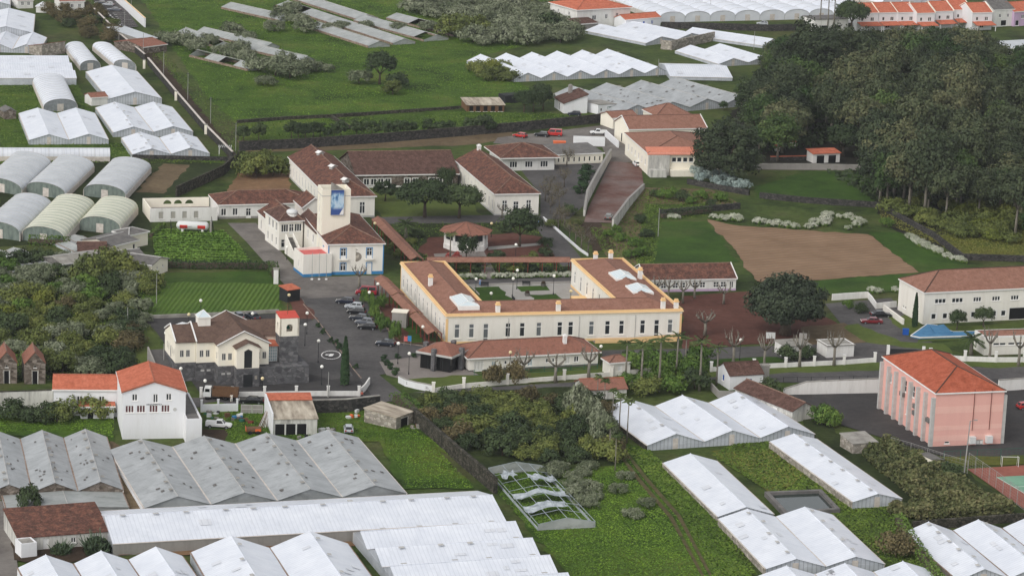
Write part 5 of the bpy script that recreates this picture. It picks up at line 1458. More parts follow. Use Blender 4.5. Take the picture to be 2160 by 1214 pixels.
    d_ = MB().box(pm_ - dw / 2, py0 + .1, FZ + .02, pm_ + dw / 2, py0 + .15, FZ + 3.3).build('door', 'dark_metal', root)
    m_ = MB()
    for s in (-1, 1):
        m_.box(pm_ + s * .4 - .3, py0 + .06, FZ + 2.2, pm_ + s * .4 + .3, py0 + .11, FZ + 3.1)
    m_.build('door_light', 'glass', d_)
    MB().poly([(pm_ - dw / 2 - .05, py0 - .01, FZ + 3.32), (pm_ + dw / 2 + .05, py0 - .01, FZ + 3.32), (pm_, py0 - .01, FZ + 3.75)]).build('door_arch', 'dark_metal', root)
    MB().box(pm_ - .9, py0 - .1, 0, pm_ + .9, py0 - .06, 2.5).build('basement_door', 'dark_metal', root)
    MB().box(pm_ + 1.3, py0 - .1, 1.5, pm_ + 1.8, py0 - .06, 2.2).build('wall_plaque', 'stone_light', root)
    for x, y in ((L * .1, -.12), (L * .21, -.12), (-2.4, 2.88), (-1.2, 2.88)):
        MB().box(x - .35, y, 2.0, x + .35, y + .05, 2.35).build('basement_window', 'grey_trim', root)
    # lantern
    lx, ly = -1.2, 8.5
    la = MB().box(lx - 1.2, ly - 1.2, E + 1.2, lx + 1.2, ly + 1.2, E + 3.6).box(lx - 1.35, ly - 1.35, E + 3.6, lx + 1.35, ly + 1.35, E + 3.78).build('roof_lantern', 'wall_cream', root)
    m_ = MB(); ap = (lx, ly, E + 5.0); q = [(lx - 1.2, ly - 1.2, E + 3.79), (lx + 1.2, ly - 1.2, E + 3.79), (lx + 1.2, ly + 1.2, E + 3.79), (lx - 1.2, ly + 1.2, E + 3.79)]
    for k in range(4): m_.poly([q[k], q[(k + 1) % 4], ap])
    m_.build('lantern_glass', 'skylight_glass', la)
    m_ = MB()
    for v in q: m_.tube([v, ap], .07, 4)
    m_.build('glazing_bar', 'white_trim', la)
    # stone podium, glazed link and bell tower
    MB().box(px1 + .06, -1.6, 0, L + 7.6, 5.9, FZ - .25).build('podium', 'stone_church', root)
    MB().box(L + .1, 2.6, FZ - .24, L + 2.3, 5.9, FZ + 2.9).build('glazed_link', 'glass_pale', root)
    m_ = MB()
    for k in range(6): m_.box(L + .1 + k * .43 - .04, 2.53, FZ - .2, L + .1 + k * .43 + .04, 2.59, FZ + 2.9)
    for k in range(6): m_.box(L + .1, 2.54, FZ - .2 + k * .6, L + 2.3, 2.585, FZ - .13 + k * .6)
    m_.build('glazing_bar', 'white_trim', root)
    MB().slab([(L, 2.2, FZ + 2.95), (L + 2.5, 2.2, FZ + 2.95), (L + 2.5, 6, FZ + 3.2), (L, 6, FZ + 3.2)], .1).build('link_roof', 'tile_orange', root)
    tx0, ty0, tw_ = L + 2.45, 1.2, 3.6
    tb_ = thing('bell_tower', 'square bell tower of dark stone with cream belfry and flat red roof', 'bell tower', root.matrix_basis @ Vector((tx0, ty0, 0)), rz)
    zt0, zt1 = 8.7, 12.3
    MB().box(0, 0, 0, tw_, tw_, zt0).build('stone_shaft', 'stone_church', tb_)
    b_ = MB(); ex = .08
    for rot in range(4):
        tmp = MB(); ca, sa = math.cos(math.pi / 2 * rot), math.sin(math.pi / 2 * rot)
        w2 = tw_ + 2 * ex
        arch_wall(tmp, w2, 0, zt0, zt1, [w2 / 2], .62, zt0 + 1.75)
        tmp2 = MB()
        # cut the opening below the spring line by rebuilding the jambs
        tmp2.box(0, 0, zt0, w2 / 2 - .62, .3, zt1).box(w2 / 2 + .62, 0, zt0, w2, .3, zt1).box(w2 / 2 - .62, 0, zt0, w2 / 2 + .62, .3, zt0 + .9)
        for k in range(10):
            t0, t1 = math.pi * k / 10, math.pi * (k + 1) / 10
            x0, x1 = w2 / 2 - .62 * math.cos(t0), w2 / 2 - .62 * math.cos(t1)
            h0, h1 = zt0 + 1.75 + .62 * math.sin(t0), zt0 + 1.75 + .62 * math.sin(t1)
            tmp2.poly([(x0, 0, h0), (x1, 0, h1), (x1, 0, zt1), (x0, 0, zt1)]).poly([(x0, 0, h0), (x1, 0, h1), (x1, .3, h1), (x0, .3, h0)])
        k0 = len(b_.v); cx = tw_ / 2
        b_.v += [(cx + (v[0] - w2 / 2) * ca - (v[1] - w2 / 2) * sa, cx + (v[0] - w2 / 2) * sa + (v[1] - w2 / 2) * ca, v[2]) for v in tmp2.v]
        for f in tmp2.f: b_.f.append(tuple(k0 + i for i in f)); b_.m.append(0)
    b_.build('belfry', 'wall_ivory', tb_)
    MB().slab([(-.1, -.1, zt1 + .05), (tw_ + .1, -.1, zt1 + .05), (tw_ + .1, tw_ + .1, zt1 + .5), (-.1, tw_ + .1, zt1 + .5)], .12).build('roof', 'red_paint', tb_)
    MB().tube([(tw_ / 2, tw_ / 2, zt1), (tw_ / 2, tw_ / 2, zt1 + 2.6)], .05, 5).box(tw_ / 2 - .4, tw_ / 2 - .03, zt1 + 2.0, tw_ / 2 + .4, tw_ / 2 + .03, zt1 + 2.08).build('cross', 'wood_brown', tb_)
    MB().tube([(tw_ / 2, tw_ / 2, zt0 + 1.1), (tw_ / 2, tw_ / 2, zt0 + 1.5), (tw_ / 2, tw_ / 2, zt0 + 2.0)], [.55, .4, .2], 10).build('bell', 'green_paint', tb_)
    # side path rising along the left of the chapel, with its retaining wall
    sp = thing('side_ramp', 'sloping asphalt path with pale parapet along the left of the chapel', 'ramp', o, rz)
    r_ = MB(); q = [(-10.6, -4), (-7.7, -4), (-7.7, 14), (-10.6, 14)]; zz = [0.02, .02, FZ, FZ]
    r_.poly([(*a, z) for a, z in zip(q, zz)]).poly([(*q[0], 0), (*q[3], 0), (*q[3], FZ), (*q[0], .02)]).poly([(*q[2], 0), (*q[3], 0), (*q[3], FZ), (*q[2], FZ)])
    r_.build('path', 'asphalt', sp)
    w_ = MB(); w_.v += [(-10.9, -4, 0), (-10.9, 14, 0), (-10.9, 14, FZ + .6), (-10.9, -4, .6), (-10.61, -4, 0), (-10.61, 14, 0), (-10.61, 14, FZ + .6), (-10.61, -4, .6)]
    for f in ((0, 1, 2, 3), (7, 6, 5, 4), (3, 2, 6, 7), (0, 3, 7, 4), (1, 5, 6, 2)): w_.f.append(f); w_.m.append(0)
    w_.build('parapet', 'wall_grey', sp)
nave()

# ---- white gabled house by the street and its neighbours
o3 = row('f', (.11, .29, .49, .68), 5.1 - .2, 1.5, 1.35, '3', 'glass_red')
gh = house('gabled_house', 'tall white gabled house with orange roof above the grey glasshouses', (259, 828), (392, 826), 13.5, 8.6, 'gy', 1.9, 'wall_bright', 'tile_orange', 'ridge_orange', .25,
      o3 + [('f', .19, 7.1, .95, 1.25, '2'), ('f', .52, 6.7, .85, 1.6, '2'), ('f', .73, 7.1, .95, 1.25, '2')], coping='ridge_orange')
L, W = gh['_L'], gh['_W']
lt = MB(); rn = random.Random(5); x = L * .38
while x < L * .61:
    w = rn.uniform(.1, .24); lt.box(x, -.05, 6.28, x + w * .35, -.005, 6.5)
    lt.box(x, -.048, 6.28 + rn.choice((0, .09, .17)), x + w, -.006, 6.28 + .05 + rn.choice((0, .09, .17)) * 0); x += w + .08
lt.build('wall_lettering', 'dark_metal', gh)
MB().tube([(L * .83, .0, 5.4), (L * .83, -.06, 5.4)], .33, 12).build('wall_clock', 'grey_trim', gh)
ter = house('roof_terrace', 'white terrace annex with a grey flat roof at the side of the gabled house', (393, 889), (426, 888), 17, 4.1, 'flat', 0, 'wall_bright', 'concrete_dark', None, -.1, parapet=(.5, 'wall_bright'))
house('street_house', 'low white house with orange roof joined to the gabled house', (113, 822), (258, 823), 8, 5.0, 'gx', 1.7, 'wall_bright', 'tile_orange', 'ridge_orange', .25,
      [('f', .38, 2.6, 1.0, 1.3, '2'), ('f', .7, 2.6, 1.0, 1.3, '2'), ('f', .05, 3.2, .35, .35, '1')])
pc = house('porch', 'orange-tiled lean-to porch on white posts below the street house', (170, 858), (240, 857), 4.5, 2.4, 'shedf', .9, 'wall_bright', 'tile_orange', None, .3, [('f', .3, 0, 1.2, 2.0, 'door', 'black'), ('f', .7, .6, 1.8, 1.2, '2')])
for k, (ax_, lab) in enumerate((((-8, 767), 'gabled stone ruin with rusty tiles cut by the left edge'), ((52, 768), 'gabled stone ruin with rusty tiles beside its twin'))):
    house('stone_ruin', lab, ax_, (ax_[0] + 44, ax_[1] - 1), 6.5, 3.9, 'gy', 2.3, 'stone_ruin', 'tile_rust', 'ridge_old', .1,
          [('f', .5, 0, 1.1, 2.6, 'door', 'black', 'stone_light'), ('f', .5, 3.2, .5, .5, '1', 'black', None, 'stone_light')], fascia=None, group='twin stone ruins')
wall_run('boundary_wall', 'long stained white wall left of the street house', [(-60, 868), (112, 862)], 3.6, .4, 'wall_stained', 'stone_mossy')

# ---- sheds of the farm at the left
house('farm_shed', 'cream shed with a hipped grey roof beside the roofless court', (272, 497), (312, 489), 5, 3.0, 'hip', .9, 'wall_ivory', 'concrete_dark', 'grey_trim', .3, [('f', .35, 0, .9, 2.0, 'door', 'green_paint'), ('l', .4, 1.2, .6, .6, '1')], group='farm sheds')
house('farm_shed', 'cream shed with a long grey roof and a white door', (238, 520), (290, 507), 9, 2.6, 'gx', 1.0, 'wall_ivory', 'concrete_dark', 'grey_trim', .3, [('f', .86, 0, .8, 2.0, 'door', 'black')], group='farm sheds')
house('farm_shed', 'stone shed with a faded red-brown tiled roof', (165, 533), (225, 533), 8, 2.0, 'gx', 1.4, 'stone_ruin', 'tile_dull', 'ridge_old', .2, group='farm sheds')
house('farm_shed', 'low grey-roofed shed behind the yellow-green shrubs', (132, 558), (225, 545), 8, 2.0, 'gx', .9, 'concrete_dark', 'concrete', 'grey_trim', .2, group='farm sheds')
house('farm_shed', 'cream-ended shed with grey roof at the corner of the crop field', (320, 560), (354, 546), 8, 2.7, 'gy', 1.0, 'wall_ivory', 'concrete_dark', 'grey_trim', .3, [('f', .35, 1.4, .45, .6, '1'), ('f', .7, 1.4, .45, .6, '1')], group='farm sheds')
house('farm_shed', 'low grey shed between the tiled shed and the crop field', (225, 548), (305, 540), 6, 1.9, 'gx', .9, 'concrete_dark', 'concrete_dark', 'grey_trim', .2, group='farm sheds')
greenhouse('low grey glass frames spread below the olive tunnels', (10, 566), (130, 562), (45, 524), .8, .5, 3, 'glass_derelict', 'glass_derelict', 'gutter_rust', group='grey glasshouses', door=False)
greenhouse('small grey glass frames beside the corrugated tunnel doors', (150, 527), (230, 522), (175, 497), .8, .5, 2, 'glass_derelict', 'glass_derelict', 'gutter_rust', group='grey glasshouses', door=False)
house('pump_house', 'little white pump house with brown roof in front of the wide greenhouse', (193, 207), (227, 205), 5, 2.2, 'gx', .9, 'wall_white', 'tile_rust', 'ridge_old', .2)
house('stone_hut', 'tiny grey stone hut at the left edge', (9, 237), (34, 236), 5, 2.0, 'gy', .9, 'stone_ruin', 'concrete_dark', None, .2, fascia=None)
house('stone_shed', 'pale stone shed with a steep brown roof between the greenhouses', (88, 103), (137, 97), 6, 2.4, 'shedb', 1.4, 'stone_light', 'tile_rust', None, .2, fascia=None)
house('garage', 'small shed with a pale blue-grey flat roof beside the lane', (292, 82), (330, 80), (262, 58), 2.4, 'shedf', .3, 'wall_grey', 'plastic_grey', None, .2)
house('lane_shed', 'brown-tiled shed in front of the pale-roofed garage', (300, 100), (352, 94), (290, 82), 2.2, 'gx', 1.2, 'stone_ruin', 'tile_rust', 'ridge_old', .2)
house('tent_pavilion', 'small white pyramid-roofed shelter among dark bushes at top left', (76, 14), (99, 15), 4, 2.0, 'pyr', 1.3, 'wall_white', 'plastic_soft', None, .2)
house('far_house', 'white house wall at the top edge above the dark bushes', (127, 4), (178, 3), 8, 3.0, 'gx', 1.8, 'wall_white', 'tile_rust', 'ridge_old', .2, row('f', (.2, .5, .8), 1, .9, 1.2, '2'))
house('far_house', 'small white house at the top edge beside the corner greenhouse', (38, 2), (70, 1), 8, 2.6, 'gx', 1.6, 'wall_white', 'tile_rust', 'ridge_old', .2, row('f', (.3, .7), 1, .9, 1.2, '2'))

# ---- houses at the top
house('villa', 'white two-storey villa with a broad orange hipped roof', (1218, 22), (1330, 16), 17, 6.0, 'hip', 2.4, 'wall_white', 'tile_orange', 'ridge_orange', .5,
      [('f', .32, 2.4, 1.6, 1.6, '2'), ('f', .75, 2.6, 1.0, 1.8, '2'), ('l', .3, 3.6, 1.0, 1.2, '2'), ('l', .7, 3.6, 1.0, 1.2, '2'), ('f', .55, 2.6, 1.0, 1.6, '2')])
house('cottage', 'small white cottage with orange roof and blue windows below the villa', (1320, 43), (1394, 37), 6, 2.9, 'gx', 1.3, 'wall_bright', 'tile_orange', 'ridge_orange', .2,
      row('f', (.3, .76), .9, 1.0, 1.3, '2', 'blue_paint') + [('f', .52, 0, 1.0, 2.1, 'door', 'blue_paint')])
house('car_port', 'brown-roofed lean-to at the foot of the villa', (1220, 52), (1262, 49), 6, 2.4, 'shedf', 1.0, 'wall_grey', 'tile_dull', None, .2)
wall_run('garden_wall', 'white garden wall left of the villa', [(1104, 30), (1150, 26), (1176, 22)], 2.6, .3, 'wall_white')
wall_run('ruined_wall', 'pale crumbling stone wall at the end of the upper greenhouses', [(1394, 104), (1415, 106), (1506, 86)], 3.0, .5, 'stone_light')
wall_run('field_wall', 'black stone field wall below the far tunnels', [(1395, 60), (1480, 62), (1620, 66), (1800, 62)], 2.2, .6, 'stone_dark')
house('grey_shed', 'dark flat-roofed shed at the left end of the terrace houses', (1718, 42), (1790, 40), 8, 4.0, 'flat', 0, 'wall_white', 'concrete_dark', None, .2, row('f', (.3, .7), .4, 2.4, 1.6, '1', 'black'))
xs = [1808, 1854, 1894, 1934, 1973, 2012, 2051, 2094]
eave = [29, 28, 27.5, 29, 25, 22, 28]
ordw = ['first', 'second', 'third', 'fourth', 'fifth', 'sixth', 'seventh']
for k in range(7):
    up = k in (3, 4, 5)
    h_ = house('terrace_house', '%s white terrace house from the left with orange roof above the wood' % ordw[k], (xs[k] + .6, eave[k]), (xs[k + 1] - .6, eave[k] - 1), 11, 5.9, 'gx', 2.6, 'wall_bright', 'tile_orange', 'ridge_orange', .12,
               [('f', .25, 3.3, .9, 1.2, '1'), ('f', .72, 3.2, 1.3, 1.3, '2')] + ([('f', .5, .3, 1.6, 1.9, 'doorg')] if not up else []), group='orange-roofed terrace houses', coping='wall_ivory')
    L = h_['_L']
    MB().slab([(.1, -3.6, 2.2), (L - .1, -3.6, 2.2), (L - .1, -.05, 3.0), (.1, -.05, 3.0)], .14).build('porch_roof', 'tile_orange', h_)
    for x in (.3, L - .3): MB().box(x - .1, -3.4, 0, x + .1, -3.2, 2.1).build('porch_post', 'white_trim', h_)
house('dark_roofed_house', 'narrow white house with a dark grey roof at the end of the terrace', (2098, 22), (2140, 20), 11, 5.8, 'gx', 2.6, 'wall_white', 'concrete_dark', None, .12, [('f', .3, 3.2, 1.0, 1.2, '2'), ('f', .7, 3.2, 1.0, 1.2, '2'), ('f', .5, .2, 2.4, 2.0, '1', 'black')])
house('lilac_house', 'lilac-walled house with orange roofs at the top right corner', (2140, 26), (2200, 22), 10, 5.0, 'gx', 2.6, 'wall_lilac', 'tile_orange', 'ridge_orange', .2, [('f', .3, 2.6, 1.2, 1.3, '2'), ('f', .12, .2, 1.6, 1.9, '1', 'black')])
house('flat_house', 'pale flat-roofed house at the right edge behind the wood', (2128, 103), (2220, 98), (2112, 90), 2.8, 'shedf', .4, 'wall_white', 'plastic_grey', None, .3)
# ---- brown-roofed cottage and garage in the upper middle
house('old_cottage', 'white cottage with a steep brown mono-pitch roof beside the grey glasshouses', (1190, 219), (1240, 219), (1170, 206), 2.8, 'shedl', 2.6, 'wall_bright', 'tile_dull', 'ridge_old', .3,
      [('l', .5, .2, 1.0, 2.0, 'door', 'black')], chim=((.6, .85, 4.2, 1.0, 2.2, 'wall_grey', 'wall_grey'),), fascia=None)
house('white_garage', 'small white garage with a dark green door', (1262, 224), (1300, 220), 7, 2.4, 'shedr', .4, 'wall_bright', 'concrete', None, .15, [('f', .66, 0, 2.3, 2.0, 'doorp', 'green_paint'), ('f', .18, .8, .7, .9, '1')], fascia=None)
house('rusty_shed', 'low open shed with a rust-stained sheet roof in the meadow', (985, 222), (1064, 222), 8, 1.9, 'shedf', .6, 'wood_brown', 'rusty', None, .3, row('f', (.12, .3, .5, .7, .9), .1, 1.3, 1.6, '1', 'black', None, 'wood_brown'), fascia=None)
house('dark_container', 'dark grey container box beside the small trees', (1066, 203), (1098, 201), 4, 2.2, 'flat', 0, 'dark_metal', 'dark_metal', None, .02)
# ---- therapy hall with orange lean-to roof
house('long_hall', 'cream hall with brown gabled roof behind the therapy building', (1327, 274), (1490, 271), 12, 4.6, 'gx', 2.6, 'wall_ivory', 'tile_brown', 'ridge_brown', .25, [('l', .5, .2, 1.2, 2.4, 'door', 'black')], coping='white_trim')
th = house('therapy_hall', 'stained white hall with brown hipped roof and salmon front slope', (1368, 324), (1520, 321), (1320, 282), 5.6, 'hip', 2.5, 'wall_ivory', 'tile_brown', 'ridge_brown', .3,
      row('f', (.35, .42, .5, .58, .66), 3.4, 1.2, 1.2, '1') + row('l', even(6, .12, .85), 2.0, 1.1, 1.6, 'g21'))
L, W = th['_L'], th['_W']
MB().slab([(-.4, -.9, 5.55), (L + .3, -.9, 5.55), (L + .3, 2.6, 6.9), (-.4, 2.6, 6.9)], .1).build('front_roof', 'tile_salmon', th)
MB().box(-.05, -.9, 0, L * .28, -.02, 5.4).build('stained_wall', 'wall_stained', th)
MB().box(-.05, -3.2, 0, L * .22, -.92, 1.9).build('ruined_wall', 'wall_stained', th)
MB().box(L * .29, -2.2, 0, L, -.03, 1.6).build('front_terrace', 'wall_ivory', th)
house('hall_canopy', 'brown-roofed open canopy on white posts beside the long hall', (1293, 250), (1345, 247), 7, 3.0, 'gx', 1.2, 'wall_ivory', 'tile_brown', 'ridge_brown', .3, row('f', (.2, .5, .8), 0, 2.0, 2.7, 'door', 'black'))
house('back_hall', 'small hall with brown pyramid roof behind the long hall', (1385, 246), (1460, 244), 10, 3.5, 'hip', 2.6, 'wall_ivory', 'tile_brown', 'ridge_brown', .3)
# ---- right-hand school
rw = []
for k, t in enumerate((.055, .115, .17, .205, .265, .325, .375, .425)): rw.append(('f', t, 1.0, 1.1, 1.2, '1', 'glass', 'white_trim'))
for t in (.085, .175, .28, .38, .48): rw.append(('f', t, 4.4, 1.9 if t > .2 else 2.6, 1.0, '3'))
rw += [('f', .5, .1, 4.0, 2.6, 'door', 'black'), ('l', .78, 1.2, .6, .6, '1'), ('l', .7, 1.2, .6, .6, '1')]
house('school', 'long cream two-storey school with brown hipped roof at the right', (1951, 618), (2345, 600), (1902, 589), 6.8, 'hip', 3.2, 'wall_cream', 'tile_brown', 'ridge_dark', .2, rw)
house('school_pavilion', 'flat cream pavilion with high strip windows in front of the school', (2078, 713), (2235, 708), (2056, 699), 3.6, 'hip', .7, 'wall_cream', 'tile_brown', 'ridge_brown', -.3, row('f', (.16, .24, .36, .46, .56), 2.0, 1.5, .55, '1'), parapet=(.35, 'white_trim'))
house('classroom_row', 'long low classroom row with old tiled gable roof beside the red yard', (1362, 592), (1553, 588), 10, 2.6, 'gx', 2.3, 'wall_white', 'tile_old', 'ridge_old', .2,
      row('f', (.12, .2, .33, .41, .55, .63, .78, .86), .8, 1.25, 1.25, 'g22') + [('f', .95, .6, .9, 1.5, '2')], plinth=(.5, 'wall_lilac'), coping='white_trim')
for k, (a, b, c_, lab) in enumerate((((1657, 731), (1711, 728), (1642, 717), 'left of two small white flat-roofed service huts by the fence wall'), ((1745, 730), (1802, 727), (1727, 717), 'right of two small white flat-roofed service huts by the fence wall'))):
    house('service_hut', lab, a, b, c_, 2.5, 'flat', 0, 'wall_white', 'concrete', None, .2, [('l', .3, 0, .9, 2.0, 'door', 'green_paint')] if k == 0 else [], parapet=(.2, 'white_trim') if k else None, group='service huts')
house('blue_door_house', 'small white house with brown roof, blue door and blue shutter', (1540, 793), (1610, 789), 6.5, 2.8, 'gx', 1.7, 'wall_bright', 'tile_dull', 'ridge_dark', .2,
      [('f', .6, 0, 1.2, 2.1, 'doorp', 'blue_paint'), ('l', .5, 1.0, 1.0, 1.3, '1', 'blue_paint')], fascia=None)
house('old_barn', 'long low barn with patched old tiles and a stone chimney', (1648, 856), (1700, 880), 5, 2.0, 'shedf', 1.2, 'wall_grey', 'tile_rust', None, .3) if False else None
ob = house('old_barn', 'long low barn with patched old tiles behind the white greenhouse', (1675, 869), (1721, 860), (1600, 812), 2.1, 'gy', 1.4, 'wall_stained', 'tile_dull', 'ridge_old', .3, [('l', .3, 0, 1.2, 1.7, 'door', 'white_trim')], fascia=None)
ch = thing('chimney', 'stout grey chimney between the blue-door house and the barn', 'chimney', P(1612, 806), .2)
MB().box(-.75, -.6, 0, .75, .6, 3.4).build('stack', 'wall_grey', ch); MB().box(-.85, -.7, 3.4, .85, .7, 3.7).build('cap', 'concrete', ch)
house('palm_shed', 'small shed with orange-brown tiles behind the thin palms', (1232, 823), (1322, 820), 6, 2.0, 'gx', 1.3, 'wall_stained', 'tile_rust', 'ridge_orange', .25, [('f', .75, .2, .9, 1.5, 'door', 'white_trim')], fascia=None)
house('gate_hut', 'small cream gate hut half hidden by palms', (1287, 766), (1330, 763), 3.5, 2.6, 'hip', 1.0, 'wall_cream', 'tile_brown', 'ridge_brown', .3, [('f', .5, 0, .9, 2.0, 'doorp', 'white_trim')])

# ---- pink sports hall
pk = house('pink_hall', 'tall pink hall with orange hipped roof and pale wall pilasters', (1975, 830), (2126, 829), (1864, 753), 10.2, 'hip', 3.0, 'wall_rose', 'tile_hall', 'ridge_dark', .25,
      [('l', t, zz, w, h, 'g22') for t, zz, w, h in ((.58, 6.6, 2.2, 2.2), (.42, 6.6, 2.0, 2.2), (.72, 2.4, .8, 1.6), (.5, 2.6, .8, 1.6), (.2, 2.6, .8, 1.6), (.33, 6.8, .7, 1.8), (.83, 6.4, .7, 1.8))] + [('f', .69, 0, 1.5, 1.9, 'doorp', 'grey_trim'), ('f', .21, .6, 1.0, .45, '1', 'black')])
L, W = pk['_L'], pk['_W']
pil = MB().box(-.35, -.3, 0, .35, .3, 9.4).mesh('pilaster', 'grey_trim')
for k in range(8): put('pilaster', pil, pk, (-.34, W * (.01 + k * .14), 0))
put('pilaster', pil, pk, (L + .36, .4, 0))
for z0, z1, m_ in ((3.2, 4.0, 'wall_pink'), (6.4, 7.7, 'wall_pink'), (1.1, 2.2, 'wall_pink')):
    MB().box(.02, -.02, z0, L - .02, -.004, z1).build('paint_band', m_, pk)
for x in (.56, .81):
    MB().tube([(L * x, -.14, 3.0), (L * x, -.14, 10.8)], .06, 5).build('flue_pipe', 'wood_red', pk)
    MB().box(L * x - .6, -.9, .6, L * x + .6, -.03, 1.9).build('vent_hood', 'pole_white', pk)
for t, zz in ((.3, 5.0), (.3, 3.7), (.05, 4.2), (.55, 5.6)):
    MB().box(-.55, W * t, zz, -.05, W * t + 1.6, zz + .8).build('air_conditioner', 'concrete_dark', pk)
MB().tube([(L + .6, 1.0, 8.7), (L + .95, .9, 8.8)], [.55, .1], 10).tube([(L, 1.2, 8.5), (L + .7, 1.0, 8.7)], .05, 4).build('satellite_dish', 'pole_white', pk)
house('court_store', 'flat concrete store with pale end wall beside the sports court', (1973, 972), (2004, 977), (1942, 957), 2.6, 'flat', 0, 'wall_ivory', 'concrete_dark', None, .15)
house('plot_shed', 'tiny grey sheet-roofed shed at the edge of the plantation', (1800, 936), (1850, 932), 5, 2.0, 'shedf', .5, 'stone_light', 'concrete', None, .2, fascia=None)

# ---- farm yard of scrap below the chapel
ss = house('scrap_shed', 'open shed with white sheet roof and orange tile strip in the scrap yard', (577, 884), (671, 887), (562, 842), 3.1, 'shedf', .7, 'wall_stained', 'rusty', None, .2, row('f', (.15, .4, .65, .88), .1, 1.9, 2.2, 'door', 'black'), fascia=None)
L, W = ss['_L'], ss['_W']
MB().slab([(-.2, W * .74, 3.1 + .7 * .74 + .35), (L + .2, W * .74, 3.1 + .7 * .74 + .35), (L + .2, W + .2, 4.35), (-.2, W + .2, 4.35)], .1).build('tile_strip', 'tile_orange', ss)
MB().box(-.35, -.3, 0, -.05, W + .2, 4.3).build('side_wall', 'wall_bright', ss)
house('ruined_shed', 'collapsed stone shed with a white sheet roof under creeper', (830, 880), (872, 868), (805, 853), 2.3, 'shedf', .5, 'stone_light', 'rusty', None, .15, [('f', .5, .1, 2.4, 1.8, 'door', 'black')], fascia=None)
wall_run('yard_wall', 'dark stone yard wall below the street', [(655, 872), (730, 870), (800, 862)], 2.6, .6, 'stone_dark', 'concrete')
wall_run('field_wall', 'long mossy stone wall running down from the ruined shed', [(868, 888), (900, 915), (960, 968), (1045, 1040)], 2.8, .7, 'stone_mossy')
wall_run('gate_wall', 'white yard wall with gate pillars beside the parked lorry', [(425, 870), (460, 869), (500, 868)], 1.6, .25, 'wall_bright', None, pillars=(.35, 2.4, 'wall_bright'))
# ---- tile-roofed shed at lower left
house('tile_shed', 'low white shed with dark mottled tiles and cactus in front at lower left', (38, 1135), (232, 1120), (30, 1088), 2.3, 'shedf', 1.3, 'wall_stained', 'tile_old', None, .15, [('f', .3, 0, .9, 1.9, 'door', 'white_trim'), ('f', .6, .9, .8, .9, '2')], fascia=None)
house('white_cubicle', 'small roofless white cubicle at the corner of the tile-roofed shed', (45, 1150), (78, 1146), 3, 2.2, 'flat', 0, 'wall_bright', 'concrete', None, -.2, parapet=(.25, 'wall_bright'))
greenhouse('broken glass lean-to frame behind the tile-roofed shed', (15, 1078), (272, 1068), (20, 1042), .8, .5, 1, 'glass_derelict', 'glass_derelict', 'gutter_rust', group='grey glasshouses', door=False, hole=.1)
# ================================================================ VEGETATION
def leaf_mesh(name, pos, nrm, size, tint, mat, aspect=1.0):
    n = len(pos)
    nrm = nrm / np.maximum(np.linalg.norm(nrm, axis=1, keepdims=True), 1e-6)
    a = np.cross(nrm, RNG.normal(size=(n, 3))); a /= np.maximum(np.linalg.norm(a, axis=1, keepdims=True), 1e-6)
    b = np.cross(nrm, a)
    s = size.reshape(-1, 1) * .5
    v = np.empty((n, 4, 3), np.float32)
    v[:, 0], v[:, 1], v[:, 2], v[:, 3] = pos - a * s, pos - b * s * aspect, pos + a * s, pos + b * s * aspect
    me = bpy.data.meshes.new(name)
    me.vertices.add(n * 4); me.vertices.foreach_set('co', v.reshape(-1))
    me.loops.add(n * 4); me.loops.foreach_set('vertex_index', np.arange(n * 4, dtype=np.int32))
    me.polygons.add(n); me.polygons.foreach_set('loop_start', np.arange(0, n * 4, 4, dtype=np.int32))
    me.polygons.foreach_set('loop_total', np.full(n, 4, np.int32))
    at = me.attributes.new('tint', 'FLOAT', 'FACE'); at.data.foreach_set('value', np.clip(tint, 0, 1).astype(np.float32))
    me.materials.append(M[mat]); me.update(); me.validate()
    return me
def unit(n):
    d = RNG.normal(size=(n, 3)); return d / np.linalg.norm(d, axis=1, keepdims=True)
def crown(mat, rx, ry, rz, cz, clumps, per, leaf, cr=.36, lo=-.45, hollow=.55, lump=.0, spread=.8, up=.25):
    """puffy leaf clumps spread through an ellipsoid"""
    c = unit(clumps * 3); c = c[c[:, 2] > lo][:clumps]
    rad = hollow + (1 - hollow) * RNG.random((len(c), 1)) ** .6
    rad *= 1 + lump * RNG.normal(size=rad.shape)
    cen = c * rad * np.array([rx, ry, rz])
    k = len(c)
    d = unit(k * per); idx = np.repeat(np.arange(k), per)
    rr = cr * min(rx, ry) * (.7 + .6 * RNG.random((k, 1)))
    flat = np.array([1, 1, .72])
    pos = cen[idx] + d * rr[idx] * flat * (.55 + .5 * RNG.random((k * per, 1)))
    out = d * .9 + c[idx] * .5 + RNG.normal(size=d.shape) * spread * .6 + np.array([0, 0, up])
    pos[:, 2] += cz
    pos[:, 2] = np.maximum(pos[:, 2], .06)
    tint = np.clip(.5 + .22 * RNG.normal(size=k), 0, 1)[idx] + .13 * RNG.normal(size=k * per)
    return leaf_mesh('crown', pos, out, leaf * (.6 + .8 * RNG.random(k * per)), tint, mat)
def trunk_mesh(h, r, limbs, spread, mat='bark', lean=.2):
    mb = MB()
    top = (random.uniform(-lean, lean), random.uniform(-lean, lean), h)
    mb.tube([(0, 0, 0), (top[0] * .5, top[1] * .5, h * .5), top], [r * 1.25, r, r * .7], 7)
    for k in range(limbs):
        a = 2 * math.pi * (k + random.random() * .6) / limbs
        e = (top[0] + spread * math.cos(a), top[1] + spread * math.sin(a), h + spread * random.uniform(.5, 1.0))
        m = (top[0] + spread * .45 * math.cos(a), top[1] + spread * .45 * math.sin(a), h + spread * .3)
        mb.tube([(top[0] * .8, top[1] * .8, h * .85), m, e], [r * .55, r * .4, r * .18], 5)
    return mb.mesh('trunk', mat, True)
PROTO = {}
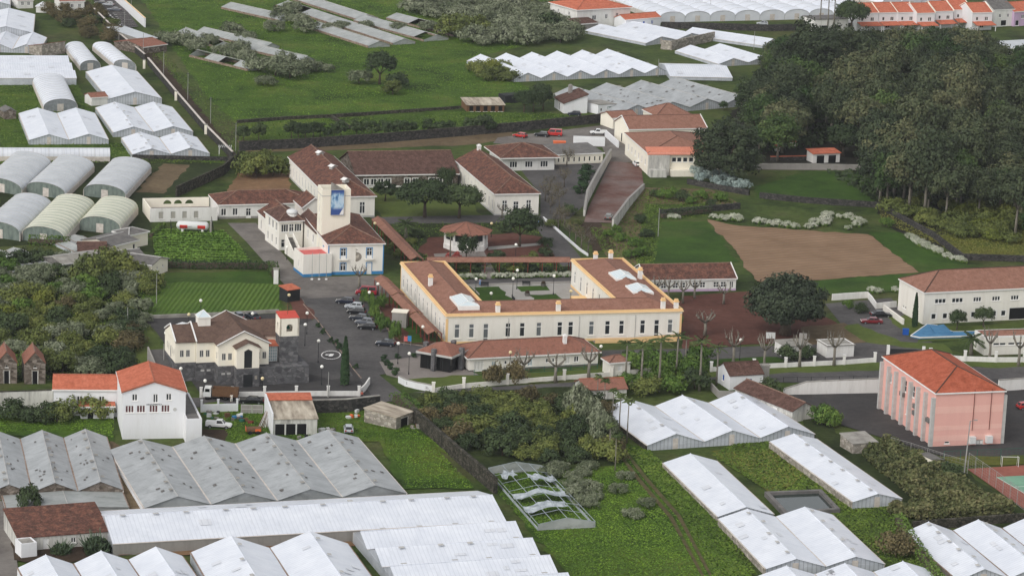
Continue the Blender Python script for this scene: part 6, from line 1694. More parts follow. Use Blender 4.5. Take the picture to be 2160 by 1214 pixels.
def species(key, make, n=4):
    PROTO[key] = [make() for _ in range(n)]
# each prototype: list of (part name, mesh)
species('wood', lambda: [('trunk', trunk_mesh(6, .28, 5, 3.2, 'bark_pale')), ('crown', crown('leaf_wood', 4.8, 4.8, random.uniform(3.4, 5.4), 8.6, 85, 60, .46, random.uniform(.24, .34), -.55, .4, .16))], 7)
species('wood_green', lambda: [('trunk', trunk_mesh(5, .28, 5, 3.0, 'bark_grey')), ('crown', crown('leaf_wood_green', 4.7, 4.7, random.uniform(3.4, 4.6), 7.2, 80, 60, .45, random.uniform(.26, .36), -.6, .45, .14))], 5)
species('dark', lambda: [('trunk', trunk_mesh(2.6, .26, 5, 2.6)), ('crown', crown('leaf_dark', 3.6, 3.6, 2.6, 4.6, 46, 60, .42, .36, -.4, .5, .1))], 4)
species('bush_olive', lambda: [('stem', trunk_mesh(.8, .12, 4, 1.0)), ('crown', crown('leaf_olive', 2.6, 2.6, 1.7, 1.3, 36, 46, .36, .36, -.3, .5, .1))], 4)
species('bush_yellow', lambda: [('stem', trunk_mesh(.8, .12, 4, 1.0)), ('crown', crown('leaf_yellow', 2.6, 2.6, 1.8, 1.4, 36, 46, .36, .36, -.3, .5, .1))], 3)
species('bush_grey', lambda: [('stem', trunk_mesh(.8, .12, 4, 1.0)), ('crown', crown('leaf_grey', 2.7, 2.7, 1.5, 1.2, 46, 50, .3, .28, -.15, .6, .08, up=.5))], 5)
species('bush_dark', lambda: [('stem', trunk_mesh(.8, .12, 4, 1.0)), ('crown', crown('leaf_dark', 2.6, 2.6, 1.9, 1.5, 36, 46, .36, .36, -.3, .5, .1))], 4)
species('bush_brown', lambda: [('stem', trunk_mesh(.8, .12, 4, 1.0)), ('crown', crown('leaf_brown', 2.6, 2.6, 1.8, 1.4, 40, 46, .32, .34, -.3, .4, .14, 1.2))], 4)
species('bush_bright', lambda: [('stem', trunk_mesh(.6, .1, 4, .8)), ('crown', crown('leaf_bright', 2.4, 2.4, 1.7, 1.3, 34, 46, .34, .36, -.3, .5, .1))], 3)
species('bush_silver', lambda: [('stem', trunk_mesh(.4, .1, 4, .6)), ('crown', crown('leaf_silver', 1.6, 1.6, 1.3, 1.0, 26, 40, .3, .36, -.2, .6, .08))], 3)
species('flower', lambda: [('stem', trunk_mesh(.3, .06, 4, .3)), ('leaf_base', crown('leaf_bright', 1.15, 1.15, .5, .35, 14, 30, .26, .4, -.3, .5)), ('crown', crown('flower_white', 1.2, 1.2, .75, .65, 24, 40, .2, .34, -.05, .7, .05, up=.5))], 4)
species('clipped', lambda: [('trunk', trunk_mesh(1.3, .12, 4, .7)), ('crown', crown('leaf_dark', 1.7, 1.7, 1.35, 2.5, 26, 46, .34, .4, -.7, .5, .05))], 3)
species('potted', lambda: [('stem', trunk_mesh(.3, .06, 3, .3)), ('crown', crown('leaf_cypress', .75, .75, .7, .75, 16, 30, .22, .45, -.8, .6))], 2)
def cypress():
    n = 3200; t = RNG.random(n) ** .8; a = RNG.random(n) * 2 * math.pi
    r = (1.15 * (1 - t) ** .7 * (t + .12) ** .22) * (.75 + .3 * RNG.random(n))
    pos = np.stack([r * np.cos(a), r * np.sin(a), .3 + 8.8 * t], 1)
    nr = np.stack([np.cos(a), np.sin(a), .5 * np.ones(n)], 1) + RNG.normal(size=(n, 3)) * .5
    return [('trunk', MB().tube([(0, 0, 0), (0, 0, 6)], [.2, .08], 6).mesh('trunk', 'bark')), ('crown', leaf_mesh('crown', pos, nr, .22 + .2 * RNG.random(n), .5 + .25 * RNG.normal(size=n), 'leaf_cypress', 1.6))]
species('cypress', cypress, 1)
def palm(h=8.5, r=.17, fronds=13, ln=2.1):
    mb = MB().tube([(0, 0, 0), (.05, 0, h * .5), (.0, .05, h)], [r * 1.5, r, r * .85], 7)
    pos, nr, sz = [], [], []
    for k in range(fronds):
        a = 2 * math.pi * k / fronds + random.uniform(-.2, .2); el = random.uniform(-.25, 1.0)
        for j in range(16):
            t = (j + 1) / 16
            rr = ln * t; z = h + .25 + math.sin(el) * rr - .42 * ln * t * t
            for s in (-1, 1):
                w = .34 * math.sin(math.pi * min(1, t * .9 + .08)) * s
                pos.append((rr * math.cos(el) * math.cos(a) - w * math.sin(a), rr * math.cos(el) * math.sin(a) + w * math.cos(a), z - abs(w) * .35))
                nr.append((math.cos(a) * .3 - s * math.sin(a) * .5, math.sin(a) * .3 + s * math.cos(a) * .5, .9)); sz.append(.36)
    n = len(pos)
    return [('trunk', mb.mesh('trunk', 'bark_pale', True)), ('fronds', leaf_mesh('fronds', np.array(pos), np.array(nr), np.array(sz), .5 + .2 * RNG.normal(size=n), 'leaf_palm', .8))]
species('palm', palm, 3)
species('palm_short', lambda: palm(2.4, .3, 22, 2.6), 2)
species('palm_thin', lambda: palm(6.2, .1, 14, 1.0), 2)
def pollard(h=3.2, limbs=7, reach=2.0, mat='bark_pale'):
    mb = MB(); mb.tube([(0, 0, 0), (.08, .05, h * .5), (0, 0, h)], [.34, .24, .26], 7)
    for k in range(limbs):
        a = 2 * math.pi * (k + random.random() * .5) / limbs; d = Vector((math.cos(a), math.sin(a), 0))
        p1 = Vector((0, 0, h * .92)) + d * reach * .5 + Vector((0, 0, .5)); p2 = p1 + d * reach * .4 + Vector((0, 0, random.uniform(.5, 1.1)))
        mb.tube([(0, 0, h * .9), p1, p2], [.18, .13, .14], 5); mb.ball(p2, .2, 6, 4)
        for j in range(3):
            e = p2 + Vector((random.uniform(-.5, .5), random.uniform(-.5, .5), random.uniform(.5, 1.2))); mb.tube([p2, e], [.06, .02], 3)
    return [('trunk', mb.mesh('trunk', mat, True))]
species('pollard', lambda: pollard(2.9, 6, 1.6), 4)
def baretree():
    mb = MB(); mb.tube([(0, 0, 0), (.1, 0, 1.6), (0, .1, 3)], [.16, .12, .09], 6)
    for k in range(9):
        a = random.random() * 6.28; d = Vector((math.cos(a), math.sin(a), 0)); z = random.uniform(1.4, 3)
        p1 = Vector((0, 0, z)) + d * .9 + Vector((0, 0, .8)); mb.tube([(0, 0, z), p1], [.07, .04], 4)
        for j in range(5):
            e = p1 + d * random.uniform(.1, .9) + Vector((random.uniform(-.6, .6), random.uniform(-.6, .6), random.uniform(.3, 1.3))); mb.tube([p1, e], [.035, .012], 3)
    return [('trunk', mb.mesh('trunk', 'bark_grey', True)), ('twigs', crown('leaf_brown', 1.7, 1.7, 1.5, 3.0, 20, 12, .16, .5, -.6, .3))]
species('bare', baretree, 3)
def cactus():
    mb = MB()
    for k in range(60):
        a = random.random() * 6.28; e = random.uniform(.3, 1.4); l = random.uniform(1.2, 2.8)
        p = Vector((random.uniform(-.9, .9), random.uniform(-.9, .9), 0)); d = Vector((math.cos(a) * math.cos(e), math.sin(a) * math.cos(e), math.sin(e)))
        mb.tube([p, p + d * l * .6, p + d * l + Vector((0, 0, .2))], [.09, .08, .03], 4)
    n = 700; pos = unit(n) * np.array([1.6, 1.6, 1.5]) * RNG.random((n, 1)) ** .4; pos[:, 2] = np.abs(pos[:, 2]) + .1
    return [('stem', mb.mesh('stem', 'leaf_stem')), ('leaf_base', leaf_mesh('leaf_base', pos, pos + RNG.normal(size=(n, 3)), .2 + .2 * RNG.random(n), .4 + .2 * RNG.normal(size=n), 'leaf_dark', 2.0))]
plain('leaf_stem', (70, 88, 66), (96, 112, 88), scale=2)
species('cactus', cactus, 2)
big = [('trunk', trunk_mesh(3.2, 1.1, 8, 4.5, 'bark')), ('crown', crown('leaf_ficus', 9.4, 7.5, 4.9, 6.6, 260, 80, .5, .2, -.5, .45, .06))]
PROTO['ficus'] = [big]
PROTO['hall_tree'] = [[('trunk', trunk_mesh(6, .6, 8, 5, 'bark')), ('crown', crown('leaf_wood', 9.5, 7.5, 7.6, 8.4, 260, 70, .5, .2, -.75, .45, .1))]]
PROTO['park_tree'] = [[('trunk', trunk_mesh(3.2, .34, 6, 3.0)), ('crown', crown('leaf_dark', 6.2, 5.0, 2.1, 5.0, 150, 66, .4, .24, -.35, .45, .06))]]

NAMES = dict(wood='woodland_tree', wood_green='woodland_tree', dark='dark_tree', bush_olive='olive_shrub', bush_yellow='yellow_shrub', bush_grey='grey_shrub', bush_dark='dark_shrub',
             bush_brown='brown_shrub', bush_bright='green_shrub', bush_silver='silver_shrub', flower='flowering_bush', clipped='clipped_tree', potted='clipped_bush', cypress='cypress_tree',
             palm='palm_tree', palm_short='palm_tree', palm_thin='palm_tree', pollard='pollarded_tree', bare='bare_tree', cactus='cactus_clump', ficus='fig_tree', hall_tree='large_tree', park_tree='park_tree')
def plant(key, label, px, py, s=1.0, sz=None, group=None, v=None):
    """one plant with its parts, standing on the surveyed point"""
    parts = PROTO[key][random.randrange(len(PROTO[key])) if v is None else v]
    r = thing(NAMES[key], label, 'shrub' if 'bush' in key or key in ('flower', 'potted', 'cactus') else 'tree', P(px, py), random.uniform(0, 6.28), group)
    r.scale = (s * random.uniform(.92, 1.08), s * random.uniform(.92, 1.08), sz or s * (random.uniform(.8, 1.3) if key[:4] == 'wood' else random.uniform(.85, 1.15)))
    for nm, me in parts:
        o = put(nm, me, r)
        if nm == 'twigs': o['kind'] = 'stuff'
    return r
def inside(pts, poly):
    x, y = pts[:, 0], pts[:, 1]; c = np.zeros(len(pts), bool); q = np.array(poly, float)
    j = len(q) - 1
    for i in range(len(q)):
        c ^= ((q[i, 1] > y) != (q[j, 1] > y)) & (x < (q[j, 0] - q[i, 0]) * (y - q[i, 1]) / (q[j, 1] - q[i, 1] + 1e-9) + q[i, 0]); j = i
    return c
def world_poly(poly): return [(P(*p).x, P(*p).y) for p in poly]
def spots(poly, spacing, seed=0, lim=400):
    """poisson-like points (metres apart) inside a photographed ground polygon; returns world points"""
    rn = random.Random(seed); q = world_poly(poly); xs, ys = [p[0] for p in q], [p[1] for p in q]
    out = []
    for _ in range(lim * 40):
        p = (rn.uniform(min(xs), max(xs)), rn.uniform(min(ys), max(ys)))
        if all((p[0] - a) ** 2 + (p[1] - b) ** 2 > spacing ** 2 for a, b in out) and inside(np.array([p]), q)[0]: out.append(p)
        if len(out) >= lim: break
    return out
def grove(poly, spacing, mix, zones, group, size=(.8, 1.2), seed=0, lim=300, top=None):
    """mix: list of (species, weight, label); plants scattered in patches"""
    rn = random.Random(seed + 1)
    fx = [(rn.uniform(0, 6), rn.uniform(.03, .09), rn.uniform(.02, .05)) for _ in mix]
    for x, y in spots(poly, spacing, seed, lim):
        w = [m[1] * (1.6 + math.sin(f[0] + x * f[1] * 2.2) * math.cos(f[0] * 2 + y * f[2] * 2)) * rn.uniform(.4, 1.6) for m, f in zip(mix, fx)]
        k = w.index(max(w)); s = rn.uniform(*size)
        if top is not None:
            H = {'wood': 13.4, 'wood_green': 12, 'dark': 7.4}.get(mix[k][0], 3.2); py = row_of((x, y, 0))
            tp = np.interp(x, [q[0] for q in top], [q[1] for q in top]); mh = (py - tp) / scale_at(py)
            if mh < 2.5: continue
            s = min(s, mh / H)
        lab = mix[k][2]
        if zones:
            py = row_of((x, y, 0)); ref = min(zones, key=lambda q: ((P(q[0], q[1]).x - x) * 2.5) ** 2 + (P(q[0], q[1]).y - y) ** 2)
            lab = ('large ' if s > size[0] + .66 * (size[1] - size[0]) else 'small ' if s < size[0] + .33 * (size[1] - size[0]) else '') + lab + ' ' + ref[2]
        r = plant(mix[k][0], lab, 0, 0, s, None, group); r.location = (x, y, 0)

# ---- the wood at the upper right (skyline of the crowns follows the foot of the terrace houses)
TOP = sorted((P(x, 150).x, y) for x, y in ((1480, 225), (1540, 180), (1600, 150), (1625, 90), (1680, 76), (1800, 72), (1950, 64), (2040, 62), (2100, 92), (2200, 118)))
grove([(1640, 345), (1600, 250), (1610, 150), (1720, 100), (1960, 85), (2120, 110), (2240, 140), (2240, 470), (2150, 480), (1960, 455), (1850, 430), (1800, 350), (1720, 300)], 8.3,
      [('wood', 1.25, 'dark olive tree of the dense wood'), ('wood_green', .6, 'greener tree of the dense wood'), ('dark', .25, 'low dark-leaved tree of the dense wood')],
      [(1690, 160, 'near the thin top palms'), (1820, 130, 'below the left terrace houses'), (1980, 120, 'below the right terrace houses'), (2140, 150, 'beside the pale flat-roofed house'), (1700, 250, 'behind the hall tree'), (1830, 240, 'left of its middle'), (1980, 230, 'in its middle'), (2140, 250, 'at the right edge'), (1880, 340, 'above the field wall'), (2010, 340, 'below its middle'), (2150, 350, 'low at the right edge'), (2080, 440, 'above the school roof')], 'trees of the upper right wood', (.85, 1.35), 3, 215, TOP)
grove([(1500, 215), (1590, 130), (1640, 110), (1660, 250), (1600, 330), (1560, 260)], 8,
      [('wood_green', 1, 'dark green tree on the wood\'s left edge'), ('dark', .9, 'low dark tree on the wood\'s left edge'), ('bush_olive', .4, 'olive shrub on the wood\'s left edge')], [(1530, 200, 'by the grey glasshouse'), (1620, 150, 'by the twin greenhouse'), (1610, 290, 'behind the hall tree')], 'trees on the wood\'s left edge', (.8, 1.2), 5, 26, TOP)
grove([(1850, 405), (1990, 440), (2160, 455), (2200, 520), (2060, 510), (1960, 480), (1860, 440)], 4.2,
      [('wood', .45, 'thin-crowned tree under the wood'), ('bush_yellow', .5, 'yellow-green shrub under the wood'), ('bush_olive', 1, 'olive shrub under the wood'), ('wood_green', .4, 'young green tree under the wood')], [(1880, 425, 'at the field wall bend'), (2000, 460, 'above the white hedge'), (2140, 490, 'above the school roof')], 'shrubs under the wood', (.8, 1.3), 7, 60)
grove([(1590, 85), (1800, 80), (1960, 70), (2100, 95), (2100, 120), (1720, 120), (1600, 130)], 7,
      [('wood_green', 1, 'green tree along the wood\'s top'), ('dark', .6, 'dark tree along the wood\'s top'), ('bush_bright', .5, 'green shrub along the wood\'s top')], [(1650, 105, 'under the thin palms'), (1850, 95, 'under the left end'), (2050, 100, 'under the right end')], 'trees below the terrace houses', (.6, .9), 9, 34, TOP)
plant('park_tree', 'dark umbrella-shaped tree standing left of the terrace houses', 1795, 72, 1.0, 1.5)
# ---- scrub left of the chapel
grove([(-40, 560), (150, 552), (200, 590), (300, 580), (330, 580), (295, 660), (312, 690), (245, 795), (105, 790), (-40, 720)], 4.3,
      [('bush_grey', .9, 'grey-leaved flowering shrub in the chapel thicket'), ('bush_olive', .95, 'olive-green shrub in the chapel thicket'), ('bush_yellow', .5, 'yellow-green shrub in the chapel thicket'), ('bush_dark', .75, 'dark green shrub in the chapel thicket'), ('bush_bright', .6, 'fresh green shrub in the chapel thicket'), ('bush_brown', .4, 'brownish shrub in the chapel thicket')],
      [(30, 600, 'at its upper left'), (200, 600, 'below the farm sheds'), (300, 610, 'beside the crop field'), (40, 690, 'at its left middle'), (170, 680, 'in its middle'), (280, 720, 'beside the chapel lawn'), (160, 770, 'above the orange roof')], 'thicket left of the chapel', (.7, 1.15), 13, 130)
for px, py in ((190, 600), (225, 585), (250, 590)): plant('bush_olive', 'tall olive bush rising in front of the grey farm sheds', px, py, 1.6, 2.0, 'tall bushes at the farm sheds')
# ---- hedge thicket in the lower middle
grove([(885, 862), (1000, 845), (1210, 845), (1290, 880), (1290, 975), (1150, 978), (985, 950), (900, 895)], 3.5,
      [('bush_brown', .72, 'brown-tinged shrub in the reception thicket'), ('bush_dark', 1.0, 'dark green shrub in the reception thicket'), ('bush_olive', .8, 'olive shrub in the reception thicket'), ('bush_yellow', .35, 'yellow-green shrub in the reception thicket')],
      [(920, 870, 'at its left end'), (1050, 840, 'under the street wall'), (1180, 850, 'below the palm shed'), (1060, 930, 'above the torn frame'), (1230, 940, 'at its right end')], 'thicket below the reception range', (.65, 1.1), 17, 120)
for px, py in ((1215, 880), (1235, 900), (1260, 925), (1275, 945)): plant('bush_grey', 'pale feathery reed clump at the right end of the thicket', px, py, .9, 2.2, 'pale reed clumps')
grove([(1150, 985), (1260, 985), (1240, 1030), (1270, 1060), (1240, 1075), (1165, 1010)], 3.4, [('bush_grey', 1, 'grey shrub overgrowing the torn greenhouse frame')], None, 'grey shrubs by the torn frame', (.5, .8), 19, 26)
for px, py in ((1305, 1040), (1365, 1070), (1335, 1092), (1320, 1010)): plant('bush_grey', 'lone grey-green bush in the open grass field', px, py, .6, None, 'lone bushes in the grass field')
# ---- meadow shrubs at the top
grove([(860, 25), (960, 5), (1120, 5), (1190, 60), (1210, 92), (1010, 98), (930, 75), (1000, 60)], 6.5, [('bush_grey', 1, 'grey-leaved shrub in the big meadow thicket'), ('bush_olive', .3, 'olive shrub in the big meadow thicket'), ('bush_dark', .25, 'dark shrub in the big meadow thicket')], [(900, 30, 'at its left'), (1000, 20, 'top middle'), (1120, 40, 'beside the villa'), (1050, 80, 'lower middle'), (1170, 85, 'lower right')], 'thicket at the top of the meadow', (1.2, 2.0), 23, 80)
for i, (px, py, s) in enumerate(((600, 42, 1.5), (628, 50, 1.4), (615, 28, 1.3), (645, 68, 1.6), (580, 66, 1.3), (700, 66, 1.1), (720, 60, 1.0), (515, 135, 1.4), (545, 150, 1.6), (580, 160, 1.8), (612, 165, 1.6), (640, 152, 1.5), (600, 138, 1.4), (668, 150, 1.1), (505, 112, 1.3), (470, 118, 1.3), (440, 95, 1.2), (385, 95, 1.6), (410, 108, 1.5), (350, 92, 1.4), (758, 176, 1.4), (690, 152, .8), (560, 180, 1.2), (520, 88, 1.2), (490, 75, 1.4), (900, 65, 1.2), (770, 62, 1.0), (840, 66, 1.0))):
    plant('bush_grey', 'grey-leaved shrub growing over the derelict glasshouses', px, py, s, None, 'shrubs among the derelict glasshouses')
plant('dark', 'dark round tree standing alone in the middle of the meadow', 800, 178, 1.2, 1.35)
plant('bush_dark', 'dark bush touching the lone meadow tree on its right', 838, 184, 1.3)
plant('bush_olive', 'olive bush below the lone meadow tree', 828, 200, 1.2)
grove([(1000, 150), (1060, 150), (1085, 175), (1030, 172)], 5, [('bush_olive', 1, 'olive shrub at the left end of the six-span greenhouse'), ('bush_yellow', .8, 'yellow shrub at the left end of the six-span greenhouse')], None, 'shrubs at the six-span greenhouse', (.8, 1.2), 29, 14)
grove([(100, 25), (200, 15), (262, 80), (250, 95), (190, 85), (140, 60)], 6, [('bush_brown', 1, 'brown-green shrub in the scrub beside the upper lane'), ('bush_dark', .7, 'dark shrub in the scrub beside the upper lane'), ('bush_olive', .6, 'olive shrub in the scrub beside the upper lane')], None, 'scrub beside the upper lane', (.7, 1.1), 31, 60)
for i, px in enumerate(list(range(512, 560, 34)) + list(range(615, 735, 15)) + list(range(752, 800, 16)) + [812, 832, 850, 868] + list(range(905, 960, 16)) + list(range(990, 1040, 15))):
    plant('clipped', 'small dark clipped tree in the row above the long stone wall', px, 297 - (px - 512) * .034 + random.uniform(-3, 3), random.uniform(.85, 1.15), None, 'clipped trees above the long wall')
for px, py in ((1105, 238), (1125, 236), (1145, 232), (1140, 222)): plant('dark', 'dark tree clustered left of the brown-roofed cottage', px, py, .75, .9, 'trees beside the old cottage')
for px, py in ((528, 365), (550, 360), (540, 375), (575, 372)): plant('bush_olive', 'leafy green fruit tree behind the kitchen wing', px, py, 1.4, 1.7, 'fruit trees behind the kitchen wing')
# ---- hospital park
plant('park_tree', 'broad dark park tree, left of two on the hospital lawn', 896, 458, 1.15, 1.2)
plant('park_tree', 'broad dark park tree, right of two on the hospital lawn', 968, 460, .95, 1.1)
plant('clipped', 'small round dark tree on the lawn beside the long ward', 812, 424, 1.3, 1.35)
plant('dark', 'rounded dark tree on the garden path right of the gazebo', 1096, 520, 1.15, 1.25)
plant('dark', 'small leafy tree in front of the gazebo', 984, 552, .62, .85)
plant('dark', 'small tree beside the low ward door', 940, 400, .6, .8)
plant('palm_short', 'wide short palm beside the covered walkway', 856, 503, 1.15, 1.3)
plant('palm', 'slender palm in front of the gazebo with red flowers below', 949, 553, .9, .75)
for px, py in ((867, 514), (880, 500), (1066, 490), (1078, 478), (1050, 545), (1040, 552), (1020, 560), (1105, 556), (1125, 545), (1150, 540), (1150, 520), (905, 568), (940, 575), (975, 570), (1000, 572), (1085, 572), (1120, 572), (835, 530), (845, 545), (815, 500), (1215, 475), (1200, 455), (1165, 480)):
    plant('bush_olive' if px % 2 else 'bush_dark', 'low shrub in the beds of the hospital garden', px, py, random.uniform(.45, .8), None, 'garden shrubs')
for px, py in ((963, 545), (947, 548)):
    b = plant('potted', 'red-flowering bush at the foot of the gazebo', px, py, 1.1, None, 'red bushes at the gazebo')
    b['category'] = 'shrub'
    for c_ in b.children:
        if c_.name.startswith('crown'): c_.data = c_.data.copy(); c_.data.materials[0] = M['red_flower']
for i in range(16): plant('flower', 'white-flowering bush in the border behind the court', 975 + i * 14 + (14 if i > 3 else 0), 588 - i * .3, .8, None, 'white border behind the court')
for px, py in ((1230, 395), (1225, 408), (1233, 378), (1240, 368)): plant('potted', 'clipped dark bush on the small lawn beside the ramp wall', px, py, 2.0, None, 'bushes beside the ramp wall')
for px, py in ((1160, 452), (1150, 425), (1165, 435), (1180, 440), (1175, 418), (1190, 475), (1178, 487), (1201, 504), (1213, 515), (1226, 526), (1240, 535), (1160, 400), (1190, 395), (1195, 350), (1185, 470)):
    plant('bare', 'bare winter tree along the drive beside the ramp', px, py, random.uniform(.9, 1.3), None, 'bare trees beside the ramp')
# ---- pollards
for px, py, s in ((1059, 460, .8), (1104, 803, 1.2), (1172, 806, 1.2), (1242, 800, 1.25), (1104, 470, .6)):
    plant('pollard', {1059: 'pollarded tree in front of the right-hand ward door', 1104: 'pollarded tree at the left of the reception range', 1172: 'pollarded tree before the middle of the reception range', 1242: 'pollarded tree at the right end of the reception range'}[px] if py != 470 else 'stunted pollard beside the right-hand ward', px, py, s)
plant('pollard', 'pollarded tree in front of the blue-trimmed clinic house', 757, 608, 1.0)
plant('pollard', 'wide spreading pollard in the middle of the red school yard', 1486, 708, 1.25)
plant('pollard', 'pollarded tree before the right end of the classroom row', 1526, 642, 1.05)
for px, py in ((1385, 630), (1410, 632), (1440, 640), (1465, 630)): plant('pollard', 'pollarded tree between the U-shaped building and the classroom row', px, py, .95, None, 'pollards before the classroom row')
for px, py, lab in ((1612, 778, 'street pollard above the blue-door house'), (1686, 774, 'street pollard beside the left service hut'), (1759, 771, 'street pollard beside the right service hut'), (2086, 762, 'street pollard in front of the flat school pavilion'), (2148, 772, 'street pollard at the right edge of the picture'), (1546, 770, 'thin street pollard left of the blue-door house')):
    plant('pollard', lab, px, py, 1.05, 1.45)
# ---- big trees
plant('ficus', 'huge dark fig tree with a thick trunk in the red school yard', 1656, 706, 1.0, 1.05)
plant('hall_tree', 'large dark tree in front of the therapy hall', 1532, 382, 1.0, 1.0)
plant('cypress', 'tall narrow cypress beside the hospital drive', 727, 812, 1.0, 1.05)
plant('cypress', 'small ragged cypress at the corner of the school', 1929, 690, .72, .82)
for px, py in ((2018, 696), (2074, 690)): plant('dark', 'round dark tree on the lawn before the school, %s one' % ('left' if px < 2040 else 'right'), px, py, .5, .62)
plant('palm_short', 'bushy palm beside the flat school pavilion', 2048, 748, 1.1, 1.3)
for px, py, s in ((1319, 810, 1.0), (1352, 825, 1.15), (1389, 825, 1.25), (1426, 798, 1.05), (1445, 772, .7), (1475, 824, 1.2), (1511, 812, .95)):
    plant('palm', 'tall slender palm in the row behind the three-span greenhouse', px, py, s, s * .95, 'row of slender palms')
for px, py, s in ((1259, 862, .95), (1274, 866, .95), (1291, 890, .95), (1306, 915, 1.2)): plant('palm_thin', 'thin young palm left of the three-span greenhouse', px, py, s, None, 'thin young palms')
plant('palm_thin', 'thin palm standing out against the white greenhouse roof', 1322, 934, 1.2, 1.25)
for px, py in ((1284, 972), (1297, 994)): plant('palm_thin', 'thin palm beside the farm track at the thicket corner', px, py, .9, 1.05, 'palms at the thicket corner')
for px, lab in ((1729, 'left of three tall palms above the wood'), (1745, 'middle of three tall palms above the wood'), (1758, 'right of three tall palms above the wood')): plant('palm', lab, px, 66, 1.3, 1.35)
grove([(1330, 770), (1480, 765), (1490, 815), (1400, 835), (1320, 830)], 4.2, [('bush_bright', 1, 'leafy shrub under the slender palms'), ('bush_dark', .8, 'dark shrub under the slender palms'), ('bush_olive', .8, 'olive shrub under the slender palms')], None, 'shrubs under the palms', (.7, 1.2), 37, 30)
for px, py in ((1735, 895), (1750, 900)): plant('bush_bright', 'rounded green bush at the edge of the asphalt yard', px, py, .9, 1.2, 'bushes at the asphalt yard')
plant('bush_dark', 'dark bush in front of the long low barn', 1618, 838, .9, 1.1)
for px, py in ((1660, 760), (1702, 758)): plant('bush_dark', 'dark bush in front of the left service hut', px, py, .8, None, 'bushes at the service hut')
plant('bush_dark', 'dark bush above the sports court fence', 2006, 1010, .8)
plant('bush_brown', 'brownish bush beside the dark soil bed', 1890, 1175, 1.2)
for px, py in ((1040, 812), (1085, 806)): plant('bush_brown', 'brown bare shrub on the lawn before the reception range', px, py, .75, 1.2, 'brown shrubs on the front lawn')
# ---- small clipped bushes along the drive
for px, py in ((671, 690), (681, 705), (697, 722), (708, 726), (718, 738), (750, 777), (810, 757), (811, 764), (817, 771), (823, 779), (834, 791), (873, 754), (839, 756)):
    plant('potted', 'small clipped bush along the kerb of the hospital drive', px, py, random.uniform(.65, .95), None, 'clipped bushes along the drive')
for px, py in ((780, 645), (788, 658), (790, 672), (800, 690), (812, 700), (832, 720), (835, 705), (805, 650), (770, 640)): plant('bush_bright', 'spiky green shrub in the red bed beside the parked cars', px, py, random.uniform(.4, .6), 1.0, 'shrubs beside the parked cars')
for px, py in ((200, 880), (215, 875), (150, 880), (120, 890), (95, 890), (60, 888), (25, 885)): plant('bush_olive' if px > 100 else 'bush_dark', 'garden bush below the long stained wall', px, py, random.uniform(.8, 1.2), None, 'bushes below the stained wall')
for px, lab in ((128, 'left of two cactus clumps before the tile-roofed shed'), (205, 'right of two cactus clumps before the tile-roofed shed')): plant('cactus', lab, px, 1166, 1.15 if px < 150 else 1.5)
plant('bush_dark', 'dark bush beside the broken glass lean-to', 62, 1075, .8, 1.2)
for px, py in ((585, 1000), (262, 700), (352, 795), (340, 800), (270, 680), (276, 720)): plant('potted' if px > 300 else 'bush_dark', 'low bush on the lawn left of the chapel', px if px < 500 else 268, py if px < 500 else 790, 1.0, None, 'bushes on the chapel lawn')
# ---- white flower hedges and silver shrubs
def hedge_line(path, step, label, group, s=(.75, 1.25), key='flower'):
    q = [P(*p) for p in path]
    for a, b in zip(q, q[1:]):
        n = max(1, int((b - a).length / step))
        for i in range(n):
            if random.random() < .12: continue
            p = a + (b - a) * (i / n); r = plant(key, label, 0, 0, random.uniform(*s), None, group)
            r.location = p + Vector((random.uniform(-.5, .5), random.uniform(-.8, .8), 0))
hedge_line([(1415, 462), (1440, 460)], 1.5, 'white-flowering bush at the left end of the flower hedge', 'white hedge, left end')
hedge_line([(1510, 462), (1560, 468), (1610, 472), (1660, 480), (1700, 482), (1735, 475), (1748, 462), (1735, 450), (1718, 445)], 1.7, 'white-flowering bush in the curved hedge above the brown field', 'curved white hedge')
hedge_line([(1750, 456), (1790, 462), (1815, 470), (1800, 482), (1775, 486)], 1.7, 'white-flowering bush in the short hedge beside the field wall', 'short white hedge')
hedge_line([(1916, 502), (1950, 520), (1990, 540), (2045, 558)], 1.5, 'white-flowering bush in the hedge above the green field', 'white hedge above the green field', (.8, 1.1))
hedge_line([(1838, 618), (1900, 614)], 1.6, 'white-flowering bush on the bank beside the school', 'white bushes beside the school', (.7, .9))
for px, py in ((1473, 372), (1480, 385), (1498, 378), (1510, 390), (1522, 398), (1535, 385), (1545, 395), (1555, 402), (1530, 375), (1570, 400), (1460, 368)): plant('bush_silver', 'silvery shrub on the bank below the therapy hall', px, py, random.uniform(.9, 1.3), None, 'silver shrubs below the hall')
for px, py in ((1400, 420), (1420, 412), (1440, 425), (1380, 415), (1460, 430), (1480, 420), (1500, 435), (1520, 425), (1350, 470), (1365, 500), (1340, 520), (1355, 540), (1330, 545), (1310, 510), (1300, 490), (1285, 500), (1870, 478), (1790, 650), (1815, 660)): plant('bush_bright' if px % 3 else 'bush_dark', 'green shrub on the terraced bank above the crop field', px, py, random.uniform(.5, .8), None, 'shrubs on the terraced bank')

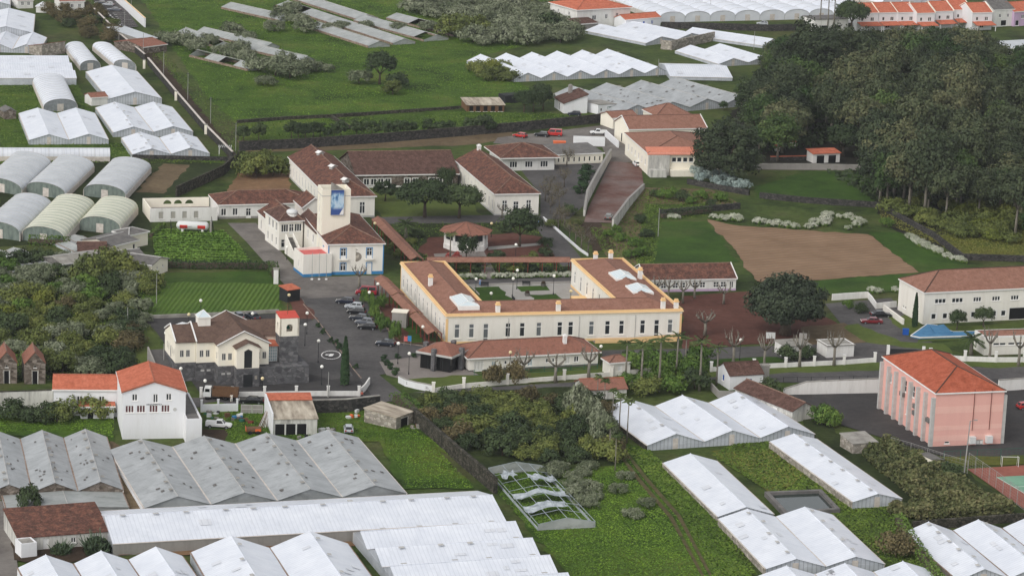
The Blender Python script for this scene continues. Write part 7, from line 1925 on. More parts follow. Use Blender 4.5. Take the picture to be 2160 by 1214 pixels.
# ---- clipped hedges
def hedge(label, path, h, w, mat='leaf_dark', dens=55, leaf=.3, group=None):
    q = [P(*p) for p in path]; base = q[0].copy(); root = thing('hedge', label, 'hedge', base, 0, group)
    pos, nr = [], []
    for a, b in zip(q, q[1:]):
        L = (b - a).length; d = (b - a).normalized(); s = Vector((-d.y, d.x, 0)); n = int(L * dens)
        for _ in range(n):
            f = random.random(); p = a - base + d * random.uniform(0, L)
            if f < .4: pos.append(p + s * random.uniform(-w / 2, w / 2) + Vector((0, 0, h + random.gauss(0, .1)))); nr.append((0, 0, 1))
            else:
                e = -1 if f < .7 else 1; pos.append(p + s * (e * w / 2 + random.gauss(0, .08)) + Vector((0, 0, random.uniform(.05, h)))); nr.append(s * e)
    n = len(pos); pos, nr = np.array(pos), np.array(nr) + RNG.normal(size=(n, 3)) * .5
    put('leaves', leaf_mesh('leaves', pos, nr, leaf * (.7 + .7 * RNG.random(n)), .5 + .25 * RNG.normal(size=n), mat), root)
    core = MB()
    for a, b in zip(q, q[1:]): core.tube([a - base + Vector((0, 0, h * .45)), b - base + Vector((0, 0, h * .45))], w * .38, 4)
    core.build('branches', 'bark', root)
    return root
hedge('dark clipped hedge between the two crop fields', [(330, 562), (400, 566), (470, 566), (520, 566), (575, 568)], 1.6, 2.0, 'leaf_wood_green')
hedge('short dark hedge at the right end of the crop field', [(575, 570), (580, 590)], 2.2, 2.0, 'leaf_wood_green')
hedge('double green hedge rows beside the roofless court', [(318, 500), (345, 478)], 1.0, 1.2, 'leaf_bright')
hedge('leafy screen in front of the olive tunnels', [(60, 516), (148, 520)], 2.2, 1.4, 'leaf_bright')
hedge('long green hedge running down beside the right-hand greenhouses', [(1893, 1108), (1918, 1150), (1962, 1214), (1985, 1250)], 2.2, 1.8, 'leaf_bright')
hedge('hedge along the top of the green field below the terraced bank', [(1395, 462), (1500, 450)], 1.8, 1.5, 'leaf_dark')
hedge('green creeper bank over the ruined shed', [(835, 850), (862, 868), (885, 892)], 2.4, 2.6, 'leaf_bright')

# ---- ground cover nobody could count: rough grass, weeds, crops, plantation
RUTS = [[(1303, 960), (1316, 960), (1354, 1010), (1422, 1090), (1489, 1214), (1477, 1214), (1410, 1092), (1341, 1012)], [(1319, 960), (1332, 960), (1368, 1006), (1438, 1086), (1506, 1214), (1494, 1214), (1426, 1088), (1355, 1008)], [(1286, 925), (1312, 925), (1330, 965), (1306, 965)]]
def cover(name, poly, n, mat, size=(.4, .9), hz=(.05, .3), tilt=.7, label=None, seed=0, rows_=None, cut=()):
    q = world_poly(poly); xs, ys = [p[0] for p in q], [p[1] for p in q]
    rg = np.random.default_rng(seed + 100)
    pts = np.stack([rg.uniform(min(xs), max(xs), n * 3), rg.uniform(min(ys), max(ys), n * 3)], 1)
    if rows_:
        ang, sp = rows_; c, s = math.cos(ang), math.sin(ang)
        u = pts @ np.array([c, s]); w = pts @ np.array([-s, c]); w = np.round(w / sp) * sp + rg.normal(size=len(w)) * sp * .1
        pts = np.stack([u * c - w * s, u * s + w * c], 1)
    pts = pts[inside(pts, q)][:n]
    for cp in cut: pts = pts[~inside(pts, world_poly(cp))]
    k = len(pts)
    big_ = .5 + .5 * np.sin(pts[:, 0] * .11 + seed) * np.cos(pts[:, 1] * .07 + seed * 2)
    fine_ = .5 + .5 * np.sin(pts[:, 0] * .6 + 3 * np.sin(pts[:, 1] * .21)) * np.sin(pts[:, 1] * .33 + 2 * np.sin(pts[:, 0] * .3))
    pos = np.column_stack([pts, .16 + hz[0] + (hz[1] - hz[0]) * rg.random(k) * (.3 + fine_)])
    nr = rg.normal(size=(k, 3)) * tilt + np.array([0, 0, 1])
    ti = .5 + .25 * (big_ - .5) + .3 * (fine_ - .5) + .14 * rg.normal(size=k)
    me = leaf_mesh(name, pos, nr, size[0] + (size[1] - size[0]) * rg.random(k), ti, mat)
    return tag(put(name, me), label, None, None, 'stuff')
cover('meadow_weeds', [(300, 0), (1180, -40), (1260, 60), (1010, 120), (1090, 172), (1160, 210), (975, 232), (500, 258), (430, 200)], 80000, 'tuft_lush', (.2, .45), (0, .12), .25, 'rough green weeds of the upper meadow', 1)
cover('bank_grass', [(500, 262), (975, 236), (1170, 240), (1290, 242), (1080, 262), (800, 285), (505, 300)], 9000, 'tuft_green', (.2, .5), (0, .14), .3, 'grass strip above the long stone wall', 2)
cover('field_grass', [(870, 905), (1040, 1030), (1240, 1250), (1610, 1250), (1500, 1090), (1370, 950), (1300, 985), (1040, 1000)], 40000, 'tuft_lush', (.15, .38), (0, .1), .25, 'lush grass of the field at bottom centre', 3, cut=RUTS)
cover('scrub_weeds', [(-60, 545), (200, 545), (340, 570), (300, 665), (310, 700), (235, 800), (110, 800), (-60, 815)], 16000, 'tuft_green', (.2, .5), (0, .14), .3, 'weeds under the thicket left of the chapel', 4)
cover('yard_grass', [(440, 860), (800, 862), (880, 905), (1000, 1030), (860, 1030), (806, 930), (490, 930)], 12000, 'tuft_lush', (.15, .36), (0, .14), .3, 'grass of the scrap yard', 5)
cover('strip_weeds', [(1560, 930), (1640, 925), (1790, 1060), (1900, 1060), (1930, 1130), (1990, 1214), (1850, 1180), (1760, 1090), (1610, 1030), (1500, 960)], 20000, 'tuft_green', (.2, .5), (0, .14), .3, 'weeds between the lower right greenhouses', 6, cut=[[(1612, 1043), (1735, 1040), (1770, 1083), (1650, 1092)]])
cover('yellow_weeds', [(1500, 960), (1640, 945), (1700, 1000), (1650, 1040), (1560, 990)], 2600, 'tuft_yellow', (.2, .5), (0, .14), .3, 'yellow-flowering weeds between the greenhouses', 7)
cover('track_weeds', [(1310, 940), (1370, 950), (1520, 1100), (1600, 1214), (1500, 1214), (1420, 1070)], 9000, 'tuft_green', (.2, .5), (0, .14), .3, 'weeds along the farm track', 8, cut=RUTS)
cover('left_grass', [(0, 168), (160, 172), (230, 300), (480, 330), (470, 345), (0, 345)], 12000, 'tuft_green', (.2, .5), (0, .14), .3, 'grass between the upper left greenhouses', 9)
cover('lane_grass', [(262, 70), (330, 95), (430, 200), (500, 262), (500, 325), (360, 160)], 9000, 'tuft_green', (.2, .5), (0, .14), .3, 'grass along the upper lane', 10)
cover('bank_weeds', [(1240, 480), (1290, 485), (1360, 400), (1500, 405), (1560, 430), (1400, 455), (1380, 560), (1290, 560)], 7000, 'tuft_green', (.2, .5), (0, .14), .3, 'weeds of the terraced bank', 11)
cover('wood_edge_weeds', [(1850, 430), (1960, 470), (2200, 490), (2200, 545), (2050, 545), (1960, 510), (1860, 470)], 8000, 'tuft_yellow', (.2, .5), (0, .14), .3, 'yellowish undergrowth under the wood', 12)
cover('wood_undergrowth', [(1560, 330), (1640, 120), (1960, 85), (2240, 140), (2240, 480), (1960, 460), (1850, 430), (1700, 340)], 20000, 'leaf_dark', (.7, 1.6), (0, 1.2), .8, 'dark undergrowth of the wood', 13, cut=[[(1590, 330), (1800, 300), (1850, 365), (1600, 365)]])
cover('crop_leaves', [(322, 500), (345, 484), (470, 487), (505, 520), (535, 560), (330, 556)], 20000, 'tuft_crop', (.25, .5), (0, .3), .4, 'leafy crop rows below the gas tank', 15, rows_=(R(8), 2.3))
cover('plantation_plants', [(1818, 962), (1885, 938), (1960, 990), (2010, 1010), (2060, 1040), (2140, 1090), (1935, 1100), (1870, 1086), (1935, 1062), (1835, 980)], 36000, 'tuft_plant', (.3, .8), (.2, 2.2), 1.3, 'dense rows of leafy plantation plants beside the court', 16)
cover('field_weeds', [(1360, 430), (1500, 455), (1392, 466), (1372, 556), (1340, 590), (1350, 500)], 4000, 'tuft_green', (.2, .5), (0, .14), .3, 'weeds around the terraced fields', 17)
cover('left_meadow', [(-40, 870), (110, 860), (240, 885), (240, 925), (180, 908), (-40, 915)], 6000, 'tuft_lush', (.15, .36), (0, .14), .3, 'grass below the stained wall', 18)
cover('bed_weeds', [(795, 468), (1140, 462), (1215, 560), (1170, 578), (890, 578), (870, 540)], 5000, 'tuft_green', (.2, .5), (0, .14), .3, 'low plants of the hospital garden', 19, cut=[[(905, 500), (1080, 490), (1145, 500), (1185, 555), (1060, 552), (925, 548), (880, 530)], [(1120, 462), (1158, 462), (1215, 530), (1240, 560), (1185, 562), (1148, 505)], [(780, 458), (1045, 453), (1140, 455), (1150, 466), (1040, 470), (800, 472)]])
# ================================================================ WALLS, FENCES, LAMPS, VEHICLES, PEOPLE, SMALL THINGS
wall_run('long_wall', 'long black stone wall behind the hospital roofs', [(505, 318), (640, 312), (800, 301), (960, 288), (1100, 276), (1200, 266), (1292, 256)], 2.4, .7, 'stone_dark', 'stone_mossy')
wall_run('meadow_wall', 'low pale stone wall crossing the meadow above the clipped trees', [(500, 260), (610, 252), (700, 248), (850, 238), (972, 230)], .9, .6, 'stone_mossy')
wall_run('cross_wall', 'short stone wall joining the meadow wall to the clipped trees', [(700, 250), (742, 274)], .9, .6, 'stone_mossy')
wall_run('lane_wall', 'long lane wall with a pale top beside the upper greenhouses', [(198, 30), (250, 82), (305, 128)], 2.0, .5, 'stone_dark', 'gutter_pale')
wall_run('lane_wall', 'lower half of the lane wall ending at the pergola', [(312, 136), (370, 205), (430, 275), (490, 336)], 2.0, .5, 'stone_dark', 'gutter_pale')
wall_run('car_park_wall', 'white wall with a yellow top edge beside the small car park', [(243, 2), (275, 30), (306, 58)], 3.0, .4, 'wall_bright', 'yellow_trim')
for px, py, lab in ((304, 145, 'pale gate pillar at the bend of the lane wall'), (371, 212, 'white gate pillar halfway down the lane wall'), (434, 283, 'pale gate pillar near the foot of the lane')):
    r_ = thing('gate_pillar', lab, 'pillar', P(px, py)); MB().box(-.35, -.35, 0, .35, .35, 2.6).build('shaft', 'wall_ivory', r_); MB().box(-.42, -.42, 2.6, .42, .42, 2.75).build('cap', 'concrete', r_)
wall_run('farm_wall', 'tall grey stone wall slanting down to the roofless court', [(505, 338), (470, 370), (372, 415)], 2.6, .5, 'stone_mossy')
wall_run('garden_wall', 'low black stone wall below the short twin greenhouse', [(279, 335), (400, 338), (490, 340)], 1.1, .6, 'stone_dark')
wall_run('ramp_wall', 'white wall on the left side of the red ramp', [(1288, 332), (1262, 380), (1238, 428), (1232, 456)], [2.2, 2.8, 3.2, 1.6], .5, 'wall_stained', 'wall_grey')
wall_run('ramp_wall', 'pale wall on the right side of the red ramp', [(1358, 398), (1325, 440), (1292, 488)], [1.2, 2.6, 3.0], .5, 'wall_stained', 'wall_grey')
wall_run('loading_wall', 'white loading wall in front of the therapy hall', [(1277, 288), (1304, 312)], 1.8, .4, 'wall_bright')
wall_run('path_wall', 'low broken white wall along the park drive', [(1146, 462), (1165, 478), (1190, 500), (1222, 528), (1240, 540)], .6, .25, 'wall_bright')
wall_run('hall_terrace_wall', 'pale retaining wall under the terrace right of the hall', [(1385, 366), (1440, 360), (1530, 357), (1700, 357), (1850, 360)], 1.4, .5, 'wall_grey', 'concrete')
wall_run('bank_wall', 'dark stone wall below the silver shrubs', [(1450, 388), (1500, 398), (1580, 412)], 1.4, .6, 'stone_dark')
wall_run('field_wall', 'dark field wall along the upper green terrace', [(1602, 418), (1700, 428), (1850, 438), (1965, 500), (2030, 548), (2160, 552)], 1.5, .6, 'stone_dark')
wall_run('terrace_wall', 'dark terrace wall above the small crop field', [(1392, 455), (1500, 446), (1560, 440)], 1.5, .6, 'stone_dark')
wall_run('school_wall', 'low white wall curving behind the school car park', [(1755, 633), (1830, 628), (1838, 638), (1848, 652), (1890, 648)], 1.4, .35, 'wall_white')
wall_run('school_ramp', 'cream ramp wall at the left end of the school', [(1864, 655), (1905, 685)], 1.3, .4, 'wall_cream')
wall_run('field_kerb', 'pale concrete kerb along the foot of the crop field', [(300, 672), (450, 666), (588, 659)], .7, .5, 'concrete')
wall_run('street_wall', 'low white street wall with pillars in front of the chapel', [(424, 838), (490, 837), (558, 836), (625, 835), (692, 835), (757, 835)], 1.0, .25, 'wall_white', None, pillars=(.5, 1.9, 'wall_white'))
wall_run('gate_flare', 'white curved wall left of the hospital gate', [(758, 835), (770, 824), (779, 810)], 1.4, .25, 'wall_white')
gw = wall_run('gate_sign_wall', 'white curved wall with worn lettering right of the hospital gate', [(841, 806), (856, 814), (880, 820), (912, 826)], 1.3, .3, 'wall_bright', 'concrete')
lm = MB(); rn = random.Random(3)
A_, B_ = P(858, 814.5), P(906, 825); o_ = P(841, 806); d_ = (B_ - A_); nrm_ = Vector((d_.y, -d_.x, 0)).normalized() * .19
lx = MB()
for k in range(15):
    if k in (1, 5): continue
    p = A_ - o_ + d_ * (k / 15) + nrm_; w_ = d_ / 15 * .55
    for a, b, z0, z1 in ((0, .3, .45, .95), (0, 1, .45 if k % 3 else .85, .55 if k % 3 else .95), (.7, 1, .45, .95 if k % 2 else .7)):
        q0, q1 = p + w_ * a, p + w_ * b
        lx.poly([q0 + Vector((0, 0, z0)), q1 + Vector((0, 0, z0)), q1 + Vector((0, 0, z1)), q0 + Vector((0, 0, z1))])
lx.build('lettering', 'concrete_dark', gw)
wall_run('street_wall', 'low cream street wall with pillars before the reception lawn', [(914, 828), (978, 818), (1070, 810), (1190, 801), (1290, 793), (1392, 782)], .9, .25, 'wall_cream', None, pillars=(.6, 2.0, 'wall_cream'))
wall_run('street_wall', 'white street wall with pillars right of the slender palms', [(1500, 784), (1590, 778), (1657, 775), (1717, 772), (1780, 769), (1845, 764)], 1.0, .25, 'wall_white', None, pillars=(.55, 2.0, 'wall_white'))
wall_run('street_wall', 'white street wall with pillars below the school', [(1962, 757), (2035, 762), (2100, 764), (2160, 764), (2230, 763)], 1.1, .25, 'wall_white', None, pillars=(.55, 2.2, 'wall_white'))
sg = thing('school_gate', 'dark sliding gate between white pillars below the school', 'gate', P(1885, 752))
for x in (-1.2, 6.0): MB().box(x - .3, -.3, 0, x + .3, .3, 2.4).build('pillar', 'wall_white', sg)
MB().box(-.8, -.06, .2, 5.6, .06, 1.7).build('gate_leaf', 'dark_metal', sg)
wall_run('retaining_wall', 'tall white retaining wall behind the asphalt yard', [(1652, 833), (1700, 832), (1860, 828)], [1.2, 2.6, 2.9], .4, 'wall_white', 'concrete')
wall_run('retaining_wall', 'white retaining wall right of the pink hall', [(2105, 826), (2160, 822), (2230, 820)], 2.4, .4, 'wall_white', 'concrete')
fence_run('railing', 'dark railing along the top of the white retaining wall', [(1652, 806), (1740, 805), (1860, 802)], 1.1, 'dark_metal', 3, (.1, .95))
wall_run('yard_wall', 'grey garden wall in front of the blue-door house', [(1500, 822), (1515, 838), (1560, 840), (1600, 832)], 1.4, .3, 'wall_grey')
wall_run('plot_wall', 'stone wall at the foot of the plantation', [(1925, 1118), (2000, 1112), (2110, 1104), (2220, 1096)], 1.6, .6, 'stone_mossy')
fence_run('court_fence', 'tall wire fence along the left side of the sports court', [(2042, 990), (2100, 1030), (2160, 1075), (2200, 1104)], 3.2, 'pole_grey', 3, (.02, .98), True)
fence_run('yard_fence', 'wire fence between the asphalt yard and the plantation', [(1878, 950), (1920, 962), (1990, 985), (2040, 1000)], 2.6, 'pole_grey', 4, (.02, .98), True)
fence_run('court_fence', 'green wire fence along the far side of the sports court', [(1990, 975), (2060, 972), (2160, 968), (2220, 965)], 2.2, 'green_paint', 4, (.02, .98), True)
fence_run('site_fence', 'thin green fence before the reception range', [(1000, 792), (1120, 786), (1260, 778)], 1.2, 'green_paint', 3, (.1, .5, .95))
# goal
gl = thing('goal', 'white goal frame on the sports court', 'goal', P(2113, 985), R(4))
for x in (0, 3.0): MB().tube([(x, 0, 0), (x, 0, 2.0)], .06, 6).build('post', 'pole_white', gl); MB().tube([(x, 0, 2.0), (x, 1.0, 1.9), (x, 1.2, 0)], .035, 4).build('stay', 'pole_white', gl)
MB().tube([(0, 0, 2.0), (3.0, 0, 2.0)], .06, 6).build('crossbar', 'pole_white', gl)
# lamps of the hospital grounds
for px, py, h, lab in ((398, 700, 3.4, 'globe lamp behind the chapel lantern'), (349, 748, 4.2, 'globe lamp on the lawn left of the chapel'), (423, 670, 3.4, 'globe lamp at the edge of the crop field'), (532, 700, 3.6, 'globe lamp behind the chapel roof'),
                       (609, 660, 3.6, 'globe lamp beside the orange-roofed bin shelter'), (647, 705, 4.2, 'globe lamp on the plaza right of the bell tower'), (643, 730, 4.2, 'globe lamp in front of the bell tower'), (671, 765, 4.2, 'globe lamp on the plaza beside the white crest'), (678, 812, 3.4, 'globe lamp near the tall cypress'),
                       (553, 833, 3.0, 'globe lamp before the chapel porch'), (432, 838, 3.0, 'globe lamp before the chapel basement'), (381, 812, 3.0, 'globe lamp behind the orange gabled roof'), (839, 768, 4.0, 'globe lamp at the edge of the forecourt'), (862, 790, 4.0, 'globe lamp on the forecourt paving'),
                       (796, 640, 4.0, 'globe lamp at the red minibus'), (778, 660, 4.2, 'globe lamp beside the parked cars'), (891, 722, 3.0, 'globe lamp beside the stepped walkway'), (1060, 716, 2.6, 'globe lamp against the U-shaped building'), (1075, 785, 3.8, 'globe lamp before the reception range'),
                       (1003, 625, 3.6, 'globe lamp at the left corner of the court'), (1081, 628, 4.0, 'globe lamp beside the court bench'), (1090, 610, 4.0, 'globe lamp behind the court path'), (1167, 622, 4.0, 'globe lamp at the right of the court'), (1203, 645, 3.0, 'globe lamp by the court steps'), (1035, 650, 3.0, 'globe lamp on the court lawn'),
                       (1036, 500, 3.0, 'globe lamp behind the gazebo'), (1087, 555, 4.0, 'globe lamp in the garden right of the gazebo'), (1560, 760, 4.0, 'globe lamp above the blue-door house'), (1266, 770, 3.6, 'globe lamp at the right of the reception range'), (697, 580, 4.0, 'globe lamp before the clinic house'), (605, 548, 2.6, 'globe lamp at the clinic terrace'), (790, 500, 3.0, 'globe lamp along the garden walkway')):
    lamp(lab, px, py, h, 'globe_old' if (px + py) % 3 == 0 else 'globe')
# poles
for px, py, h, lab in ((345, 165, 8, 'wooden pole at the head of the lane'), (396, 212, 8, 'wooden pole beside the lane hedge'), (444, 262, 7.5, 'wooden pole beside the ruined brick wall'), (497, 318, 7.5, 'wooden pole at the end of the long stone wall'), (302, 118, 7, 'thin pole before the brown lane shed'), (263, 58, 6, 'thin pole in the small car park'), (277, 16, 6, 'pale pole at the top edge beside the car park'),
                       (330, 640, 6.5, 'pale pole in the crop field'), (269, 698, 5, 'pale pole at the thicket corner'), (1388, 500, 7, 'pale pole at the edge of the terraced field'), (1388, 162, 5.5, 'pole in front of the six-span greenhouse'), (345, 788, 6, 'thin pole on the chapel lawn'), (1362, 20, 7, 'pole before the far tunnels'), (1498, 30, 6, 'pole among the far tunnels'), (692, 838, 5, 'thin pole behind the street wall'), (1590, 105, 6, 'thin pole beside the narrow white greenhouse')):
    pole(lab, px, py, h, .1, 'pole_grey', px < 500 and h > 7)
pole('tall leaning floodlight pole beside the sports court', 2034, 998, 9.8, .13, 'pole_grey', False, 'floodlight_pole', True, .35)
# vehicles
for px, py, deg, kind, paint, lab in (
        (728, 640, 174, 'hatch', 'car_navy', 'dark blue car at the far end of the parking row'), (747, 651, 172, 'hatch', 'car_silver', 'silver car in the parking row on the drive'), (752, 662, 172, 'hatch', 'car_black', 'black car right behind the silver one in the parking row'),
        (760, 675, 172, 'sedan', 'car_dark', 'dark grey saloon in the middle of the parking row'), (769, 684, 172, 'hatch', 'car_grey', 'grey car second from the near end of the parking row'), (775, 694, 174, 'hatch', 'car_black', 'black car at the near end of the parking row'),
        (813, 729, 172, 'hatch', 'car_dark', 'dark car parked alone below the parking row'), (503, 671, 110, 'hatch', 'car_grey', 'grey car behind the chapel roof'), (533, 672, 120, 'sedan', 'car_dark', 'dark car behind the chapel beside the grey one'), (383, 702, 60, 'van', 'car_white', 'white van behind the left wing of the chapel'),
        (530, 850, 180, 'sedan', 'car_black', 'black saloon on the street behind the white gate'), (1097, 290, 150, 'hatch', 'car_red', 'red car at the left of the upper service yard'), (1142, 288, 170, 'hatch', 'car_black', 'black car between the two red ones in the service yard'),
        (1211, 244, 178, 'hatch', 'car_dark', 'dark car on the grass below the brown-roofed cottage'), (1343, 350, 100, 'hatch', 'car_white', 'white car at the top of the red ramp'), (1284, 462, 80, 'hatch', 'car_olive', 'grey car at the foot of the red ramp'),
        (1858, 668, 8, 'sedan', 'car_black', 'black saloon beside the school ramp'), (1838, 682, 184, 'sedan', 'car_darkred', 'dark red car parked below the black saloon'), (2165, 862, 20, 'hatch', 'car_red', 'red car cut by the right edge behind the pink hall'),
        (212, 10, 170, 'hatch', 'car_dark', 'dark car first in the small car park'), (228, 13, 172, 'hatch', 'car_silver', 'silver car second in the small car park'), (241, 24, 174, 'sedan', 'car_grey', 'grey saloon nearest in the small car park'), (1608, 53, 175, 'hatch', 'car_silver', 'silver car behind the far field wall'),
        (735, 910, 95, 'hatch', 'car_silver', 'abandoned silver car with open boot in the scrap yard')):
    car(lab, px, py, deg, kind, paint)
car('dark red minibus in the clinic forecourt', 772, 622, 180, 'van', 'car_crimson', 'minibus', cat='minibus')
car('red delivery van in the upper service yard', 1168, 287, 175, 'van', 'car_red', 'parked_van', cat='van')
car('white double-cab pickup at the canopy of the long hall', 1262, 284, 186, 'pickup', 'car_white', cat='pickup')
car('white pickup truck in the scrap yard', 462, 902, -4, 'pickup', 'car_white', cat='pickup')
tk = thing('lorry', 'small white lorry with a high brown wooden bed on the street', 'lorry', P(465, 842), R(180), None)
MB().box(1.7, -1.0, .7, 3.2, 1.0, 1.6).box(1.75, -.95, 1.6, 2.95, .95, 2.4).build('cab', 'car_white', tk)
MB().poly([(3.205, -.9, 1.55), (3.205, .9, 1.55), (2.96, .85, 2.3), (2.96, -.85, 2.3)]).build('windscreen', 'glass_dark', tk)
for y in (-.96, .96): MB().box(1.95, y - .01, 1.65, 2.8, y + .01, 2.25).build('window', 'glass_dark', tk)
MB().box(-3.2, -.5, .6, 1.7, .5, .85).build('chassis', 'dark_metal', tk)
bd = MB().box(-3.3, -1.1, .86, 1.5, 1.1, 1.0).box(-3.3, -1.1, 1.0, 1.5, -1.04, 2.3).box(-3.3, 1.04, 1.0, 1.5, 1.1, 2.3).box(-3.36, -1.1, 1.0, -3.3, 1.1, 2.3).box(1.44, -1.04, 1.0, 1.5, 1.04, 2.3).build('cargo_bed', 'wood_brown', tk)
wm = MB().tube([(0, -.13, 0), (0, .13, 0)], .42, 12).mesh('wheel', 'rubber')
for x in (2.4, -1.0, -2.1):
    for y in (-.85, .85): put('wheel', wm, tk, (x, y, .42))
tr = thing('farm_trailer', 'rusty orange-ended trailer in the scrap yard', 'trailer', P(535, 914), R(10))
MB().box(-1.4, -.8, .6, 1.4, .8, 1.15).build('bed', 'wood_brown', tr); MB().box(-1.45, -.82, .6, -1.4, .82, 1.3).box(.2, -.86, .65, 1.2, -.81, 1.1).build('tail_board', 'orange_paint', tr)
wm2 = MB().tube([(0, -.1, 0), (0, .1, 0)], .38, 12).mesh('wheel', 'rubber')
for x in (-.7, .7):
    for y in (-.9, .9): put('wheel', wm2, tr, (x, y, .38))
# gas tank
gt = thing('gas_tank', 'white cylindrical gas tank with red stripes beside the crop field', 'tank', P(372, 488), R(2))
q = [(0, 0, 1.5), (.25, 0, 1.5), (.6, 0, 1.5), (6.9, 0, 1.5), (7.25, 0, 1.5), (7.5, 0, 1.5)]
MB().tube(q, [.3, .75, 1.0, 1.0, .75, .3], 18).build('shell', 'pole_white', gt, smooth=True)
for x0, x1 in ((.8, 2.6), (4.9, 6.7)):
    m_ = MB()
    for k in range(5):
        a0, a1 = -.5 + k * .16, -.5 + (k + 1) * .16
        m_.poly([(x0, -1.012 * math.cos(a0), 1.5 + 1.012 * math.sin(a0)), (x1, -1.012 * math.cos(a0), 1.5 + 1.012 * math.sin(a0)), (x1, -1.012 * math.cos(a1), 1.5 + 1.012 * math.sin(a1)), (x0, -1.012 * math.cos(a1), 1.5 + 1.012 * math.sin(a1))])
    m_.build('red_stripe', 'signal_red', gt)
for x in (1.4, 6.0): MB().box(x - .25, -.7, 0, x + .25, .7, .75).build('saddle', 'white_trim', gt)
MB().box(7.7, -.6, 0, 8.1, .6, 2.6).build('valve_cabinet', 'wall_grey', gt)
fence_run('tank_fence', 'thin wire fence around the gas tank', [(360, 478), (362, 492), (450, 490), (446, 470)], 1.6, 'dark_metal', 3, (.1, .95))
# gate house bits beside the drive
bs = house('bin_shelter', 'small dark shelter with an orange roof at the top of the drive', (607, 613), (633, 609), 3, 2.6, 'shedf', .4, 'dark_metal', 'tile_orange', None, .15, fascia=None, cat='shelter')
kb = thing('water_tank', 'pale concrete block hut with an ivory roof on the lawn beside the walkway', 'hut', P(826, 690), R(-8)); MB().box(0, 0, 0, 3.0, 2.4, 3.2).build('walls', 'wall_grey', kb); MB().box(-.15, -.15, 3.2, 3.15, 2.55, 3.4).build('roof', 'wall_ivory', kb)
ps = thing('stone_post', 'tall white stone post at the hedge corner by the clinic', 'post', P(582, 598)); MB().box(-.5, -.4, 0, .5, .4, 3.2).build('shaft', 'wall_white', ps); MB().box(-.65, -.5, 3.2, .65, .5, 3.45).build('cap', 'concrete', ps)
sn = thing('direction_sign', 'blue and pink direction sign beside the stepped walkway', 'sign', P(852, 728), R(-10)); MB().tube([(0, 0, 0), (0, 0, 2)], .05, 5).tube([(1.4, 0, 0), (1.4, 0, 2)], .05, 5).build('post', 'pole_grey', sn); MB().box(0, -.06, .9, .7, -.02, 1.9).build('pink_panel', 'red_floor', sn); MB().box(.75, -.06, 1.0, 1.5, -.02, 2.1).build('blue_panel', 'blue_trim', sn)
nb = thing('notice_board', 'white notice board on posts at the edge of the red yard', 'sign', P(1616, 722), R(4)); MB().tube([(0, 0, 0), (0, 0, 2)], .06, 5).tube([(1.7, 0, 0), (1.7, 0, 2)], .06, 5).build('post', 'pole_grey', nb); MB().box(-.1, -.08, .9, 1.8, -.02, 2.2).build('panel', 'pole_white', nb)
nb = thing('basketball_board', 'grey basketball backboard on a pole beside the fig tree', 'sign', P(1692, 740), 0); MB().tube([(0, 0, 0), (0, 0, 3)], .08, 5).build('post', 'pole_grey', nb); MB().box(-.8, -.1, 2.6, .8, -.02, 3.8).build('backboard', 'wall_grey', nb)
wf = thing('plaza_crest', 'round white pebble crest laid in the plaza paving', 'crest', P(698, 752)); m_ = MB()
for k in range(28):
    a0, a1 = k * 2 * math.pi / 28, (k + .85) * 2 * math.pi / 28
    m_.poly([(1.75 * math.cos(a0), 3.0 * math.sin(a0), .4), (1.95 * math.cos(a0), 3.3 * math.sin(a0), .4), (1.95 * math.cos(a1), 3.3 * math.sin(a1), .4), (1.75 * math.cos(a1), 3.0 * math.sin(a1), .4)])
m_.build('ring', 'white_trim', wf)
m_ = MB(); rn = random.Random(9)
for k in range(14):
    a = rn.uniform(0, 6.28); r0 = rn.uniform(.1, .9); x, y = r0 * math.cos(a), r0 * 1.7 * math.sin(a); s = rn.uniform(.18, .4)
    m_.poly([(x + s * math.cos(t), y + s * 1.4 * math.sin(t), .402 + k * .002) for t in np.linspace(0, 6.28, 7)[:-1]])
m_.build('emblem', 'white_trim', wf)
fz = thing('fish_pond', 'bright blue triangular fountain basin with a white rim before the school', 'fountain', P(1925, 712))
o_ = P(1925, 712); poly_ = [P(1921, 712), P(1940, 716), (P(2062, 712)), P(2064, 703), P(2010, 704), P(1975, 690), P(1955, 688)]
q = [(p.x - o_.x, p.y - o_.y) for p in poly_]
MB().prism(q, .02, .55).build('basin', 'pool_blue', fz)
m_ = MB()
for a, b in zip(q, q[1:] + q[:1]): m_.tube([(*a, .45), (*b, .45)], .16, 4)
m_.build('rim', 'wall_white', fz)
c0, c1, c2, c3 = [P(*p) - o_ for p in ((1928, 711), (1962, 697), (1990, 692), (2008, 706))]
m_ = MB(); up = Vector((0, 0, 1)); m_.slab([c0 + up * .5, c1 + up * .8, P(1970, 708) - o_ + up * .5], .15).slab([c1 + up * .95, c2 + up * .9, c3 + up * .6, P(1972, 708) - o_ + up * .6], .15)
m_.build('blue_canopy', 'pool_blue', fz)
for p_ in (c1, c2, c3): m_ = MB().tube([p_ + up * .5, p_ + up * .8], .1, 5).build('canopy_post', 'pool_blue', fz)
bb = thing('blue_bin', 'blue waste container beside the school drive', 'bin', P(1910, 706)); MB().box(-.6, -.5, .12, .6, .5, 1.2).build('body', 'blue_paint', bb); MB().box(-.65, -.55, 1.2, .65, .55, 1.32).build('lid', 'blue_paint', bb)
for x in (-.45, .45): MB().tube([(x, -.4, .08), (x, -.3, .08)], .08, 8).build('wheel', 'rubber', bb)
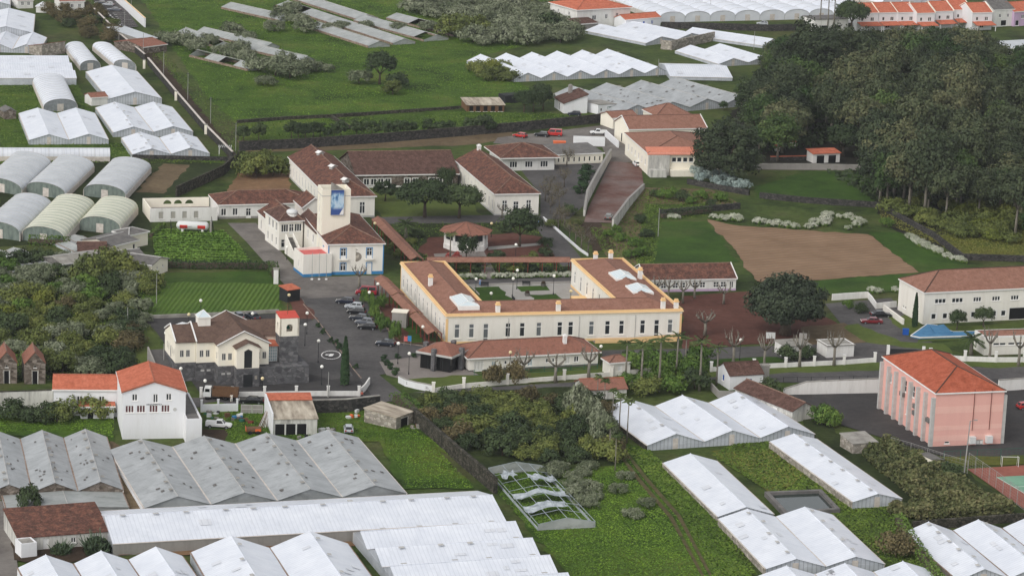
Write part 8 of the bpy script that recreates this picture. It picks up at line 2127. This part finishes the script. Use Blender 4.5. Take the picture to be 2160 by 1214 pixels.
# pond between greenhouses
pd = thing('irrigation_pond', 'square irrigation pond with dark water and pale concrete rim', 'pond', P(1612, 1046)); o_ = P(1612, 1046)
q = [P(*p) - o_ for p in ((1655, 1092), (1772, 1083), (1732, 1041), (1612, 1046))]
cen = sum(q, Vector()) / 4; inn = [cen + (p - cen) * .86 for p in q]
m_ = MB()
for k in range(4):
    a, b, c_, d_ = q[k], q[(k + 1) % 4], inn[(k + 1) % 4], inn[k]
    m_.slab([a + up * .9, b + up * .9, c_ + up * .9, d_ + up * .9], .9)
m_.build('rim', 'concrete_dark', pd)
m_ = MB(); m_.poly([p + up * .4 for p in inn]); m_.build('water', 'pond_water', pd)
# white containers and scraps in the service yard
ct = thing('white_container', 'white ribbed container behind the grey-roofed wing', 'container', P(1210, 307), R(3)); MB().box(0, 0, 0, 8.4, 2.4, 2.1).build('body', 'wall_bright', ct)
for k in range(3): MB().box(0, .15 + k * .8, 2.1, 8.4, .6 + k * .8, 2.25).build('roof_rib', 'pole_white', ct)
oc = thing('orange_skip', 'orange skip beside the white container', 'skip', P(1168, 308), R(5)); MB().box(0, 0, 0, 3.2, 1.8, 1.1).build('body', 'orange_paint', oc); MB().box(-.1, -.1, 1.1, 3.3, 1.9, 1.2).build('rim', 'orange_paint', oc)
# pergola at the lane end, frames
pg = thing('white_pergola', 'small white pergola at the foot of the lane', 'pergola', P(462, 328), R(3))
for x in (0, 3.0):
    for y in (0, 2.2): MB().tube([(x, y, 0), (x, y, 2.2)], .07, 5).build('post', 'pole_white', pg)
for k in range(7): MB().box(-.2 + k * .53, -.3, 2.2, -.08 + k * .53, 2.5, 2.32).build('slat', 'pole_white', pg)
# torn greenhouse frame in the grass field
o, rz, L, W = rect((1135, 1105), (1253, 1096), (1030, 986), 1.2)
tf = thing('torn_greenhouse', 'torn greenhouse frame with ragged plastic in the grass field', 'greenhouse', o, rz)
nb_ = 7
for k in range(nb_ + 1):
    y = W * k / nb_
    MB().tube([(0, y, 0), (0, y, 1.2), (L / 2, y, 2.1), (L, y, 1.2), (L, y, 0)], .045, 4).build('hoop', 'frame_pale', tf)
for x, z in ((0, 1.2), (L / 2, 2.1), (L, 1.2), (L / 4, 1.65), (3 * L / 4, 1.65)): MB().tube([(x, 0, z), (x, W, z)], .05, 4).build('purlin', 'frame_pale', tf)
for y0 in (0, W - .05):
    MB().poly([(0, y0, 0), (L, y0, 0), (L, y0, 1.2), (L / 2, y0, 2.05), (0, y0, 1.2)]).build('end_sheet', 'glass_derelict', tf)
rn = random.Random(4)
for (fx, fy, w_, l_) in ((0, .22, .75, .1), (0, .44, .95, .09), (.1, .8, .25, .1), (.5, .72, .5, .08)):
    m_ = MB(); n_ = 8
    def roofz(x): return 1.2 + .9 * (1 - abs(x - L / 2) / (L / 2)) + .06
    g_ = [[(min(max(fx * L + w_ * L * i / n_, 0), L), fy * W + l_ * W * j / 3 + rn.uniform(-.5, .5)) for i in range(n_ + 1)] for j in range(4)]
    for j in range(3):
        for i in range(n_):
            qd = [(j, i), (j, i + 1), (j + 1, i + 1), (j + 1, i)]; m_.poly([(*g_[a][b], roofz(g_[a][b][0]) - .22 * (1 + math.sin(a * 2.1 + b * 1.3)))  for a, b in qd])
    m_.build('torn_sheet', 'torn_plastic', tf)
for x in (0, L): MB().box(x - .05, 0, 0, x + .05, W, .6).build('side_sheet', 'torn_plastic', tf)
# scrap yard heaps and boards
def scrap(label, px, py, n, spread, mats, seed, group='scrap in the yard'):
    rn = random.Random(seed); r_ = thing('scrap_pile', label, 'scrap', P(px, py), 0, group)
    for k in range(n):
        sx, sy, sz = rn.uniform(.3, 1.0), rn.uniform(.3, .9), rn.uniform(.2, .9)
        o_ = MB().box(-sx / 2, -sy / 2, 0, sx / 2, sy / 2, sz).build('scrap_piece', mats[k % len(mats)], r_, (rn.uniform(-spread, spread), rn.uniform(-spread, spread) * 1.4, 0), rn.uniform(0, 3))
scrap('heap of bins and boxes behind the white pickup', 450, 880, 10, 1.6, ('pole_white', 'green_paint', 'concrete', 'dark_metal'), 1)
scrap('pile of crates and drums beside the yard gate', 490, 884, 9, 1.5, ('concrete_dark', 'blue_trim', 'pole_white', 'wood_brown'), 2)
scrap('stacked cabinets under the gate canopy', 520, 892, 7, 1.3, ('wood_brown', 'wood_red', 'green_paint', 'dark_metal'), 3)
scrap('heap of white rubble right of the scrap shed', 688, 912, 16, 1.6, ('concrete', 'pole_white', 'concrete_dark'), 4)
scrap('heap of dark scrap in front of the scrap shed', 630, 915, 14, 2.2, ('concrete_dark', 'dark_metal', 'concrete'), 5)
scrap('white slab and orange crate on the grass of the yard', 745, 876, 5, 1.6, ('pole_white', 'orange_paint', 'pole_white'), 6)
scrap('pile of pale planks near the ruined shed', 785, 878, 9, 1.1, ('concrete', 'wood_brown', 'pole_white'), 7)
scrap('broken boards at the corner of the ruined shed', 880, 900, 9, 1.2, ('stone_light', 'wood_brown', 'concrete'), 8)
lb = thing('leaning_poles', 'bundle of white and brown poles leaning on the scrap shed', 'poles', P(562, 900))
for k in range(12): MB().tube([(-1.6 + k * .16, -1.2 + .3 * (k % 3), 0), (-.3 + k * .07, 1.6, 2.6)], .06, 4).build('pole', 'pole_white' if k % 2 else 'wood_brown', lb)
gt2 = thing('yard_gate', 'pale metal double gate under a flat canopy in the scrap yard', 'gate', P(508, 872), R(2))
for k in range(2):
    f_ = MB(); x0 = k * 2.1
    for z in (.1, .9, 1.7): f_.box(x0, -.04, z, x0 + 2.0, .04, z + .1)
    for x in (x0, x0 + 1.9): f_.box(x, -.05, .1, x + .1, .05, 1.8)
    lf = f_.build('gate_leaf', 'grey_trim', gt2); MB().box(x0 + .1, -.02, .2, x0 + 1.9, .02, 1.7).build('panel', 'wall_grey', lf)
# stone plaza wall, benches, bed frames in the service court
for px, py, deg, lab in ((1022, 604, 2, 'dark garden bench at the left of the court'), (1110, 602, 2, 'dark garden bench at the back of the court'), (1083, 632, 100, 'dark bench on the court path')):
    b_ = thing('garden_bench', lab, 'bench', P(px, py), R(deg))
    MB().box(-.9, -.25, .42, .9, .25, .5).build('seat', 'dark_metal', b_); MB().box(-.9, .2, .55, .9, .26, 1.0).build('backrest', 'dark_metal', b_)
    for x in (-.75, .75): MB().box(x - .05, -.22, 0, x + .05, .22, .42).build('leg', 'dark_metal', b_)
for px, py in ((1146, 604), (1112, 624)):
    b_ = thing('planter', 'grey stone planter on the court lawn, %s one' % ('right' if px > 1130 else 'left'), 'planter', P(px, py)); MB().tube([(0, 0, 0), (0, 0, .7)], [.45, .65], 10).build('pot', 'concrete_dark', b_); MB().ball((0, 0, .8), .5, 8, 5).build('soil', 'soil_dark', b_)
# people
person('person in light blue walking at the left of the court', 1012, 603, 'cloth_blue', 'cloth_blue', -90)
person('person in blue clothes standing on the park drive', 1136, 470, 'cloth_navy', 'cloth_blue', 200)
person('person in a pale red top standing at the hospital gate', 763, 842, 'cloth_red', 'cloth_dark', -60)
person('person in white standing at the back of the lorry', 488, 848, 'globe', 'globe', -60)

# ---- shrine terrace between the hall and the wood
house('kiosk', 'small open kiosk with orange roof and white posts on the hall terrace', (1716, 325), (1772, 323), 4, 2.6, 'shedf', .5, 'wall_white', 'tile_orange', None, .3, row('f', (.28, .72), 0, 2.4, 2.2, 'door', 'black'), fascia=None)
for k, (px, py, lab) in enumerate(((1641, 318, 'left of two tiny orange-capped shrines on the terrace'), (1674, 308, 'right of two tiny orange-capped shrines on the terrace'))):
    house('shrine', lab, (px - 5, py - 8), (px + 5, py - 8), 1.2, 1.3, 'pyr', .6, 'wall_white', 'tile_orange', None, .2, fascia=None, cat='shrine')
wall_run('terrace_hedge_wall', 'low dark planter wall with orange tops on the hall terrace', [(1625, 340), (1712, 338)], 1.2, .8, 'stone_dark', 'tile_orange')
wall_run('drive_kerb', 'pale kerb along the left side of the hospital drive', [(640, 642), (668, 674), (702, 718), (745, 778), (762, 798)], .14, .2, 'gutter_rust', None, cat='kerb')
wall_run('drive_kerb', 'reddish kerb between the parked cars and the planting bed', [(795, 642), (815, 690), (835, 722), (905, 732)], .16, .35, 'gutter_rust', None, cat='kerb')
wall_run('court_kerb', 'white kerb along the back of the hospital court', [(985, 603), (1095, 599), (1205, 596)], .35, .4, 'paving_light', None, cat='kerb')

# ---------------------------------------------------------------- labels: tell rows of look-alikes apart by their order from the left
ORDW = 'first second third fourth fifth sixth seventh eighth ninth tenth eleventh twelfth thirteenth fourteenth fifteenth sixteenth seventeenth eighteenth nineteenth twentieth twenty-first twenty-second twenty-third twenty-fourth twenty-fifth twenty-sixth twenty-seventh twenty-eighth'.split()
same = {}
bpy.context.view_layer.update()
for o in list(bpy.data.objects):
    if o.parent is None and o.get('label') and o.get('category'): same.setdefault(o['label'], []).append(o)
for lab, os_ in same.items():
    if 2 <= len(os_) <= 28 and len(lab.split()) <= 13:
        os_.sort(key=lambda o: o.location.x / o.location.y)
        for k, o in enumerate(os_): o['label'] = lab + ', ' + ORDW[k] + ' from left'

# ---------------------------------------------------------------- thin sea haze over the valley
hm = bpy.data.materials.new('haze'); hm.use_nodes = True
for n_ in list(hm.node_tree.nodes):
    if n_.type != 'OUTPUT_MATERIAL': hm.node_tree.nodes.remove(n_)
vol = hm.node_tree.nodes.new('ShaderNodeVolumePrincipled')
vol.inputs['Color'].default_value = (.93, .95, 1.0, 1)
vol.inputs['Density'].default_value = 0.000045
hm.node_tree.links.new(vol.outputs[0], hm.node_tree.nodes['Material Output'].inputs['Volume'])
M['haze'] = hm
tag(MB().box(-905, -40, -1, 905, 2305, 166).build('haze', 'haze'), 'thin pale haze hanging over the whole valley', None, None, 'stuff')
